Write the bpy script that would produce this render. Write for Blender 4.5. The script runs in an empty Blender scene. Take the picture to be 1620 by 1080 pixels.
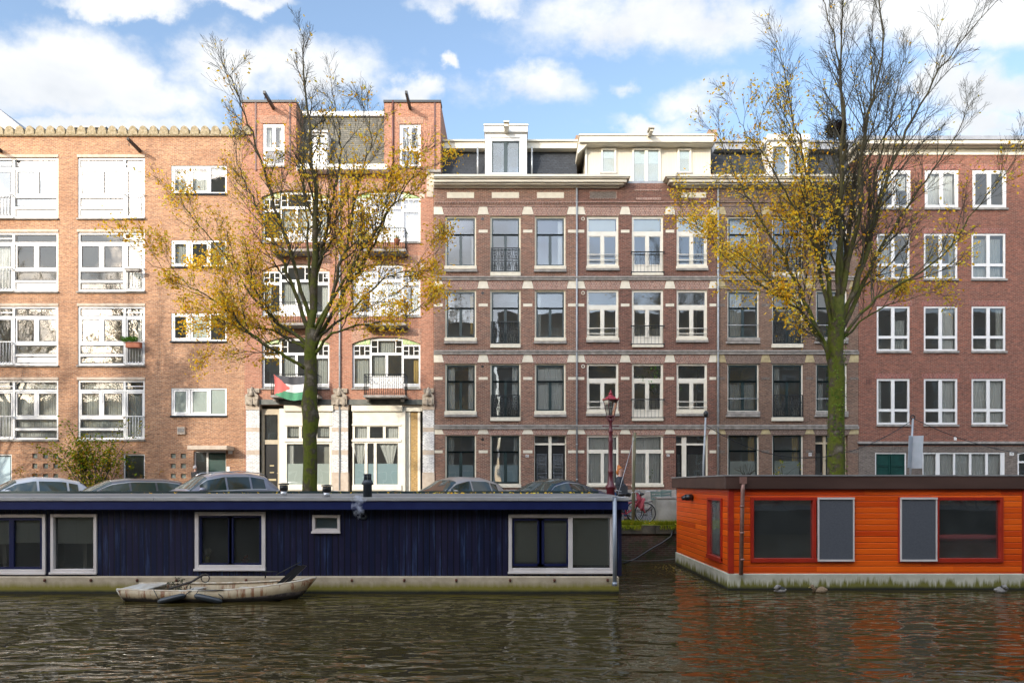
import bpy, math, random
from mathutils import Vector, Matrix, noise as mnoise
S = bpy.context.scene
COL = S.collection
R = random.Random(7)
PI = math.pi
F = 33.75          # distance of the facade plane from the camera
EYE = 2.39         # eye height above the water
QZ = 1.135         # height of the quay
PZ = 1.26          # height of the pavement in front of the houses
def X(u): return (u-810)/32.0          # elevation drawing units (1/32 m) -> metres
def Z(v): return EYE+(766-v)/32.0
def ZC(v, d): return EYE+(766-v)/32.0*(F+d)/F
def XC(u, d): return (u-810)/32.0*(F+d)/F
WL = {}
def tag(o, label=None, cat=None, group=None, kind=None):
    if label: o['label'] = label
    if cat: o['category'] = cat
    if group: o['group'] = group
    if kind: o['kind'] = kind
    return o
def thing(name, loc, label, cat, group=None, rz=0):
    o = bpy.data.objects.new(name, None); COL.objects.link(o)
    o.location = loc; o.rotation_euler = (0, 0, rz); o.empty_display_size = .2
    WL[o.name] = Vector(loc)
    return tag(o, label, cat, group)
def copy_tree(o, parent=None):
    c = o.copy(); COL.objects.link(c)
    if parent is not None: c.parent = parent
    for ch in list(o.children): copy_tree(ch, c)
    return c
class MB:
    def __init__(s): s.v = []; s.f = []; s.m = []; s.sm = []
    def face(s, idx, mi=0, sm=False): s.f.append(tuple(idx)); s.m.append(mi); s.sm.append(sm)
    def quad(s, a, b, c, d, mi=0, sm=False):
        n = len(s.v); s.v += [tuple(a), tuple(b), tuple(c), tuple(d)]; s.face((n, n+1, n+2, n+3), mi, sm)
    def box(s, x0, x1, y0, y1, z0, z1, mi=0):
        if x0 > x1: x0, x1 = x1, x0
        if y0 > y1: y0, y1 = y1, y0
        if z0 > z1: z0, z1 = z1, z0
        n = len(s.v)
        s.v += [(x0,y0,z0),(x1,y0,z0),(x1,y1,z0),(x0,y1,z0),(x0,y0,z1),(x1,y0,z1),(x1,y1,z1),(x0,y1,z1)]
        for q in ((0,3,2,1),(4,5,6,7),(0,1,5,4),(1,2,6,5),(2,3,7,6),(3,0,4,7)): s.face([n+i for i in q], mi)
        return s
    def fb(s, u0, u1, v0, v1, d0, d1, mi=0):      # facade box: drawing units, depth from facade plane (negative = proud)
        if d0 <= -.1 or d0 >= .28:                # measured at its own front face, not at the wall
            k = (F+d0)/F; return s.box(X(u0)*k, X(u1)*k, F+d0, F+d1, EYE+(Z(v1)-EYE)*k, EYE+(Z(v0)-EYE)*k, mi)
        return s.box(X(u0), X(u1), F+d0, F+d1, Z(v1), Z(v0), mi)
    def ring(s, u0, u1, v0, v1, t, d0, d1, mi=0):
        l, r, tp, bt = (t,)*4 if not isinstance(t, tuple) else t
        s.fb(u0, u0+l, v0, v1, d0, d1, mi); s.fb(u1-r, u1, v0, v1, d0, d1, mi)
        s.fb(u0+l, u1-r, v0, v0+tp, d0, d1, mi); s.fb(u0+l, u1-r, v1-bt, v1, d0, d1, mi)
        return s
    def prism(s, pts, y0, y1, mi=0):              # pts (x,z) extruded along y
        n = len(s.v); k = len(pts)
        s.v += [(x, y0, z) for x, z in pts]+[(x, y1, z) for x, z in pts]
        a = sum(pts[i][0]*pts[(i+1)%k][1]-pts[(i+1)%k][0]*pts[i][1] for i in range(k))
        fr = list(range(n, n+k)); bk = list(range(n+k, n+2*k))
        if a < 0: s.face(fr[::-1], mi); s.face(bk, mi)
        else: s.face(fr, mi); s.face(bk[::-1], mi)
        for i in range(k):
            j = (i+1) % k
            q = (n+i, n+k+i, n+k+j, n+j) if a > 0 else (n+i, n+j, n+k+j, n+k+i)
            s.face(q, mi)
        return s
    def fprism(s, pts, d0, d1, mi=0): return s.prism([(X(u), Z(v)) for u, v in pts], F+d0, F+d1, mi)
    def xprism(s, pts, x0, x1, mi=0):             # pts (y,z) extruded along x
        n = len(s.v); k = len(pts)
        s.v += [(x0, y, z) for y, z in pts]+[(x1, y, z) for y, z in pts]
        a = sum(pts[i][0]*pts[(i+1)%k][1]-pts[(i+1)%k][0]*pts[i][1] for i in range(k))
        fr = list(range(n, n+k)); bk = list(range(n+k, n+2*k))
        if a > 0: s.face(fr[::-1], mi); s.face(bk, mi)
        else: s.face(fr, mi); s.face(bk[::-1], mi)
        for i in range(k):
            j = (i+1) % k
            q = (n+i, n+j, n+k+j, n+k+i) if a > 0 else (n+i, n+k+i, n+k+j, n+j)
            s.face(q, mi)
        return s
    def tube(s, pts, rad, k=6, mi=0, caps=True, sm=True):
        pts = [Vector(p) for p in pts]
        if not isinstance(rad, (list, tuple)): rad = [rad]*len(pts)
        n0 = len(s.v); up = None
        for i, p in enumerate(pts):
            if i == 0: t = pts[1]-p
            elif i == len(pts)-1: t = p-pts[i-1]
            else: t = pts[i+1]-pts[i-1]
            if t.length < 1e-9: t = Vector((0,0,1))
            t.normalize()
            if up is None:
                up = t.cross(Vector((0,0,1))) if abs(t.z) < .9 else t.cross(Vector((1,0,0)))
            up = up-t*up.dot(t); up.normalize(); w = t.cross(up)
            for j in range(k):
                a = 2*PI*j/k
                s.v.append(tuple(p+(up*math.cos(a)+w*math.sin(a))*rad[i]))
        for i in range(len(pts)-1):
            for j in range(k):
                a = n0+i*k+j; b = n0+i*k+(j+1)%k
                s.face((a, b, b+k, a+k), mi, sm)
        if caps and k > 2:
            s.face([n0+j for j in range(k)][::-1], mi); e = n0+(len(pts)-1)*k
            s.face([e+j for j in range(k)], mi)
        return s
    def loop(s, c, r, rt, axis='y', k=16, kk=4, mi=0, sx=1, a0=0, a1=2*PI):
        pts = []
        for i in range(k+1):
            a = a0+(a1-a0)*i/k; ca, sa = math.cos(a)*r*sx, math.sin(a)*r
            if axis == 'y': pts.append((c[0]+ca, c[1], c[2]+sa))
            elif axis == 'x': pts.append((c[0], c[1]+ca, c[2]+sa))
            else: pts.append((c[0]+ca, c[1]+sa, c[2]))
        return s.tube(pts, rt, kk, mi, False)
    def lathe(s, c, prof, k=12, mi=0, sm=True):   # prof (r, z)
        n0 = len(s.v)
        for r, z in prof:
            for j in range(k):
                a = 2*PI*j/k; s.v.append((c[0]+r*math.cos(a), c[1]+r*math.sin(a), c[2]+z))
        for i in range(len(prof)-1):
            for j in range(k):
                a = n0+i*k+j; b = n0+i*k+(j+1)%k
                s.face((a, b, b+k, a+k), mi, sm)
        s.face([n0+j for j in range(k)][::-1], mi); e = n0+(len(prof)-1)*k
        s.face([e+j for j in range(k)], mi)
        return s
    def grid(s, P, mi=0, sm=True, flip=False):    # P[i][j] points
        n0 = len(s.v); a = len(P); b = len(P[0])
        for row in P: s.v += [tuple(p) for p in row]
        for i in range(a-1):
            for j in range(b-1):
                q = (n0+i*b+j, n0+i*b+j+1, n0+(i+1)*b+j+1, n0+(i+1)*b+j)
                s.face(q[::-1] if flip else q, mi, sm)
        return s
    def curtain(s, u0, u1, v0, v1, d, amp=.02, per=.11, mi=0, gather=0, ph=0):
        x0, x1, z0, z1 = X(u0), X(u1), Z(v1), Z(v0)
        n = max(4, int((x1-x0)/.022)); P = []
        for j in range(n+1):
            x = x0+(x1-x0)*j/n
            w = amp*(math.sin(2*PI*(x+ph)/per)+.5*math.sin(2*PI*(x+ph)/(per*2.7)+1))
            P.append([(x, F+d+w, z0), (x, F+d+w*.7, z1)])
        return s.grid(P, mi)
    def pieces(s):
        par = list(range(len(s.v)))
        def fd(a):
            while par[a] != a: par[a] = par[par[a]]; a = par[a]
            return a
        for f in s.f:
            r = fd(f[0])
            for i in f[1:]: par[fd(i)] = r
        comp = {}
        for i in range(len(s.v)): comp.setdefault(fd(i), []).append(i)
        bb = [[c, [min(s.v[i][k] for i in c) for k in range(3)], [max(s.v[i][k] for i in c) for k in range(3)]] for c in comp.values()]
        e = .012; merged = True
        while merged:
            merged = False
            for i in range(len(bb)):
                for j in range(i+1, len(bb)):
                    if all(bb[i][1][k]-e <= bb[j][2][k] and bb[j][1][k]-e <= bb[i][2][k] for k in range(3)):
                        bb[i] = [bb[i][0]+bb[j][0], [min(bb[i][1][k], bb[j][1][k]) for k in range(3)], [max(bb[i][2][k], bb[j][2][k]) for k in range(3)]]; del bb[j]; merged = True; break
                if merged: break
        out = []
        for c, _, _ in bb:
            mp = {i: n for n, i in enumerate(c)}; q = MB(); q.v = [s.v[i] for i in c]
            for f, m, sm in zip(s.f, s.m, s.sm):
                if f[0] in mp: q.f.append(tuple(mp[i] for i in f)); q.m.append(m); q.sm.append(sm)
            out.append(q)
        return out
    SPLIT = {'tiled_pier','shopfront','corner_trim','roof_gutter','keystone','stone_band','flat_arch','mosaic_panel','stone_panel','stone_block','plinth','window_ledge','glass_blocks','hull_bolt','mudguard','brick_recess','shoes','steel_beam','gunwale','safety_bar','wall_vent','ring_pull','sash'}
    def build(s, name, mats, parent=None, bevel=0, seg=1):
        if name in MB.SPLIT and parent is not None:
            P_ = s.pieces()
            if len(P_) > 1: return [q.build1(name, mats, parent, bevel, seg) for q in P_][0]
        return s.build1(name, mats, parent, bevel, seg)
    def build1(s, name, mats, parent=None, bevel=0, seg=1):
        me = bpy.data.meshes.new(name)
        off = WL.get(parent.name, Vector((0,0,0))) if parent is not None else Vector((0,0,0))
        me.from_pydata([(a-off.x, b-off.y, c-off.z) for a, b, c in s.v], [], s.f)
        if not isinstance(mats, (list, tuple)): mats = [mats]
        for m in mats: me.materials.append(m)
        me.polygons.foreach_set('material_index', s.m)
        me.polygons.foreach_set('use_smooth', s.sm)
        me.update()
        o = bpy.data.objects.new(name, me); COL.objects.link(o)
        WL[o.name] = off
        if parent is not None: o.parent = parent
        if bevel:
            b = o.modifiers.new('b', 'BEVEL'); b.width = bevel; b.segments = seg; b.limit_method = 'ANGLE'; b.angle_limit = math.radians(40)
        return o
# ------------------------------------------------------------------ materials
def newmat(name):
    m = bpy.data.materials.new(name); m.use_nodes = True
    nt = m.node_tree; nt.nodes.clear()
    out = nt.nodes.new('ShaderNodeOutputMaterial')
    return m, nt, out
def N(nt, typ, **kw):
    n = nt.nodes.new(typ)
    for k, v in kw.items():
        if hasattr(n, k) and not k[0].isupper(): setattr(n, k, v)
        else: n.inputs[k.replace('_', ' ')].default_value = v
    return n
def setin(n, **kw):
    for k, v in kw.items(): n.inputs[k.replace('_', ' ')].default_value = v
def c4(c): return (c[0], c[1], c[2], 1)
def posn(nt, obj=False):
    if obj: return nt.nodes.new('ShaderNodeTexCoord').outputs['Object']
    return nt.nodes.new('ShaderNodeNewGeometry').outputs['Position']
def pm(name, col, rough=.6, col2=None, scale=3, metal=0, bump=0, bscale=None, stretch=(1,1,1), spec=.5, coat=0, thresh=(.35,.65), obj=False, det=6):
    m, nt, out = newmat(name); L = nt.links.new
    b = nt.nodes.new('ShaderNodeBsdfPrincipled'); L(b.outputs[0], out.inputs[0])
    setin(b, Base_Color=c4(col), Roughness=rough, Metallic=metal)
    b.inputs['Specular IOR Level'].default_value = spec
    b.inputs['Coat Weight'].default_value = coat
    if col2 is not None or bump:
        mp = nt.nodes.new('ShaderNodeMapping'); mp.inputs['Scale'].default_value = stretch
        L(posn(nt, obj), mp.inputs[0])
    if col2 is not None:
        n = N(nt, 'ShaderNodeTexNoise', Scale=scale, Detail=det); L(mp.outputs[0], n.inputs['Vector'])
        r = nt.nodes.new('ShaderNodeValToRGB'); L(n.outputs[0], r.inputs[0])
        r.color_ramp.elements[0].position = thresh[0]; r.color_ramp.elements[1].position = thresh[1]
        r.color_ramp.elements[0].color = c4(col); r.color_ramp.elements[1].color = c4(col2)
        L(r.outputs[0], b.inputs['Base Color'])
    if bump:
        n2 = N(nt, 'ShaderNodeTexNoise', Scale=bscale or scale*4, Detail=5); L(mp.outputs[0], n2.inputs['Vector'])
        bp = N(nt, 'ShaderNodeBump', Strength=min(1, bump), Distance=.02); L(n2.outputs[0], bp.inputs['Height']); L(bp.outputs[0], b.inputs['Normal'])
    return m
def brick(name, c1, c2, mortar, bw=.21, bh=.063, vert=False, mort=.011, dirt=.3, dcol=(.35,.3,.27), bias=0, moss=None):
    m, nt, out = newmat(name); L = nt.links.new
    b = nt.nodes.new('ShaderNodeBsdfPrincipled'); L(b.outputs[0], out.inputs[0]); setin(b, Roughness=.88)
    p = posn(nt); sp = nt.nodes.new('ShaderNodeSeparateXYZ'); L(p, sp.inputs[0])
    ad = N(nt, 'ShaderNodeMath', operation='ADD'); L(sp.outputs[0], ad.inputs[0]); L(sp.outputs[1], ad.inputs[1])
    cb = nt.nodes.new('ShaderNodeCombineXYZ')
    L(ad.outputs[0], cb.inputs[1 if vert else 0]); L(sp.outputs[2], cb.inputs[0 if vert else 1])
    t = nt.nodes.new('ShaderNodeTexBrick'); L(cb.outputs[0], t.inputs['Vector'])
    setin(t, Color1=c4(c1), Color2=c4(c2), Mortar=c4(mortar), Scale=1, Mortar_Size=mort, Mortar_Smooth=.15, Bias=bias, Brick_Width=bw, Row_Height=bh)
    # per brick darkening
    n1 = N(nt, 'ShaderNodeTexNoise', Scale=9, Detail=2)
    mp = nt.nodes.new('ShaderNodeMapping'); mp.inputs['Scale'].default_value = (1, 1, 3); L(p, mp.inputs[0]); L(mp.outputs[0], n1.inputs['Vector'])
    r1 = nt.nodes.new('ShaderNodeMapRange'); setin(r1, From_Min=.3, From_Max=.7, To_Min=.68, To_Max=1.28); L(n1.outputs[0], r1.inputs[0])
    mm = N(nt, 'ShaderNodeVectorMath', operation='SCALE'); L(t.outputs[0], mm.inputs[0]); L(r1.outputs[0], mm.inputs['Scale'])
    n2 = N(nt, 'ShaderNodeTexNoise', Scale=.55, Detail=7, Roughness=.6); L(p, n2.inputs['Vector'])
    r2 = nt.nodes.new('ShaderNodeMapRange'); setin(r2, From_Min=.42, From_Max=.75, To_Min=0, To_Max=dirt); L(n2.outputs[0], r2.inputs[0])
    mx = N(nt, 'ShaderNodeMix', data_type='RGBA', blend_type='MULTIPLY'); L(r2.outputs[0], mx.inputs[0]); L(mm.outputs[0], mx.inputs[6]); mx.inputs[7].default_value = c4(dcol)
    o = mx.outputs[2]
    if moss:
        n3 = N(nt, 'ShaderNodeTexNoise', Scale=3, Detail=8); L(p, n3.inputs['Vector'])
        r3 = nt.nodes.new('ShaderNodeMapRange'); setin(r3, From_Min=.48, From_Max=.62, To_Min=0, To_Max=.85); L(n3.outputs[0], r3.inputs[0])
        m3 = N(nt, 'ShaderNodeMix', data_type='RGBA'); L(r3.outputs[0], m3.inputs[0]); L(o, m3.inputs[6]); m3.inputs[7].default_value = c4(moss); o = m3.outputs[2]
    L(o, b.inputs['Base Color'])
    bp = N(nt, 'ShaderNodeBump', Strength=.5, Distance=.01, invert=True); L(t.outputs[1], bp.inputs['Height']); L(bp.outputs[0], b.inputs['Normal'])
    return m
def glass(name, tint=(.88,.91,.9), refl=.16, wav=.25, pane_lift=.05):
    m, nt, out = newmat(name); L = nt.links.new
    tr = nt.nodes.new('ShaderNodeBsdfTransparent'); tr.inputs[0].default_value = c4(tint)
    gl = nt.nodes.new('ShaderNodeBsdfGlossy'); gl.inputs[0].default_value = (.95,.97,1,1); gl.inputs['Roughness'].default_value = .015
    n = N(nt, 'ShaderNodeTexNoise', Scale=1.3, Detail=1); L(posn(nt), n.inputs['Vector'])
    bp = N(nt, 'ShaderNodeBump', Strength=wav, Distance=.012); L(n.outputs[0], bp.inputs['Height']); L(bp.outputs[0], gl.inputs['Normal'])
    fr = nt.nodes.new('ShaderNodeFresnel'); fr.inputs[0].default_value = 1.5
    a = N(nt, 'ShaderNodeMath', operation='ADD', use_clamp=True); L(fr.outputs[0], a.inputs[0]); a.inputs[1].default_value = refl
    mx = nt.nodes.new('ShaderNodeMixShader'); L(a.outputs[0], mx.inputs[0]); L(tr.outputs[0], mx.inputs[1]); L(gl.outputs[0], mx.inputs[2])
    df = nt.nodes.new('ShaderNodeBsdfDiffuse'); df.inputs[0].default_value = (.42,.46,.44,1); md = nt.nodes.new('ShaderNodeMixShader')  # pale veil mixed into the colour so black panes look lit
    nd = N(nt, 'ShaderNodeTexNoise', Scale=2.5, Detail=6); L(posn(nt), nd.inputs['Vector']); mdr = nt.nodes.new('ShaderNodeMapRange'); setin(mdr, From_Min=.3, From_Max=.75, To_Min=pane_lift*.75, To_Max=pane_lift*1.3); L(nd.outputs[0], mdr.inputs[0]); L(mdr.outputs[0], md.inputs[0])
    L(mx.outputs[0], md.inputs[1]); L(df.outputs[0], md.inputs[2]); L(md.outputs[0], out.inputs[0]); return m
def planks(name, c1, c2, pitch=.135, horiz=True, rough=.45, gap=(.02,.01,.01), stretch=None, wear=None, spec=.5, streak=.35, gapw=.05):
    m, nt, out = newmat(name); L = nt.links.new
    b = nt.nodes.new('ShaderNodeBsdfPrincipled'); L(b.outputs[0], out.inputs[0]); setin(b, Roughness=rough); b.inputs['Specular IOR Level'].default_value = spec
    p = posn(nt); sp = nt.nodes.new('ShaderNodeSeparateXYZ'); L(p, sp.inputs[0])
    ad = N(nt, 'ShaderNodeMath', operation='ADD'); L(sp.outputs[0], ad.inputs[0]); L(sp.outputs[1], ad.inputs[1])
    along, across = (ad.outputs[0], sp.outputs[2]) if horiz else (sp.outputs[2], ad.outputs[0])
    dv = N(nt, 'ShaderNodeMath', operation='DIVIDE'); L(across, dv.inputs[0]); dv.inputs[1].default_value = pitch
    fl = N(nt, 'ShaderNodeMath', operation='FLOOR'); L(dv.outputs[0], fl.inputs[0])
    fc = N(nt, 'ShaderNodeMath', operation='FRACT'); L(dv.outputs[0], fc.inputs[0])
    # random per plank and per length of board
    wn0 = N(nt, 'ShaderNodeTexWhiteNoise', noise_dimensions='1D'); L(fl.outputs[0], wn0.inputs['W'])
    a1 = N(nt, 'ShaderNodeMath', operation='MULTIPLY_ADD'); L(wn0.outputs[0], a1.inputs[0]); a1.inputs[1].default_value = 3.0; L(along, a1.inputs[2])
    a2 = N(nt, 'ShaderNodeMath', operation='DIVIDE'); L(a1.outputs[0], a2.inputs[0]); a2.inputs[1].default_value = 3.1
    a3 = N(nt, 'ShaderNodeMath', operation='FLOOR'); L(a2.outputs[0], a3.inputs[0])
    cb = nt.nodes.new('ShaderNodeCombineXYZ'); L(fl.outputs[0], cb.inputs[0]); L(a3.outputs[0], cb.inputs[1])
    wn = N(nt, 'ShaderNodeTexWhiteNoise', noise_dimensions='2D'); L(cb.outputs[0], wn.inputs['Vector'])
    cb2 = nt.nodes.new('ShaderNodeCombineXYZ')
    s1 = N(nt, 'ShaderNodeMath', operation='MULTIPLY'); L(along, s1.inputs[0]); s1.inputs[1].default_value = .8
    s2 = N(nt, 'ShaderNodeMath', operation='MULTIPLY'); L(across, s2.inputs[0]); s2.inputs[1].default_value = 14
    L(s1.outputs[0], cb2.inputs[0]); L(s2.outputs[0], cb2.inputs[1]); L(wn.outputs[0], cb2.inputs[2])
    ns = N(nt, 'ShaderNodeTexNoise', Scale=2.2, Detail=6); L(cb2.outputs[0], ns.inputs['Vector'])
    mxf = N(nt, 'ShaderNodeMath', operation='MULTIPLY_ADD'); L(ns.outputs[0], mxf.inputs[0]); mxf.inputs[1].default_value = streak*2
    s3 = N(nt, 'ShaderNodeMath', operation='MULTIPLY_ADD'); L(wn.outputs[0], s3.inputs[0]); s3.inputs[1].default_value = .8; s3.inputs[2].default_value = -.35
    L(s3.outputs[0], mxf.inputs[2])
    mx = N(nt, 'ShaderNodeMix', data_type='RGBA'); mx.clamp_factor = True; L(mxf.outputs[0], mx.inputs[0]); mx.inputs[6].default_value = c4(c1); mx.inputs[7].default_value = c4(c2)
    o = mx.outputs[2]
    if wear:
        wc, ws, lo, hi = wear
        cb3 = nt.nodes.new('ShaderNodeCombineXYZ')
        t1 = N(nt, 'ShaderNodeMath', operation='MULTIPLY'); L(along, t1.inputs[0]); t1.inputs[1].default_value = .45
        t2 = N(nt, 'ShaderNodeMath', operation='MULTIPLY'); L(across, t2.inputs[0]); t2.inputs[1].default_value = 5.0
        L(t1.outputs[0], cb3.inputs[0]); L(t2.outputs[0], cb3.inputs[1])
        nw = N(nt, 'ShaderNodeTexNoise', Scale=ws, Detail=9, Roughness=.7); L(cb3.outputs[0], nw.inputs['Vector'])
        rw = nt.nodes.new('ShaderNodeMapRange'); setin(rw, From_Min=lo, From_Max=hi); L(nw.outputs[0], rw.inputs[0])
        m2 = N(nt, 'ShaderNodeMix', data_type='RGBA'); L(rw.outputs[0], m2.inputs[0]); L(o, m2.inputs[6]); m2.inputs[7].default_value = c4(wc); o = m2.outputs[2]
    # gap between boards
    g = N(nt, 'ShaderNodeMath', operation='LESS_THAN'); L(fc.outputs[0], g.inputs[0]); g.inputs[1].default_value = gapw
    mg = N(nt, 'ShaderNodeMix', data_type='RGBA'); L(g.outputs[0], mg.inputs[0]); L(o, mg.inputs[6]); mg.inputs[7].default_value = c4(gap)
    L(mg.outputs[2], b.inputs['Base Color'])
    pp = N(nt, 'ShaderNodeMath', operation='PINGPONG'); L(dv.outputs[0], pp.inputs[0]); pp.inputs[1].default_value = .5
    mn = N(nt, 'ShaderNodeMath', operation='MINIMUM'); L(pp.outputs[0], mn.inputs[0]); mn.inputs[1].default_value = .12
    ad2 = N(nt, 'ShaderNodeMath', operation='MULTIPLY_ADD'); L(ns.outputs[0], ad2.inputs[0]); ad2.inputs[1].default_value = .04; L(mn.outputs[0], ad2.inputs[2])
    bp = N(nt, 'ShaderNodeBump', Strength=.8, Distance=.05); L(ad2.outputs[0], bp.inputs['Height']); L(bp.outputs[0], b.inputs['Normal'])
    return m
def leafmat(name, cols, trans=.35):
    m, nt, out = newmat(name); L = nt.links.new
    g = nt.nodes.new('ShaderNodeNewGeometry')
    r = nt.nodes.new('ShaderNodeValToRGB'); L(g.outputs['Random Per Island'], r.inputs[0])
    r.color_ramp.interpolation = 'LINEAR'
    for i, c in enumerate(cols):
        if i < 2: e = r.color_ramp.elements[i]; e.position = i/(len(cols)-1)
        else: e = r.color_ramp.elements.new(i/(len(cols)-1))
        e.color = c4(c)
    for i, e in enumerate(r.color_ramp.elements): e.color = c4(cols[i])
    d = nt.nodes.new('ShaderNodeBsdfDiffuse'); t = nt.nodes.new('ShaderNodeBsdfTranslucent')
    L(r.outputs[0], d.inputs[0]); L(r.outputs[0], t.inputs[0])
    mx = nt.nodes.new('ShaderNodeMixShader'); mx.inputs[0].default_value = trans; L(d.outputs[0], mx.inputs[1]); L(t.outputs[0], mx.inputs[2])
    L(mx.outputs[0], out.inputs[0]); return m
def bark(name):
    m, nt, out = newmat(name); L = nt.links.new
    b = nt.nodes.new('ShaderNodeBsdfPrincipled'); L(b.outputs[0], out.inputs[0]); setin(b, Roughness=.95); b.inputs['Specular IOR Level'].default_value = .2
    p = posn(nt); n = N(nt, 'ShaderNodeTexNoise', Scale=2.6, Detail=9, Roughness=.65); L(p, n.inputs['Vector'])
    r = nt.nodes.new('ShaderNodeValToRGB'); L(n.outputs[0], r.inputs[0]); cr = r.color_ramp
    cr.elements[0].position = .3; cr.elements[0].color = (.04,.058,.009,1)
    cr.elements[1].position = .72; cr.elements[1].color = (.17,.15,.11,1)
    e = cr.elements.new(.47); e.color = (.09,.105,.013,1)
    e = cr.elements.new(.56); e.color = (.06,.05,.03,1)
    sz = nt.nodes.new('ShaderNodeSeparateXYZ'); L(p, sz.inputs[0]); rz_ = nt.nodes.new('ShaderNodeMapRange'); setin(rz_, From_Min=7, From_Max=13, To_Min=0, To_Max=.85); L(sz.outputs[2], rz_.inputs[0])
    mz = N(nt, 'ShaderNodeMix', data_type='RGBA'); L(rz_.outputs[0], mz.inputs[0]); L(r.outputs[0], mz.inputs[6]); mz.inputs[7].default_value = (.085,.068,.042,1)
    L(mz.outputs[2], b.inputs['Base Color'])
    n2 = N(nt, 'ShaderNodeTexNoise', Scale=16, Detail=6); L(p, n2.inputs['Vector'])
    bp = N(nt, 'ShaderNodeBump', Strength=.9, Distance=.03); L(n2.outputs[0], bp.inputs['Height']); L(bp.outputs[0], b.inputs['Normal'])
    return m
def hullmat(name, base, base2, z_moss, moss=(.09,.085,.012), wet=(.012,.013,.006), span=.22):
    # concrete pontoon: algae grows up from the waterline
    m, nt, out = newmat(name); L = nt.links.new
    b = nt.nodes.new('ShaderNodeBsdfPrincipled'); L(b.outputs[0], out.inputs[0]); setin(b, Roughness=.85)
    p = posn(nt); sp = nt.nodes.new('ShaderNodeSeparateXYZ'); L(p, sp.inputs[0])
    n = N(nt, 'ShaderNodeTexNoise', Scale=3, Detail=9, Roughness=.7); L(p, n.inputs['Vector'])
    r = nt.nodes.new('ShaderNodeValToRGB'); L(n.outputs[0], r.inputs[0]); r.color_ramp.elements[0].position = .35; r.color_ramp.elements[1].position = .65
    r.color_ramp.elements[0].color = c4(base); r.color_ramp.elements[1].color = c4(base2)
    mp = nt.nodes.new('ShaderNodeMapping'); mp.inputs['Scale'].default_value = (7, 7, .8); L(p, mp.inputs[0])
    n2 = N(nt, 'ShaderNodeTexNoise', Scale=1, Detail=7, Roughness=.7); L(mp.outputs[0], n2.inputs['Vector'])
    a = N(nt, 'ShaderNodeMath', operation='MULTIPLY_ADD'); L(n2.outputs[0], a.inputs[0]); a.inputs[1].default_value = -span*3; L(sp.outputs[2], a.inputs[2])
    r1 = nt.nodes.new('ShaderNodeMapRange'); setin(r1, From_Min=z_moss-span*1.5, From_Max=z_moss-span*1.5+.13, To_Min=1, To_Max=0); L(a.outputs[0], r1.inputs[0])
    m1 = N(nt, 'ShaderNodeMix', data_type='RGBA'); L(r1.outputs[0], m1.inputs[0]); L(r.outputs[0], m1.inputs[6]); m1.inputs[7].default_value = c4(moss)
    a2 = N(nt, 'ShaderNodeMath', operation='MULTIPLY_ADD'); L(n.outputs[0], a2.inputs[0]); a2.inputs[1].default_value = .06; L(sp.outputs[2], a2.inputs[2])
    r2 = nt.nodes.new('ShaderNodeMapRange'); setin(r2, From_Min=.06, From_Max=.13, To_Min=1, To_Max=0); L(a2.outputs[0], r2.inputs[0])
    m2 = N(nt, 'ShaderNodeMix', data_type='RGBA'); L(r2.outputs[0], m2.inputs[0]); L(m1.outputs[2], m2.inputs[6]); m2.inputs[7].default_value = c4(wet)
    L(m2.outputs[2], b.inputs['Base Color'])
    bp = N(nt, 'ShaderNodeBump', Strength=.6, Distance=.02); L(n.outputs[0], bp.inputs['Height']); L(bp.outputs[0], b.inputs['Normal'])
    return m
M = {}
M['brickA'] = brick('brick_orange', (.47,.225,.105), (.27,.115,.055), (.38,.28,.19), dirt=.55, dcol=(.6,.47,.42))
M['brickB'] = brick('brick_pink', (.4,.155,.085), (.3,.115,.065), (.36,.23,.16), dirt=.3, dcol=(.6,.5,.45))
M['brickBs'] = brick('brick_pink_soldier', (.4,.17,.1), (.3,.13,.08), (.4,.3,.22), vert=True)
M['brickC'] = brick('brick_purple', (.24,.095,.056), (.115,.048,.034), (.33,.25,.185), dirt=.4, mort=.01)
M['brickCs'] = brick('brick_soldier', (.27,.1,.06), (.17,.065,.045), (.42,.33,.27), bw=.2, bh=.062, vert=True, mort=.013)
M['brickD'] = brick('brick_maroon', (.2,.074,.048), (.105,.04,.03), (.22,.155,.115), dirt=.45, mort=.009)
M['brickE'] = brick('brick_brown', (.2,.105,.064), (.125,.068,.044), (.23,.18,.14), dirt=.5, mort=.009)
M['brickEs'] = brick('brick_brown_soldier', (.15,.09,.065), (.11,.065,.05), (.26,.21,.17), vert=True)
M['brickF'] = brick('brick_red', (.27,.082,.047), (.14,.046,.031), (.23,.145,.105), dirt=.35, dcol=(.6,.5,.5))
M['brickFs'] = brick('brick_red_soldier', (.3,.075,.05), (.2,.055,.04), (.3,.2,.16), vert=True)
M['brickG'] = brick('brick_grey', (.17,.135,.11), (.11,.088,.075), (.2,.17,.14), dirt=.4)
M['brickY'] = brick('brick_yellow', (.45,.27,.08), (.36,.2,.06), (.4,.3,.15))
M['tileW'] = brick('brick_white_glazed', (.78,.77,.74), (.7,.69,.66), (.35,.33,.3), bw=.2, bh=.065, dirt=.15)
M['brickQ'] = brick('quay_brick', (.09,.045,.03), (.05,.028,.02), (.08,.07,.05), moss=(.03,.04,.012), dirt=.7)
M['cream'] = pm('cream_stone', (.68,.63,.5), .7, (.6,.54,.42), 6)
M['yellowstone'] = pm('yellow_stone', (.45,.37,.2), .8, (.3,.24,.13), 5)
M['greystone'] = pm('grey_stone', (.2,.185,.165), .85, (.33,.3,.265), 5, bump=.3)
M['beigestone'] = pm('beige_stone', (.42,.33,.25), .85, (.5,.42,.33), 5, bump=.2)
M['sculpt'] = pm('carved_stone', (.2,.16,.12), .85, (.4,.34,.26), 7, bump=.4)
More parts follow.
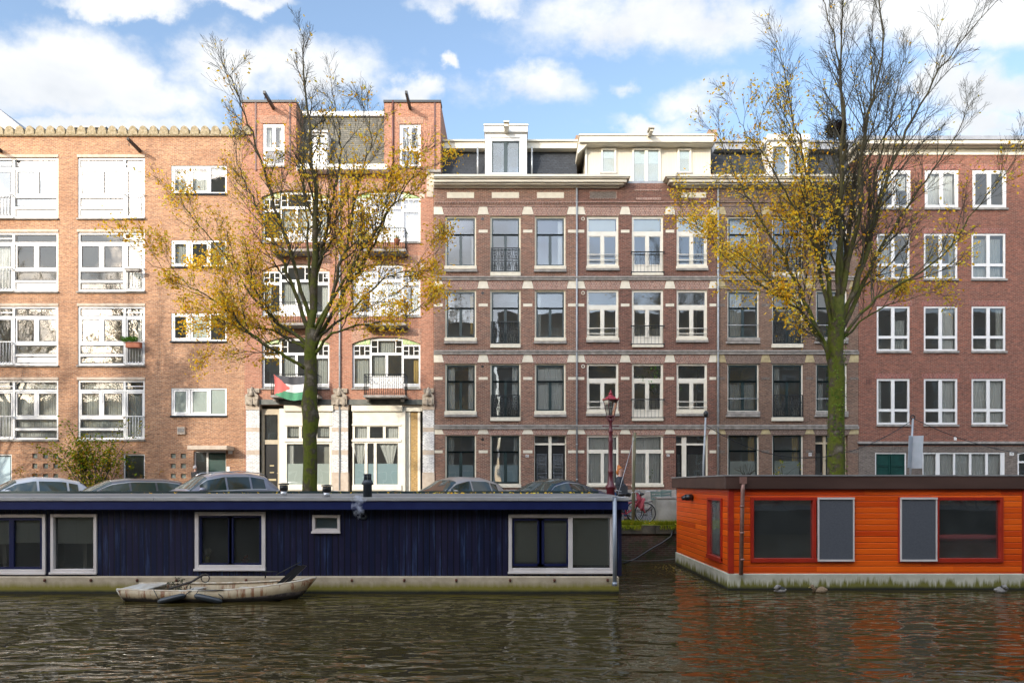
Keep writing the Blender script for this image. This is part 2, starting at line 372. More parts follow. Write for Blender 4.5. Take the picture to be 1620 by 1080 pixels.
M['white'] = pm('white_paint', (.7,.69,.66), .4)
M['offwhite'] = pm('cream_paint', (.72,.67,.55), .45, (.64,.59,.47), 3)
M['beigepaint'] = pm('beige_paint', (.46,.38,.26), .5, (.4,.33,.22), 3)
M['frameD'] = pm('pale_frame_paint', (.7,.66,.56), .45, (.64,.6,.5), 3)
M['cornice'] = pm('cornice_paint', (.64,.59,.48), .5, (.5,.46,.38), 4, stretch=(.3,1,3))
M['darkgreen'] = pm('dark_green_paint', (.012,.026,.026), .3, (.02,.035,.034), 5)
M['doorgreen'] = pm('green_door_paint', (.004,.035,.028), .35, (.006,.05,.04), 4)
M['black'] = pm('black_paint', (.012,.012,.012), .3)
M['iron'] = pm('black_iron', (.012,.014,.015), .4)
M['steel'] = pm('galvanised_steel', (.42,.44,.45), .4, (.34,.36,.38), 8, metal=.6)
M['pipe'] = pm('grey_pipe', (.36,.38,.39), .5, (.28,.3,.31), 6, metal=.2)
M['pipebrown'] = pm('brown_pipe', (.09,.03,.022), .5)
M['slate'] = brick('slate', (.035,.04,.048), (.024,.028,.034), (.012,.013,.015), bw=.28, bh=.11, mort=.01, dirt=.3)
M['slategrey'] = brick('slate_weathered', (.17,.155,.12), (.11,.105,.085), (.07,.065,.05), bw=.3, bh=.12, dirt=.4)
M['room'] = pm('room_plaster', (.62,.58,.5), .9)
M['roomfl'] = pm('room_floor', (.3,.25,.19), .8)
M['glass'] = glass('window_glass', refl=.06)
M['glassB'] = glass('window_glass_bright', refl=.3)
M['glassO'] = glass('dark_boat_glass', (.68,.78,.74), .22, .1, .07)
M['gasket_shade'] = pm('grey_gasket_shade', (.07,.07,.07), .7)  # pane edge rings, sash bar shadow put into their dark colour
M['curtain'] = pm('white_curtain', (.62,.61,.57), .9)
M['curtaingrey'] = pm('grey_curtain', (.42,.42,.38), .9)
M['curtainyel'] = pm('yellow_curtain', (.5,.33,.09), .9)
M['blind'] = pm('roller_blind', (.6,.62,.58), .9)
M['frost'] = pm('frosted_film', (.36,.47,.5), .35)
M['frostw'] = pm('frosted_film_pale', (.5,.54,.5), .35)
M['mosaic'] = pm('green_mosaic', (.16,.36,.08), .4, (.62,.6,.35), 14)
M['mosaicred'] = pm('red_mosaic', (.5,.13,.07), .4, (.6,.45,.25), 14)
M['zinc'] = pm('zinc', (.2,.21,.23), .5, (.28,.29,.31), 3)
M['scallop'] = pm('mossy_concrete', (.2,.155,.08), .9, (.36,.3,.2), 8, bump=.5)
M['terracotta'] = pm('terracotta', (.36,.12,.06), .8)
M['plant'] = leafmat('plant_leaves', [(.03,.1,.015),(.09,.22,.03),(.16,.3,.05)])
M['asphalt'] = pm('asphalt', (.05,.05,.05), .9, (.07,.068,.065), 5, bump=.3)
M['paving'] = brick('paving', (.16,.13,.12), (.12,.1,.09), (.07,.06,.05), bw=.3, bh=.3)
M['ground'] = pm('earth', (.07,.06,.045), .95, (.05,.045,.035), 1)
M['chimney'] = pm('chimney_pot', (.35,.2,.12), .9, (.18,.14,.1), 6)
M['redseat'] = pm('red_cloth', (.4,.03,.03), .8)
# ------------------------------------------------------------------ facade kit
def wall(b, u0, u1, v0, v1, holes, mat, rev=.24, d0=0, name='wall', rmat=None):
    mb = MB(); us = {u0, u1}; vs = {v0, v1}
    for a, c, e, g in holes: us |= {a, c}; vs |= {e, g}
    us = sorted(x for x in us if u0 <= x <= u1); vs = sorted(y for y in vs if v0 <= y <= v1)
    for j in range(len(vs)-1):
        cy = (vs[j]+vs[j+1])/2; run = None
        for i in range(len(us)):
            ok = i < len(us)-1 and not any(a < (us[i]+us[i+1])/2 < c and e < cy < g for a, c, e, g in holes)
            if ok and run is None: run = us[i]
            if not ok and run is not None:
                mb.quad((X(run), F+d0, Z(vs[j+1])), (X(us[i]), F+d0, Z(vs[j+1])), (X(us[i]), F+d0, Z(vs[j])), (X(run), F+d0, Z(vs[j])), 0); run = None
    for a, c, e, g in holes:
        x0, x1, z1, z0 = X(a), X(c), Z(e), Z(g); y0, y1 = F+d0, F+d0+rev
        mb.quad((x0,y0,z0),(x0,y0,z1),(x0,y1,z1),(x0,y1,z0),1); mb.quad((x1,y0,z0),(x1,y1,z0),(x1,y1,z1),(x1,y0,z1),1)
        mb.quad((x0,y0,z1),(x1,y0,z1),(x1,y1,z1),(x0,y1,z1),1); mb.quad((x0,y0,z0),(x0,y1,z0),(x1,y1,z0),(x1,y0,z0),1)
    x0, x1, z1, z0 = X(u0), X(u1), Z(v0), Z(v1); y0, y1 = F+d0, F+11
    mb.quad((x0,y0,z0),(x0,y0,z1),(x0,y1,z1),(x0,y1,z0)); mb.quad((x1,y0,z0),(x1,y1,z0),(x1,y1,z1),(x1,y0,z1))
    mb.quad((x0,y1,z0),(x0,y1,z1),(x1,y1,z1),(x1,y1,z0)); mb.quad((x0,y0,z1),(x1,y0,z1),(x1,y1,z1),(x0,y1,z1))
    return mb.build(name, [mat, rmat or mat], b)
def rooms(b, u0, u1, v0, v1, floors, parts=()):
    mb = MB(); e = .03
    mb.box(X(u0)+e, X(u1)-e, F+3.4, F+3.5, Z(v1), Z(v0)-.02)
    for v in floors: mb.box(X(u0)+e, X(u1)-e, F+.32, F+3.39, Z(v)-.12, Z(v)+.12, 1)
    for u in parts: mb.box(X(u)-.06, X(u)+.06, F+.33, F+3.38, Z(v1), Z(v0)-.02)
    return mb.build('interior', [M['room'], M['roomfl']], b)
def iron_panel(mb, u0, u1, v0, v1, d, style='scroll'):
    x0, x1, z0, z1 = X(u0), X(u1), Z(v1), Z(v0); y = F+d
    mb.box(x0, x1, y-.02, y+.02, z1-.04, z1); mb.box(x0, x1, y-.015, y+.015, z0, z0+.035)
    mb.box(x0, x0+.03, y-.015, y+.015, z0, z1); mb.box(x1-.03, x1, y-.015, y+.015, z0, z1)
    if style == 'scroll':
        zm = z0+(z1-z0)*.52; mb.box(x0, x1, y-.012, y+.012, zm-.015, zm+.015)
        n = 4; w = (x1-x0)/n
        for i in range(n):
            cx = x0+w*(i+.5)
            mb.loop((cx, y, z0+.22), w*.3, .014, k=10, sx=.8)
            mb.loop((cx-w*.22, y, z0+.42), w*.2, .012, k=8); mb.loop((cx+w*.22, y, z0+.42), w*.2, .012, k=8)
            mb.loop((cx-w*.2, y, zm+.14), w*.17, .012, k=8); mb.loop((cx+w*.2, y, zm+.14), w*.17, .012, k=8)
            mb.loop((cx, y, zm+.34), w*.24, .012, k=10); mb.tube([(cx, y, z0), (cx, y, z1)], .012, 4)
            mb.tube([(x0+w*i, y, z0), (x0+w*i, y, z1)], .009, 4)
        for k in range(14):
            xx = x0+(x1-x0)*(k+.5)/14; mb.tube([(xx, y, z0), (xx, y, z0+.3)], .008, 3)
def win(b, u0, u1, v0, v1, frame, glz=None, bars=(), t=3, fm=None, d=.12, cur=(), sill=None, sash=None, sm=None, name='window', panels=(), gmat='glass', sillm='greystone', st=2.4, rail=None, fd=.07, gask_shade=()):
    """frame ring of drawing-unit width t; bars = extra bars of the frame; sash = rects that get a ring of sash material"""
    fm = fm or M['white']; mb = MB()
    mb.ring(u0, u1, v0, v1, t, d-fd/2, d+fd/2)
    for bi_, q in enumerate(bars): mb.fb(q[0], q[1], q[2], q[3], d-fd/2+.002+.0011*bi_, d+fd/2-.002-.0011*bi_)
    for q in panels: mb.fb(q[0], q[1], q[2], q[3], d-fd/2+.03, d+fd/2-.03)
    w = mb.build(name, fm, b)
    if sash:
        ms = MB()
        for q in sash:
            if len(q) == 5 and q[4] == 'bar': ms.fb(q[0], q[1], q[2], q[3], d-.012, d+.03)
            else: ms.ring(q[0], q[1], q[2], q[3], st, d-.02, d+.03)
        ms.build('sash', sm or M['white'], w)
    if gask_shade:
        gm_ = MB()
        for q in gask_shade: gm_.ring(q[0], q[1], q[2], q[3], 1.2, d-.012, d+.012)
        gm_.build('gasket_shade', M['gasket_shade'], w)
    g = MB(); tt = t if not isinstance(t, tuple) else t[0]
    g.quad((X(u0+.5), F+d+.005, Z(v1-.5)), (X(u1-.5), F+d+.005, Z(v1-.5)), (X(u1-.5), F+d+.005, Z(v0+.5)), (X(u0+.5), F+d+.005, Z(v0+.5)))
    g.build('pane', M[gmat], w)
    for c in cur:
        k = c[0]; cm = MB()
        if k in ('sheer', 'grey', 'yellow'):
            cm.curtain(c[1], c[2], c[3], c[4], d+.15, ph=c[1]*.1); cm.build('curtain', M[{'sheer':'curtain','grey':'curtaingrey','yellow':'curtainyel'}[k]], w)
        elif k == 'blind': cm.fb(c[1], c[2], c[3], c[4], d+.08, d+.1); cm.build('blind', M['blind'], w)
        elif k == 'frost': cm.fb(c[1], c[2], c[3], c[4], d+.02, d+.03); cm.build('frosted_film', M['frost'], w)
        elif k == 'frostw': cm.fb(c[1], c[2], c[3], c[4], d+.02, d+.03); cm.build('frosted_film', M['frostw'], w)
        elif k == 'tied':   # drape gathered to a knot: u0,u1 at the top, knot u,v
            _, a, e, vt, ku, kv, vb = c; P = []
            for i in range(13):
                s = i/12.; row = []
                for j in range(19):
                    q = j/18.; v = vt+(kv-vt)*s; h = ((1-s)**1.15)*.94+.06
                    cu = a+(e-a)*q; u = ku+(cu-ku)*h
                    row.append((X(u), F+d+.14+.03*math.sin(q*22)*h+.01, Z(v)))
                P.append(row)
            cm.grid(P); cm.lathe((X(ku), F+d+.15, Z(kv)), [(.02,.1),(.09,.03),(.1,-.05),(.06,-.12),(.1,-.2),(.13,-.3)], 10)
            cm.build('curtain', M['curtain'], w)
    if sill:
        s = MB(); s.fb(sill[0], sill[1], sill[2], sill[3], -.07, d-fd/2-.002); s.build('sill', M[sillm], w, bevel=.01)
    if rail: rail(w)
    return w
def archgap(mb, u0, u1, vt, vb, rise, d0, d1, mi=0, n=10):
    """fills between a flat line vt-? and an arc so the opening gets a curved head; arc goes from vb at the ends to vb-rise mid"""
    for i in range(n):
        a = u0+(u1-u0)*i/n; c = u0+(u1-u0)*(i+1)/n
        f = lambda u: vb-rise*(1-((u-(u0+u1)/2)/((u1-u0)/2))**2)
        mb.fprism([(a, vt), (c, vt), (c, f(c)), (a, f(a))], d0, d1, mi)
def text_mesh(parent, s, x, y, z, size, mat, name='number'):
    cu = bpy.data.curves.new('t', 'FONT'); cu.body = s; cu.size = size; cu.align_x = 'CENTER'; cu.align_y = 'CENTER'; cu.extrude = .003
    o = bpy.data.objects.new('t', cu); COL.objects.link(o)
    bpy.context.view_layer.update()
    me = bpy.data.meshes.new_from_object(o.evaluated_get(bpy.context.evaluated_depsgraph_get())); bpy.data.objects.remove(o)
    me.transform(Matrix.Rotation(PI/2, 4, 'X')); me.materials.clear(); me.materials.append(mat)
    q = bpy.data.objects.new(name, me); COL.objects.link(q); q.parent = parent; q.location = Vector((x, y, z))-WL[parent.name]; WL[q.name] = Vector((x, y, z))
    return q
def plate(b, u, v, s, w=5.5, h=4.6, name='house_number'):
    m = MB(); m.fb(u-w/2, u+w/2, v-h/2, v+h/2, -.025, .0); p = m.build(name, M['white'], b)
    if s: text_mesh(p, s, X(u), F-.03, Z(v), .125, M['black'])
def hoist(b, u, v, L=1.6, w=.11, h=.2, mat=None, rise=.25, y0=0, name='hoist_beam'):
    m = MB(); x, z = X(u), Z(v); y = F+y0
    m.xprism([(y+.3, z-h/2), (y+.3, z+h/2), (y-L, z+h/2+rise), (y-L, z-h/2+rise+.05)], x-w/2, x+w/2)
    o = m.build(name, mat or M['iron'], b)
    m = MB(); m.loop((x, y-L+.1, z+rise-.22), .05, .012, 'x', 8); m.tube([(x, y-L+.1, z+rise-.17), (x, y-L+.1, z+rise-.05)], .01, 4); m.build('hook', M['iron'], o)
    return o
def pipe(b, u, v0, v1, r=.045, d=-.08, mat='pipe'):
    m = MB(); m.tube([(X(u), F+d, Z(v1)), (X(u), F+d, Z(v0))], r, 8)
    v = v0+20
    while v < v1: m.lathe((X(u), F+d, Z(v)), [(r+.012,-.03),(r+.012,.03)], 8); m.fb(u-.4, u+.4, v-.4, v+.4, d, 0); v += 55
    return m.build('drainpipe', M[mat], b)
GV = 803.0
def roofbox(b, u0, u1, v0, v1, d0=.3, slope=1.0, mat='slate', name='roof', cap=None):
    """mansard slope rising from v1 to v0 while receding"""
    m = MB(); x0, x1, z0, z1 = X(u0), X(u1), Z(v1), Z(v0)
    z1 = ZC(v0, d0+slope); m.xprism([(F+d0, z0), (F+d0+slope, z1), (F+10.9, z1), (F+10.9, z0)], x0, x1)
    return m.build(name, M[mat], b)
# ================================================================== A : long brick apartment block on the left
bA = thing('apartment_building', (X(120), F, PZ), 'long orange brick apartment block with scalloped parapet at the left edge', 'building')
AL, AR = -430, 387
rowsA = [(249.4, 345.3), (367.5, 461), (484.4, 577.6), (601, 695)]
rowsS = [(262, 306.4), (380, 421.7), (495, 539.5), (613.5, 657)]
bays = [(-237, -131, 0), (-120.5, -14.5+0, 1)]
bays = [(123, 229, 1), (-14, 92, 0), (-129-0, -23, 1), (-266, -160, 0), (-410, -304, 1)]
holesA = [(u0, u1, v0, v1) for u0, u1, _ in bays for v0, v1 in rowsA]+[(270.6, 358.6, v0, v1) for v0, v1 in rowsS]
holesA += [(195, 229, 718, GV), (-16, 18.5, 718, GV), (306, 357.5, 713, GV)]
gb = [(51,59),(68,76),(84,92),(270,278),(286,294)]
gbv = [(717,724.5),(733,740.5),(749,756)]
for i, (a, c) in enumerate(gb):
    for e, g in gbv: holesA.append((a, c, e, g))
wall(bA, AL, AR, 214, GV, holesA, M['brickA'])
rooms(bA, AL, AR, 216, GV, [236, 357, 473, 590, 706], [110, 248])
ci = 0
for bi, (u0, u1, right) in enumerate(bays):
    for ri, (v0, v1) in enumerate(rowsA):
        h = v1-v0; f = lambda t: v0+h*t/96.
        if right: a, c, e, g = u0, u1-33, u1-33, u1       # big part a..c, door e..g
        else: a, c, e, g = u0+35, u1, u0, u0+35
        mid = (a+c)/2
        bars = [(c-1.5, c+2, v0+3, v1-3) if right else (a-2, a+1.5, v0+3, v1-3),
                (a+2, c-1, f(15.5), f(19)), (a+2, c-1, f(59), f(63)), (a+2, c-1, f(77.5), f(81)), (mid-1.8, mid+1.8, f(19), f(59)),
                (e+2, g-2, f(15.5), f(19)), (e+2, g-2, f(9), f(10.6))]
        ci += 1
        cur = []; pan = []
        if ri == 0: pan = [(a+2, c-1, f(81), v1-2)]; cur = [('sheer', a+2, c-2, f(3), f(78))]; 
        if ri == 1 and not right: pan = [(a+2, c-1, f(81), v1-2)]
        if ri == 2: cur = [('grey', a+3, a+14, f(3), f(92)), ('sheer', e+18, g-4, f(4), f(80))] if right else [('grey', c-9, c-3, f(3), f(80))]
        if ri == 2 and not right: pan = [(a+2, c-1, f(81), v1-2)]
        if ri == 1: cur = [('sheer', e+3, g-3, f(12), f(92))]
        if ri == 3: cur = [('sheer' if not right else 'grey', a+2, c-2, f(3), f(93)), ('grey' if right else 'sheer', e+3, g-3, f(12), f(93))]
        def rl(w, e=e, g=g, f=f, v1=v1):
            m = MB(); y0 = -.14
            m.box(X(e+1.5), X(g+.8), F+y0-.02, F+y0+.02, Z(f(59.5))-.0, Z(f(58))); m.fb(e+1.5, g-1, v1-2.5, v1-.8, y0-.02, y0+.02)
            for k in range(7):
                uu = e+3+(g-e-6)*k/6.; m.tube([(X(uu), F+y0, Z(v1-1.5)), (X(uu), F+y0, Z(f(59)))], .014, 4)
                m.lathe((X(uu), F+y0, Z(v1-3)), [(.03,-.03),(.035,0),(.015,.06)], 6)
            for uu in (e+2, g-1): m.box(X(uu)-.02, X(uu)+.02, F+y0, F+.1, Z(f(60)), Z(f(58.6))); m.box(X(uu)-.02, X(uu)+.02, F+y0, F+.1, Z(v1-2), Z(v1-1))
            m.build('railing', M['white'], w)
        sash = [(a+3, mid-2, f(19.5), f(58.5)), (mid+2, c-2, f(19.5), f(58.5)), (e+3, g-3, f(19.5), f(93))]
        win(bA, u0, u1, v0, v1, 'f', t=3, bars=bars, panels=pan, cur=cur, sash=sash, d=.08, gmat='glassB' if ri < 1 else 'glass', rail=rl, name='bay_window', st=1.8, gask_shade=[(a+3, c-1.5, f(3), f(15)), (a+4.8, mid-3.6, f(21), f(57)), (mid+3.8, c-3.8, f(21), f(57)), (a+3, c-1.5, f(63.5), f(77)), (a+3, c-1.5, f(81.5), f(92.5)), (e+5, g-5, f(21), f(91)), (e+3, g-3, f(3), f(15))])
        m = MB(); m.fb(u0-1, u1+.8, v0-4.5, v0-.2, -.03, .06); m.build('lintel', M['beigestone'], bA)
        m = MB(); m.fb(u0-.8, u1+1, v1+.1, v1+2.6, -.09, .07); m.build('window_ledge', M['greystone'], bA)
for ri, (v0, v1) in enumerate(rowsS):
    u0, u1 = 270.6, 358.6
    cur = {0: [('blind', 327, 355, v0+3, v0+12), ('sheer', 274, 330, v0+3, v1-3)], 1: [('grey', 274, 290, v0+3, v1-3), ('grey', 332, 356, v0+3, v1-3)], 2: [('frostw', 302, 327, v0+4, v1-4)], 3: [('frostw', 273, 357, v0+3, v1-3)]}[ri]
    win(bA, u0, u1, v0, v1, 'f', t=2.6, bars=[(297, 300.5, v0+2, v1-2), (330, 333, v0+2, v1-2)], sash=[(273.6, 296, v0+3, v1-3), (301.5, 329, v0+3, v1-3)], cur=cur, d=.07, gmat='glass', name='small_window')
    m = MB(); m.fb(u0-.6, u1+.8, v1+.1, v1+2.5, -.08, .07); m.build('window_ledge', M['slate'], bA)
for u0, u1 in ((195, 229), (-16, 18.5)):
    m = MB(); m.ring(u0, u1, 718, GV, (2, 2, 2, 0), .05, .12); m.ring(u0+2, u1-2, 720, GV, 2, .08, .12, 1); dd = m.build('door', [M['white'], M['darkgreen']], bA)
    m = MB(); m.fb(u0+4, u1-4, 722, 790, .095, .105); m.build('pane', M['frost'] if u0 < 0 else M['glass'], dd)
m = MB()
for a, c in gb:
    for e, g in gbv: m.fb(a, c, e, g, .08, .16)
m.build('glass_blocks', pm('glass_block', (.16,.19,.16), .15, (.3,.34,.3), 9), bA)
# entrance with canopy
m = MB(); m.ring(306, 357.5, 713, GV, (2, 2, 2, 0), .12, .2); m.fb(325, 328, 715, GV, .12, .2); en = m.build('entrance_door', M['white'], bA)
m = MB(); m.fb(328, 355.5, 717, GV, .15, .2); m.build('door_leaf', M['doorgreen'], en)
m = MB(); m.fb(308, 325, 715, GV-20, .15, .16); m.build('pane', M['glass'], en)
m = MB(); m.fb(296, 359, 704.5, 711, -.9, -.002); m.build('canopy', M['beigestone'], bA, bevel=.02)
plate(bA, 364.5, 714.5, None, 6.5, 6.5, 'intercom'); plate(bA, 361, 742, None, 5, 9, 'intercom')
m = MB(); m.fb(280, 292, 675, 686.5, -.1, 0); m.fb(281.3, 286, 677, 683, -.115, -.1, 1); m.fb(287, 291, 677, 683, -.115, -.1, 1); m.build('vent_box', [M['beigestone'], M['greystone']], bA)
rs_ = pm('rusty_steel', (.07,.04,.025), .7, (.03,.025,.02), 9)
for hu in (222, 2): hoist(bA, hu, 240, 1.1, .12, .16, rs_, .06)
pots = MB()
u = AL
k = 0
while u < 383:      # scalloped coping: rounded hump, valley, hump ...
    P = []
    for i in range(9):
        t = i/8.; P.append((u+1.0+t*14.2, 207-6.2*math.sin(PI*t)**.8 if 0 < i < 8 else 211))
    pots.fprism([(u+.9, 214.5)]+P+[(u+15.4, 214.5)], -.12, .32)
    u += 16.25; k += 1
pots.fb(AL, 387, 211.5, 214.6, -.1, .3)
pots.build('scalloped_coping', M['scallop'], bA)
m = MB(); m.fb(118, 165, 201, 214, 3, 7); m.fb(116, 167, 199.5, 201.5, 2.9, 7.1, 1); m.build('roof_hatch', [M['slate'], M['black']], bA)
# ================================================================== B : art nouveau double house
bB = thing('town_house', (X(536), F, PZ), 'pink brick double house with two roof towers and iron balconies behind the left tree', 'building')
winB = []
rowsB = [(301, 383), (417, 500), (533, 614)]
for v0, v1 in rowsB:
    for u0, u1 in ((414, 521), (557, 665)): winB.append((u0, u1, v0, v1))
holesB = list(winB)+[(411, 525, 640, GV), (551, 669, 640, GV)]
wall(bB, 387, 686, 268, GV, holesB, M['brickB'], rev=.26)
rooms(bB, 387, 686, 270, GV, [292, 406, 522, 636], [540])
def railB(b, u0, u1, vt, vb, dep=.75):
    m = MB(); x0, x1, z1, z0 = XC(u0, -dep), XC(u1, -dep), ZC(vt, -dep), ZC(vb, -dep); y0 = F-dep
    m.tube([(x0, F, z1), (x0, y0, z1), (x1, y0, z1), (x1, F, z1)], .022, 5); m.tube([(x0, F, z0+.08), (x0, y0, z0+.08), (x1, y0, z0+.08), (x1, F, z0+.08)], .015, 4)
    m.tube([(x0, y0, z1-.12), (x1, y0, z1-.12)], .012, 4)
    n = 19
    for i in range(n+1):
        x = x0+(x1-x0)*i/n; m.tube([(x, y0, z0), (x, y0, z1)], .011, 3)
        if i < n and i % 2: m.loop((x+.05, y0, z1-.4), .08, .009, k=8, kk=3); m.loop((x+.05, y0, z1-.23), .05, .008, k=6, kk=3)
    for i in range(5):
        y = F-dep*(i+.5)/5; m.tube([(x0, y, z0), (x0, y, z1)], .011, 3); m.tube([(x1, y, z0), (x1, y, z1)], .011, 3)
    return m
for ri, (v0, v1) in enumerate(rowsB):
    for side, (u0, u1) in enumerate(((414, 521), (557, 665))):
        a, c = u0+29, u1-29; H = v1-v0
        vt = v0+11; q = v0+30
        bars = [(a-2, a+1.2, v0+2, v1), (c-1.2, c+2, v0+2, v1), (u0+1, a-2, vt, vt+3), (c+2, u1-1, vt, vt+3), (u0+1, a-2, q-2, q+3), (c+2, u1-1, q-2, q+3),
                (a+1, c-1, v0+2, v0+5), (a+1, c-1, v0+24, v0+28), (a+1, c-1, v1-2, v1), (u0, a-1, v1-8, v1-3), (c+1, u1, v1-8, v1-3),
                ((a+c)/2-2, (a+c)/2+2, v0+28, v1-1), (a+10, a+11.4, v0+5, v0+24), (c-11.4, c-10, v0+5, v0+24), (a+1, a+10, v0+14, v0+15.3), (c-10, c-1, v0+14, v0+15.3)]
        for s0, s1 in ((u0+3, a-2), (c+2, u1-3)):
            w3 = (s1-s0)/3
            bars += [(s0+w3-.6, s0+w3+.6, vt+3, q-2), (s0+2*w3-.6, s0+2*w3+.6, vt+3, q-2), (s0, s0+w3, (vt+q)/2, (vt+q)/2+1.2), (s0+2*w3, s1, (vt+q)/2, (vt+q)/2+1.2)]
        pan = [(a+1, c-1, v1-20, v1-2)]
        cur = [[('sheer', c+4, u1-4, vt+3, v1-8), ('sheer', a+2, c-2, v0+28, v1-20)], [('grey', a+3, c-3, v0+28, v1-10), ('sheer', u0+3, u0+12, q, v1-8), ('sheer', u1-14, u1-4, q, v1-8)], [('grey', a+3, (a+c)/2-4, v0+28, v1-20), ('grey', u1-20, u1-6, q, v1-8)] if side == 0 else [('grey', u0+3, u0+24, q, v1-8), ('grey', a+3, (a+c)/2-4, v0+28, v1-10), ('yellow', u1-12, u1-4, q, v1-8), ('grey', a+14, c-14, v0+6, v0+23)]][ri]
        win(bB, u0, u1, v0, v1, 'f', t=(3, 3, 1.5, 1), bars=bars, panels=pan, cur=cur, d=.16, gmat='glass', name='arched_window')
        m = MB(); archgap(m, u0-1, u1+1, v0-13, v0+11, 12, -.015, .1); ar = m.build('brick_arch', M['brickBs'], bB)
        m = MB(); m.fb(u0+1, a-1, v0+.5, vt, .085, .11); m.fb(c+1, u1-1, v0+.5, vt, .085, .11); m.build('mosaic_panel', M['mosaicred'] if ri == 1 else M['mosaic'], bB)
        m = MB(); m.fb(u0-1, a-3, v1, v1+2.2, -.06, .12); m.fb(c+3, u1+1, v1, v1+2.2, -.06, .12); m.build('window_ledge', M['greystone'], bB)
        bu0, bu1 = (a-14, c+10) if side == 0 else (u0+19, u1-24)
        m = MB(); m.fb(bu0-1, bu1+1, v1+10.5, v1+14, -.8, .0); m.fb(bu0+3, bu0+7, v1+14, v1+20, -.5, 0); m.fb(bu1-7, bu1-3, v1+14, v1+20, -.5, 0)
        bl = m.build('balcony', M['greystone'], bB)
        railB(bB, bu0, bu1, v1-22, v1+11).build('railing', M['iron'], bl)
# shop level
m = MB(); m.fb(411, 525, 632, 640, -.07, .05); m.fb(551, 669, 632, 640, -.07, .05); m.build('steel_beam', pm('beam_paint', (.05,.06,.05), .5, (.12,.12,.1), 3), bB)
m = MB()
for u0, u1 in ((390, 411), (525.5, 551), (669, 687)):
    m.fb(u0, u1, 648, 676, -.06, .28, 0); m.fb(u0, u1, 683, 712, -.06, .28, 0); m.fb(u0, u1, 719, 747, -.06, .28, 0)
    m.fb(u0, u1, 676, 683, -.066, .28, 1); m.fb(u0, u1, 712, 719, -.066, .28, 1); m.fb(u0-.5, u1+.5, 747, GV, -.09, .28, 1); m.fb(u0-.5, u1+.5, 640, 648, -.09, .28, 1)
m.build('tiled_pier', [M['tileW'], M['beigestone']], bB)
for u0, u1 in ((390, 411), (526, 550), (669, 687)):
    c = (u0+u1)/2; m = MB(); w = (u1-u0)/2
    m.fprism([(u0, 640), (u1, 640), (u1, 626), (c+w*.5, 622), (c, 612), (c-w*.5, 622), (u0, 626)], -.22, 0)
    m.fb(u0+1, u1-1, 614, 621, -.12, 0); m.fb(c-w*.62, c-w*.2, 630, 640.5, -.27, -.21); m.fb(c+w*.2, c+w*.62, 630, 640.5, -.27, -.21)
    m.lathe((X(c), F-.2, Z(625)), [(.02,-.1),(.16,-.05),(.12,.1),(.05,.3),(.02,.34)], 8)
    m.build('carved_capital', M['sculpt'], bB)
m = MB(); m.fb(675, 686, 272, 312, -.03, .05); m.fb(664, 672, 306, 314, -.02, .05); m.fb(665, 673, 417, 428, -.02, .05); m.build('stone_block', M['beigestone'], bB)
# left door
m = MB(); m.ring(411, 442, 646, GV, (4.5, 5, 9, 0), .22, .32); m.fb(415, 437, 695, 702, .22, .32); dB = m.build('door_frame', M['beigepaint'], bB)
m = MB(); m.fb(415, 438, 655, 696, .29, .3); m.build('pane', M['glass'], dB)
m = MB(); m.fb(414.5, 438.5, 702, GV, .27, .31)
dl = m.build('front_door', M['black'], bB)
m = MB(); m.fb(424, 430.5, 735, 737, .25, .27); m.fb(424, 430.5, 746, 747.6, .25, .27); m.fb(422, 434, 757, 760, .25, .27); m.lathe((X(436.5), F+.24, Z(748)), [(.02,-.02),(.03,0),(.02,.02)], 8); m.build('letter_slot', pm('brass', (.6,.5,.3), .3, metal=.8), dl)
plate(bB, 399, 706, None, 5, 4)
# left bay
def shop(u0, u1, splay):
    d0 = -.02
    m = MB(); m.fb(u0-2, u1+2, 641, 650, -.16, .2); m.fb(u0, u1, 650, 671, -.04, .2); m.fb(u0+3, u1-3, 654, 668, -.055, -.04); m.fb(u0-1, u1+1, 695, 698.5, -.09, .1); m.fb(u0-1, u1+1, 671, 673, -.08, .1)
    m.fb(u0-1, u1+1, 767, 775, -.12, .2); m.fb(u0, u1, 775, GV, -.04, .2); m.build('shopfront', M['offwhite'], bB)
    if splay:
        m = MB(); x = X(u1)
        m.xprism([(F-.04, Z(GV)), (F-.04, Z(650)), (F+.26, Z(650)), (F+.26, Z(GV))], x, x+.22); m.build('side_panel', M['offwhite'], bB)
    w = (u1-u0)
    win(bB, u0, u1, 673, 696, 'f', t=(3.5, 3.5, 1.5, 3), bars=[(u0+w*.33-2.2, u0+w*.33+2.2, 673, 696), (u0+w*.66-2.2, u0+w*.66+2.2, 673, 696)], fm=M['offwhite'], d=.0,
        cur=[('sheer', u0+4, u0+w*.3, 675, 694), ('sheer', u0+w*.7, u1-4, 675, 694)] if splay else [('grey', u0+4, u1-4, 674, 690)], name='transom_window')
    if splay:
        win(bB, u0, u1, 698, 768, 'f', t=(2.2, 4.5, 3, 2), bars=[(u0+w*.25, u0+w*.25+4.5, 699, 767), (u0+w*.44, u0+w*.44+4.5, 699, 767)], fm=M['offwhite'], d=0,
            cur=[('tied', u0-4, u0+w*.25, 701, u0+w*.17, 750, 768), ('tied', u0+w*.54, u1-6, 701, u0+w*.78, 748, 768), ('frost', u0+3, u1-5, 733, 767)], name='shop_window')
    else:
        win(bB, u0, u1, 698, 768, 'f', t=(3, 3.5, 4, 2), bars=[], fm=M['offwhite'], d=0, cur=[('frostw', u0+3, u1-3, 733, 767), ('sheer', u0+3, u0+12, 702, 733)], name='shop_window')
shop(451, 525, False); shop(558, 634, True)
m = MB(); m.fb(442, 451, 646, GV, -.02, .3); m.build('shopfront_post', M['offwhite'], bB)
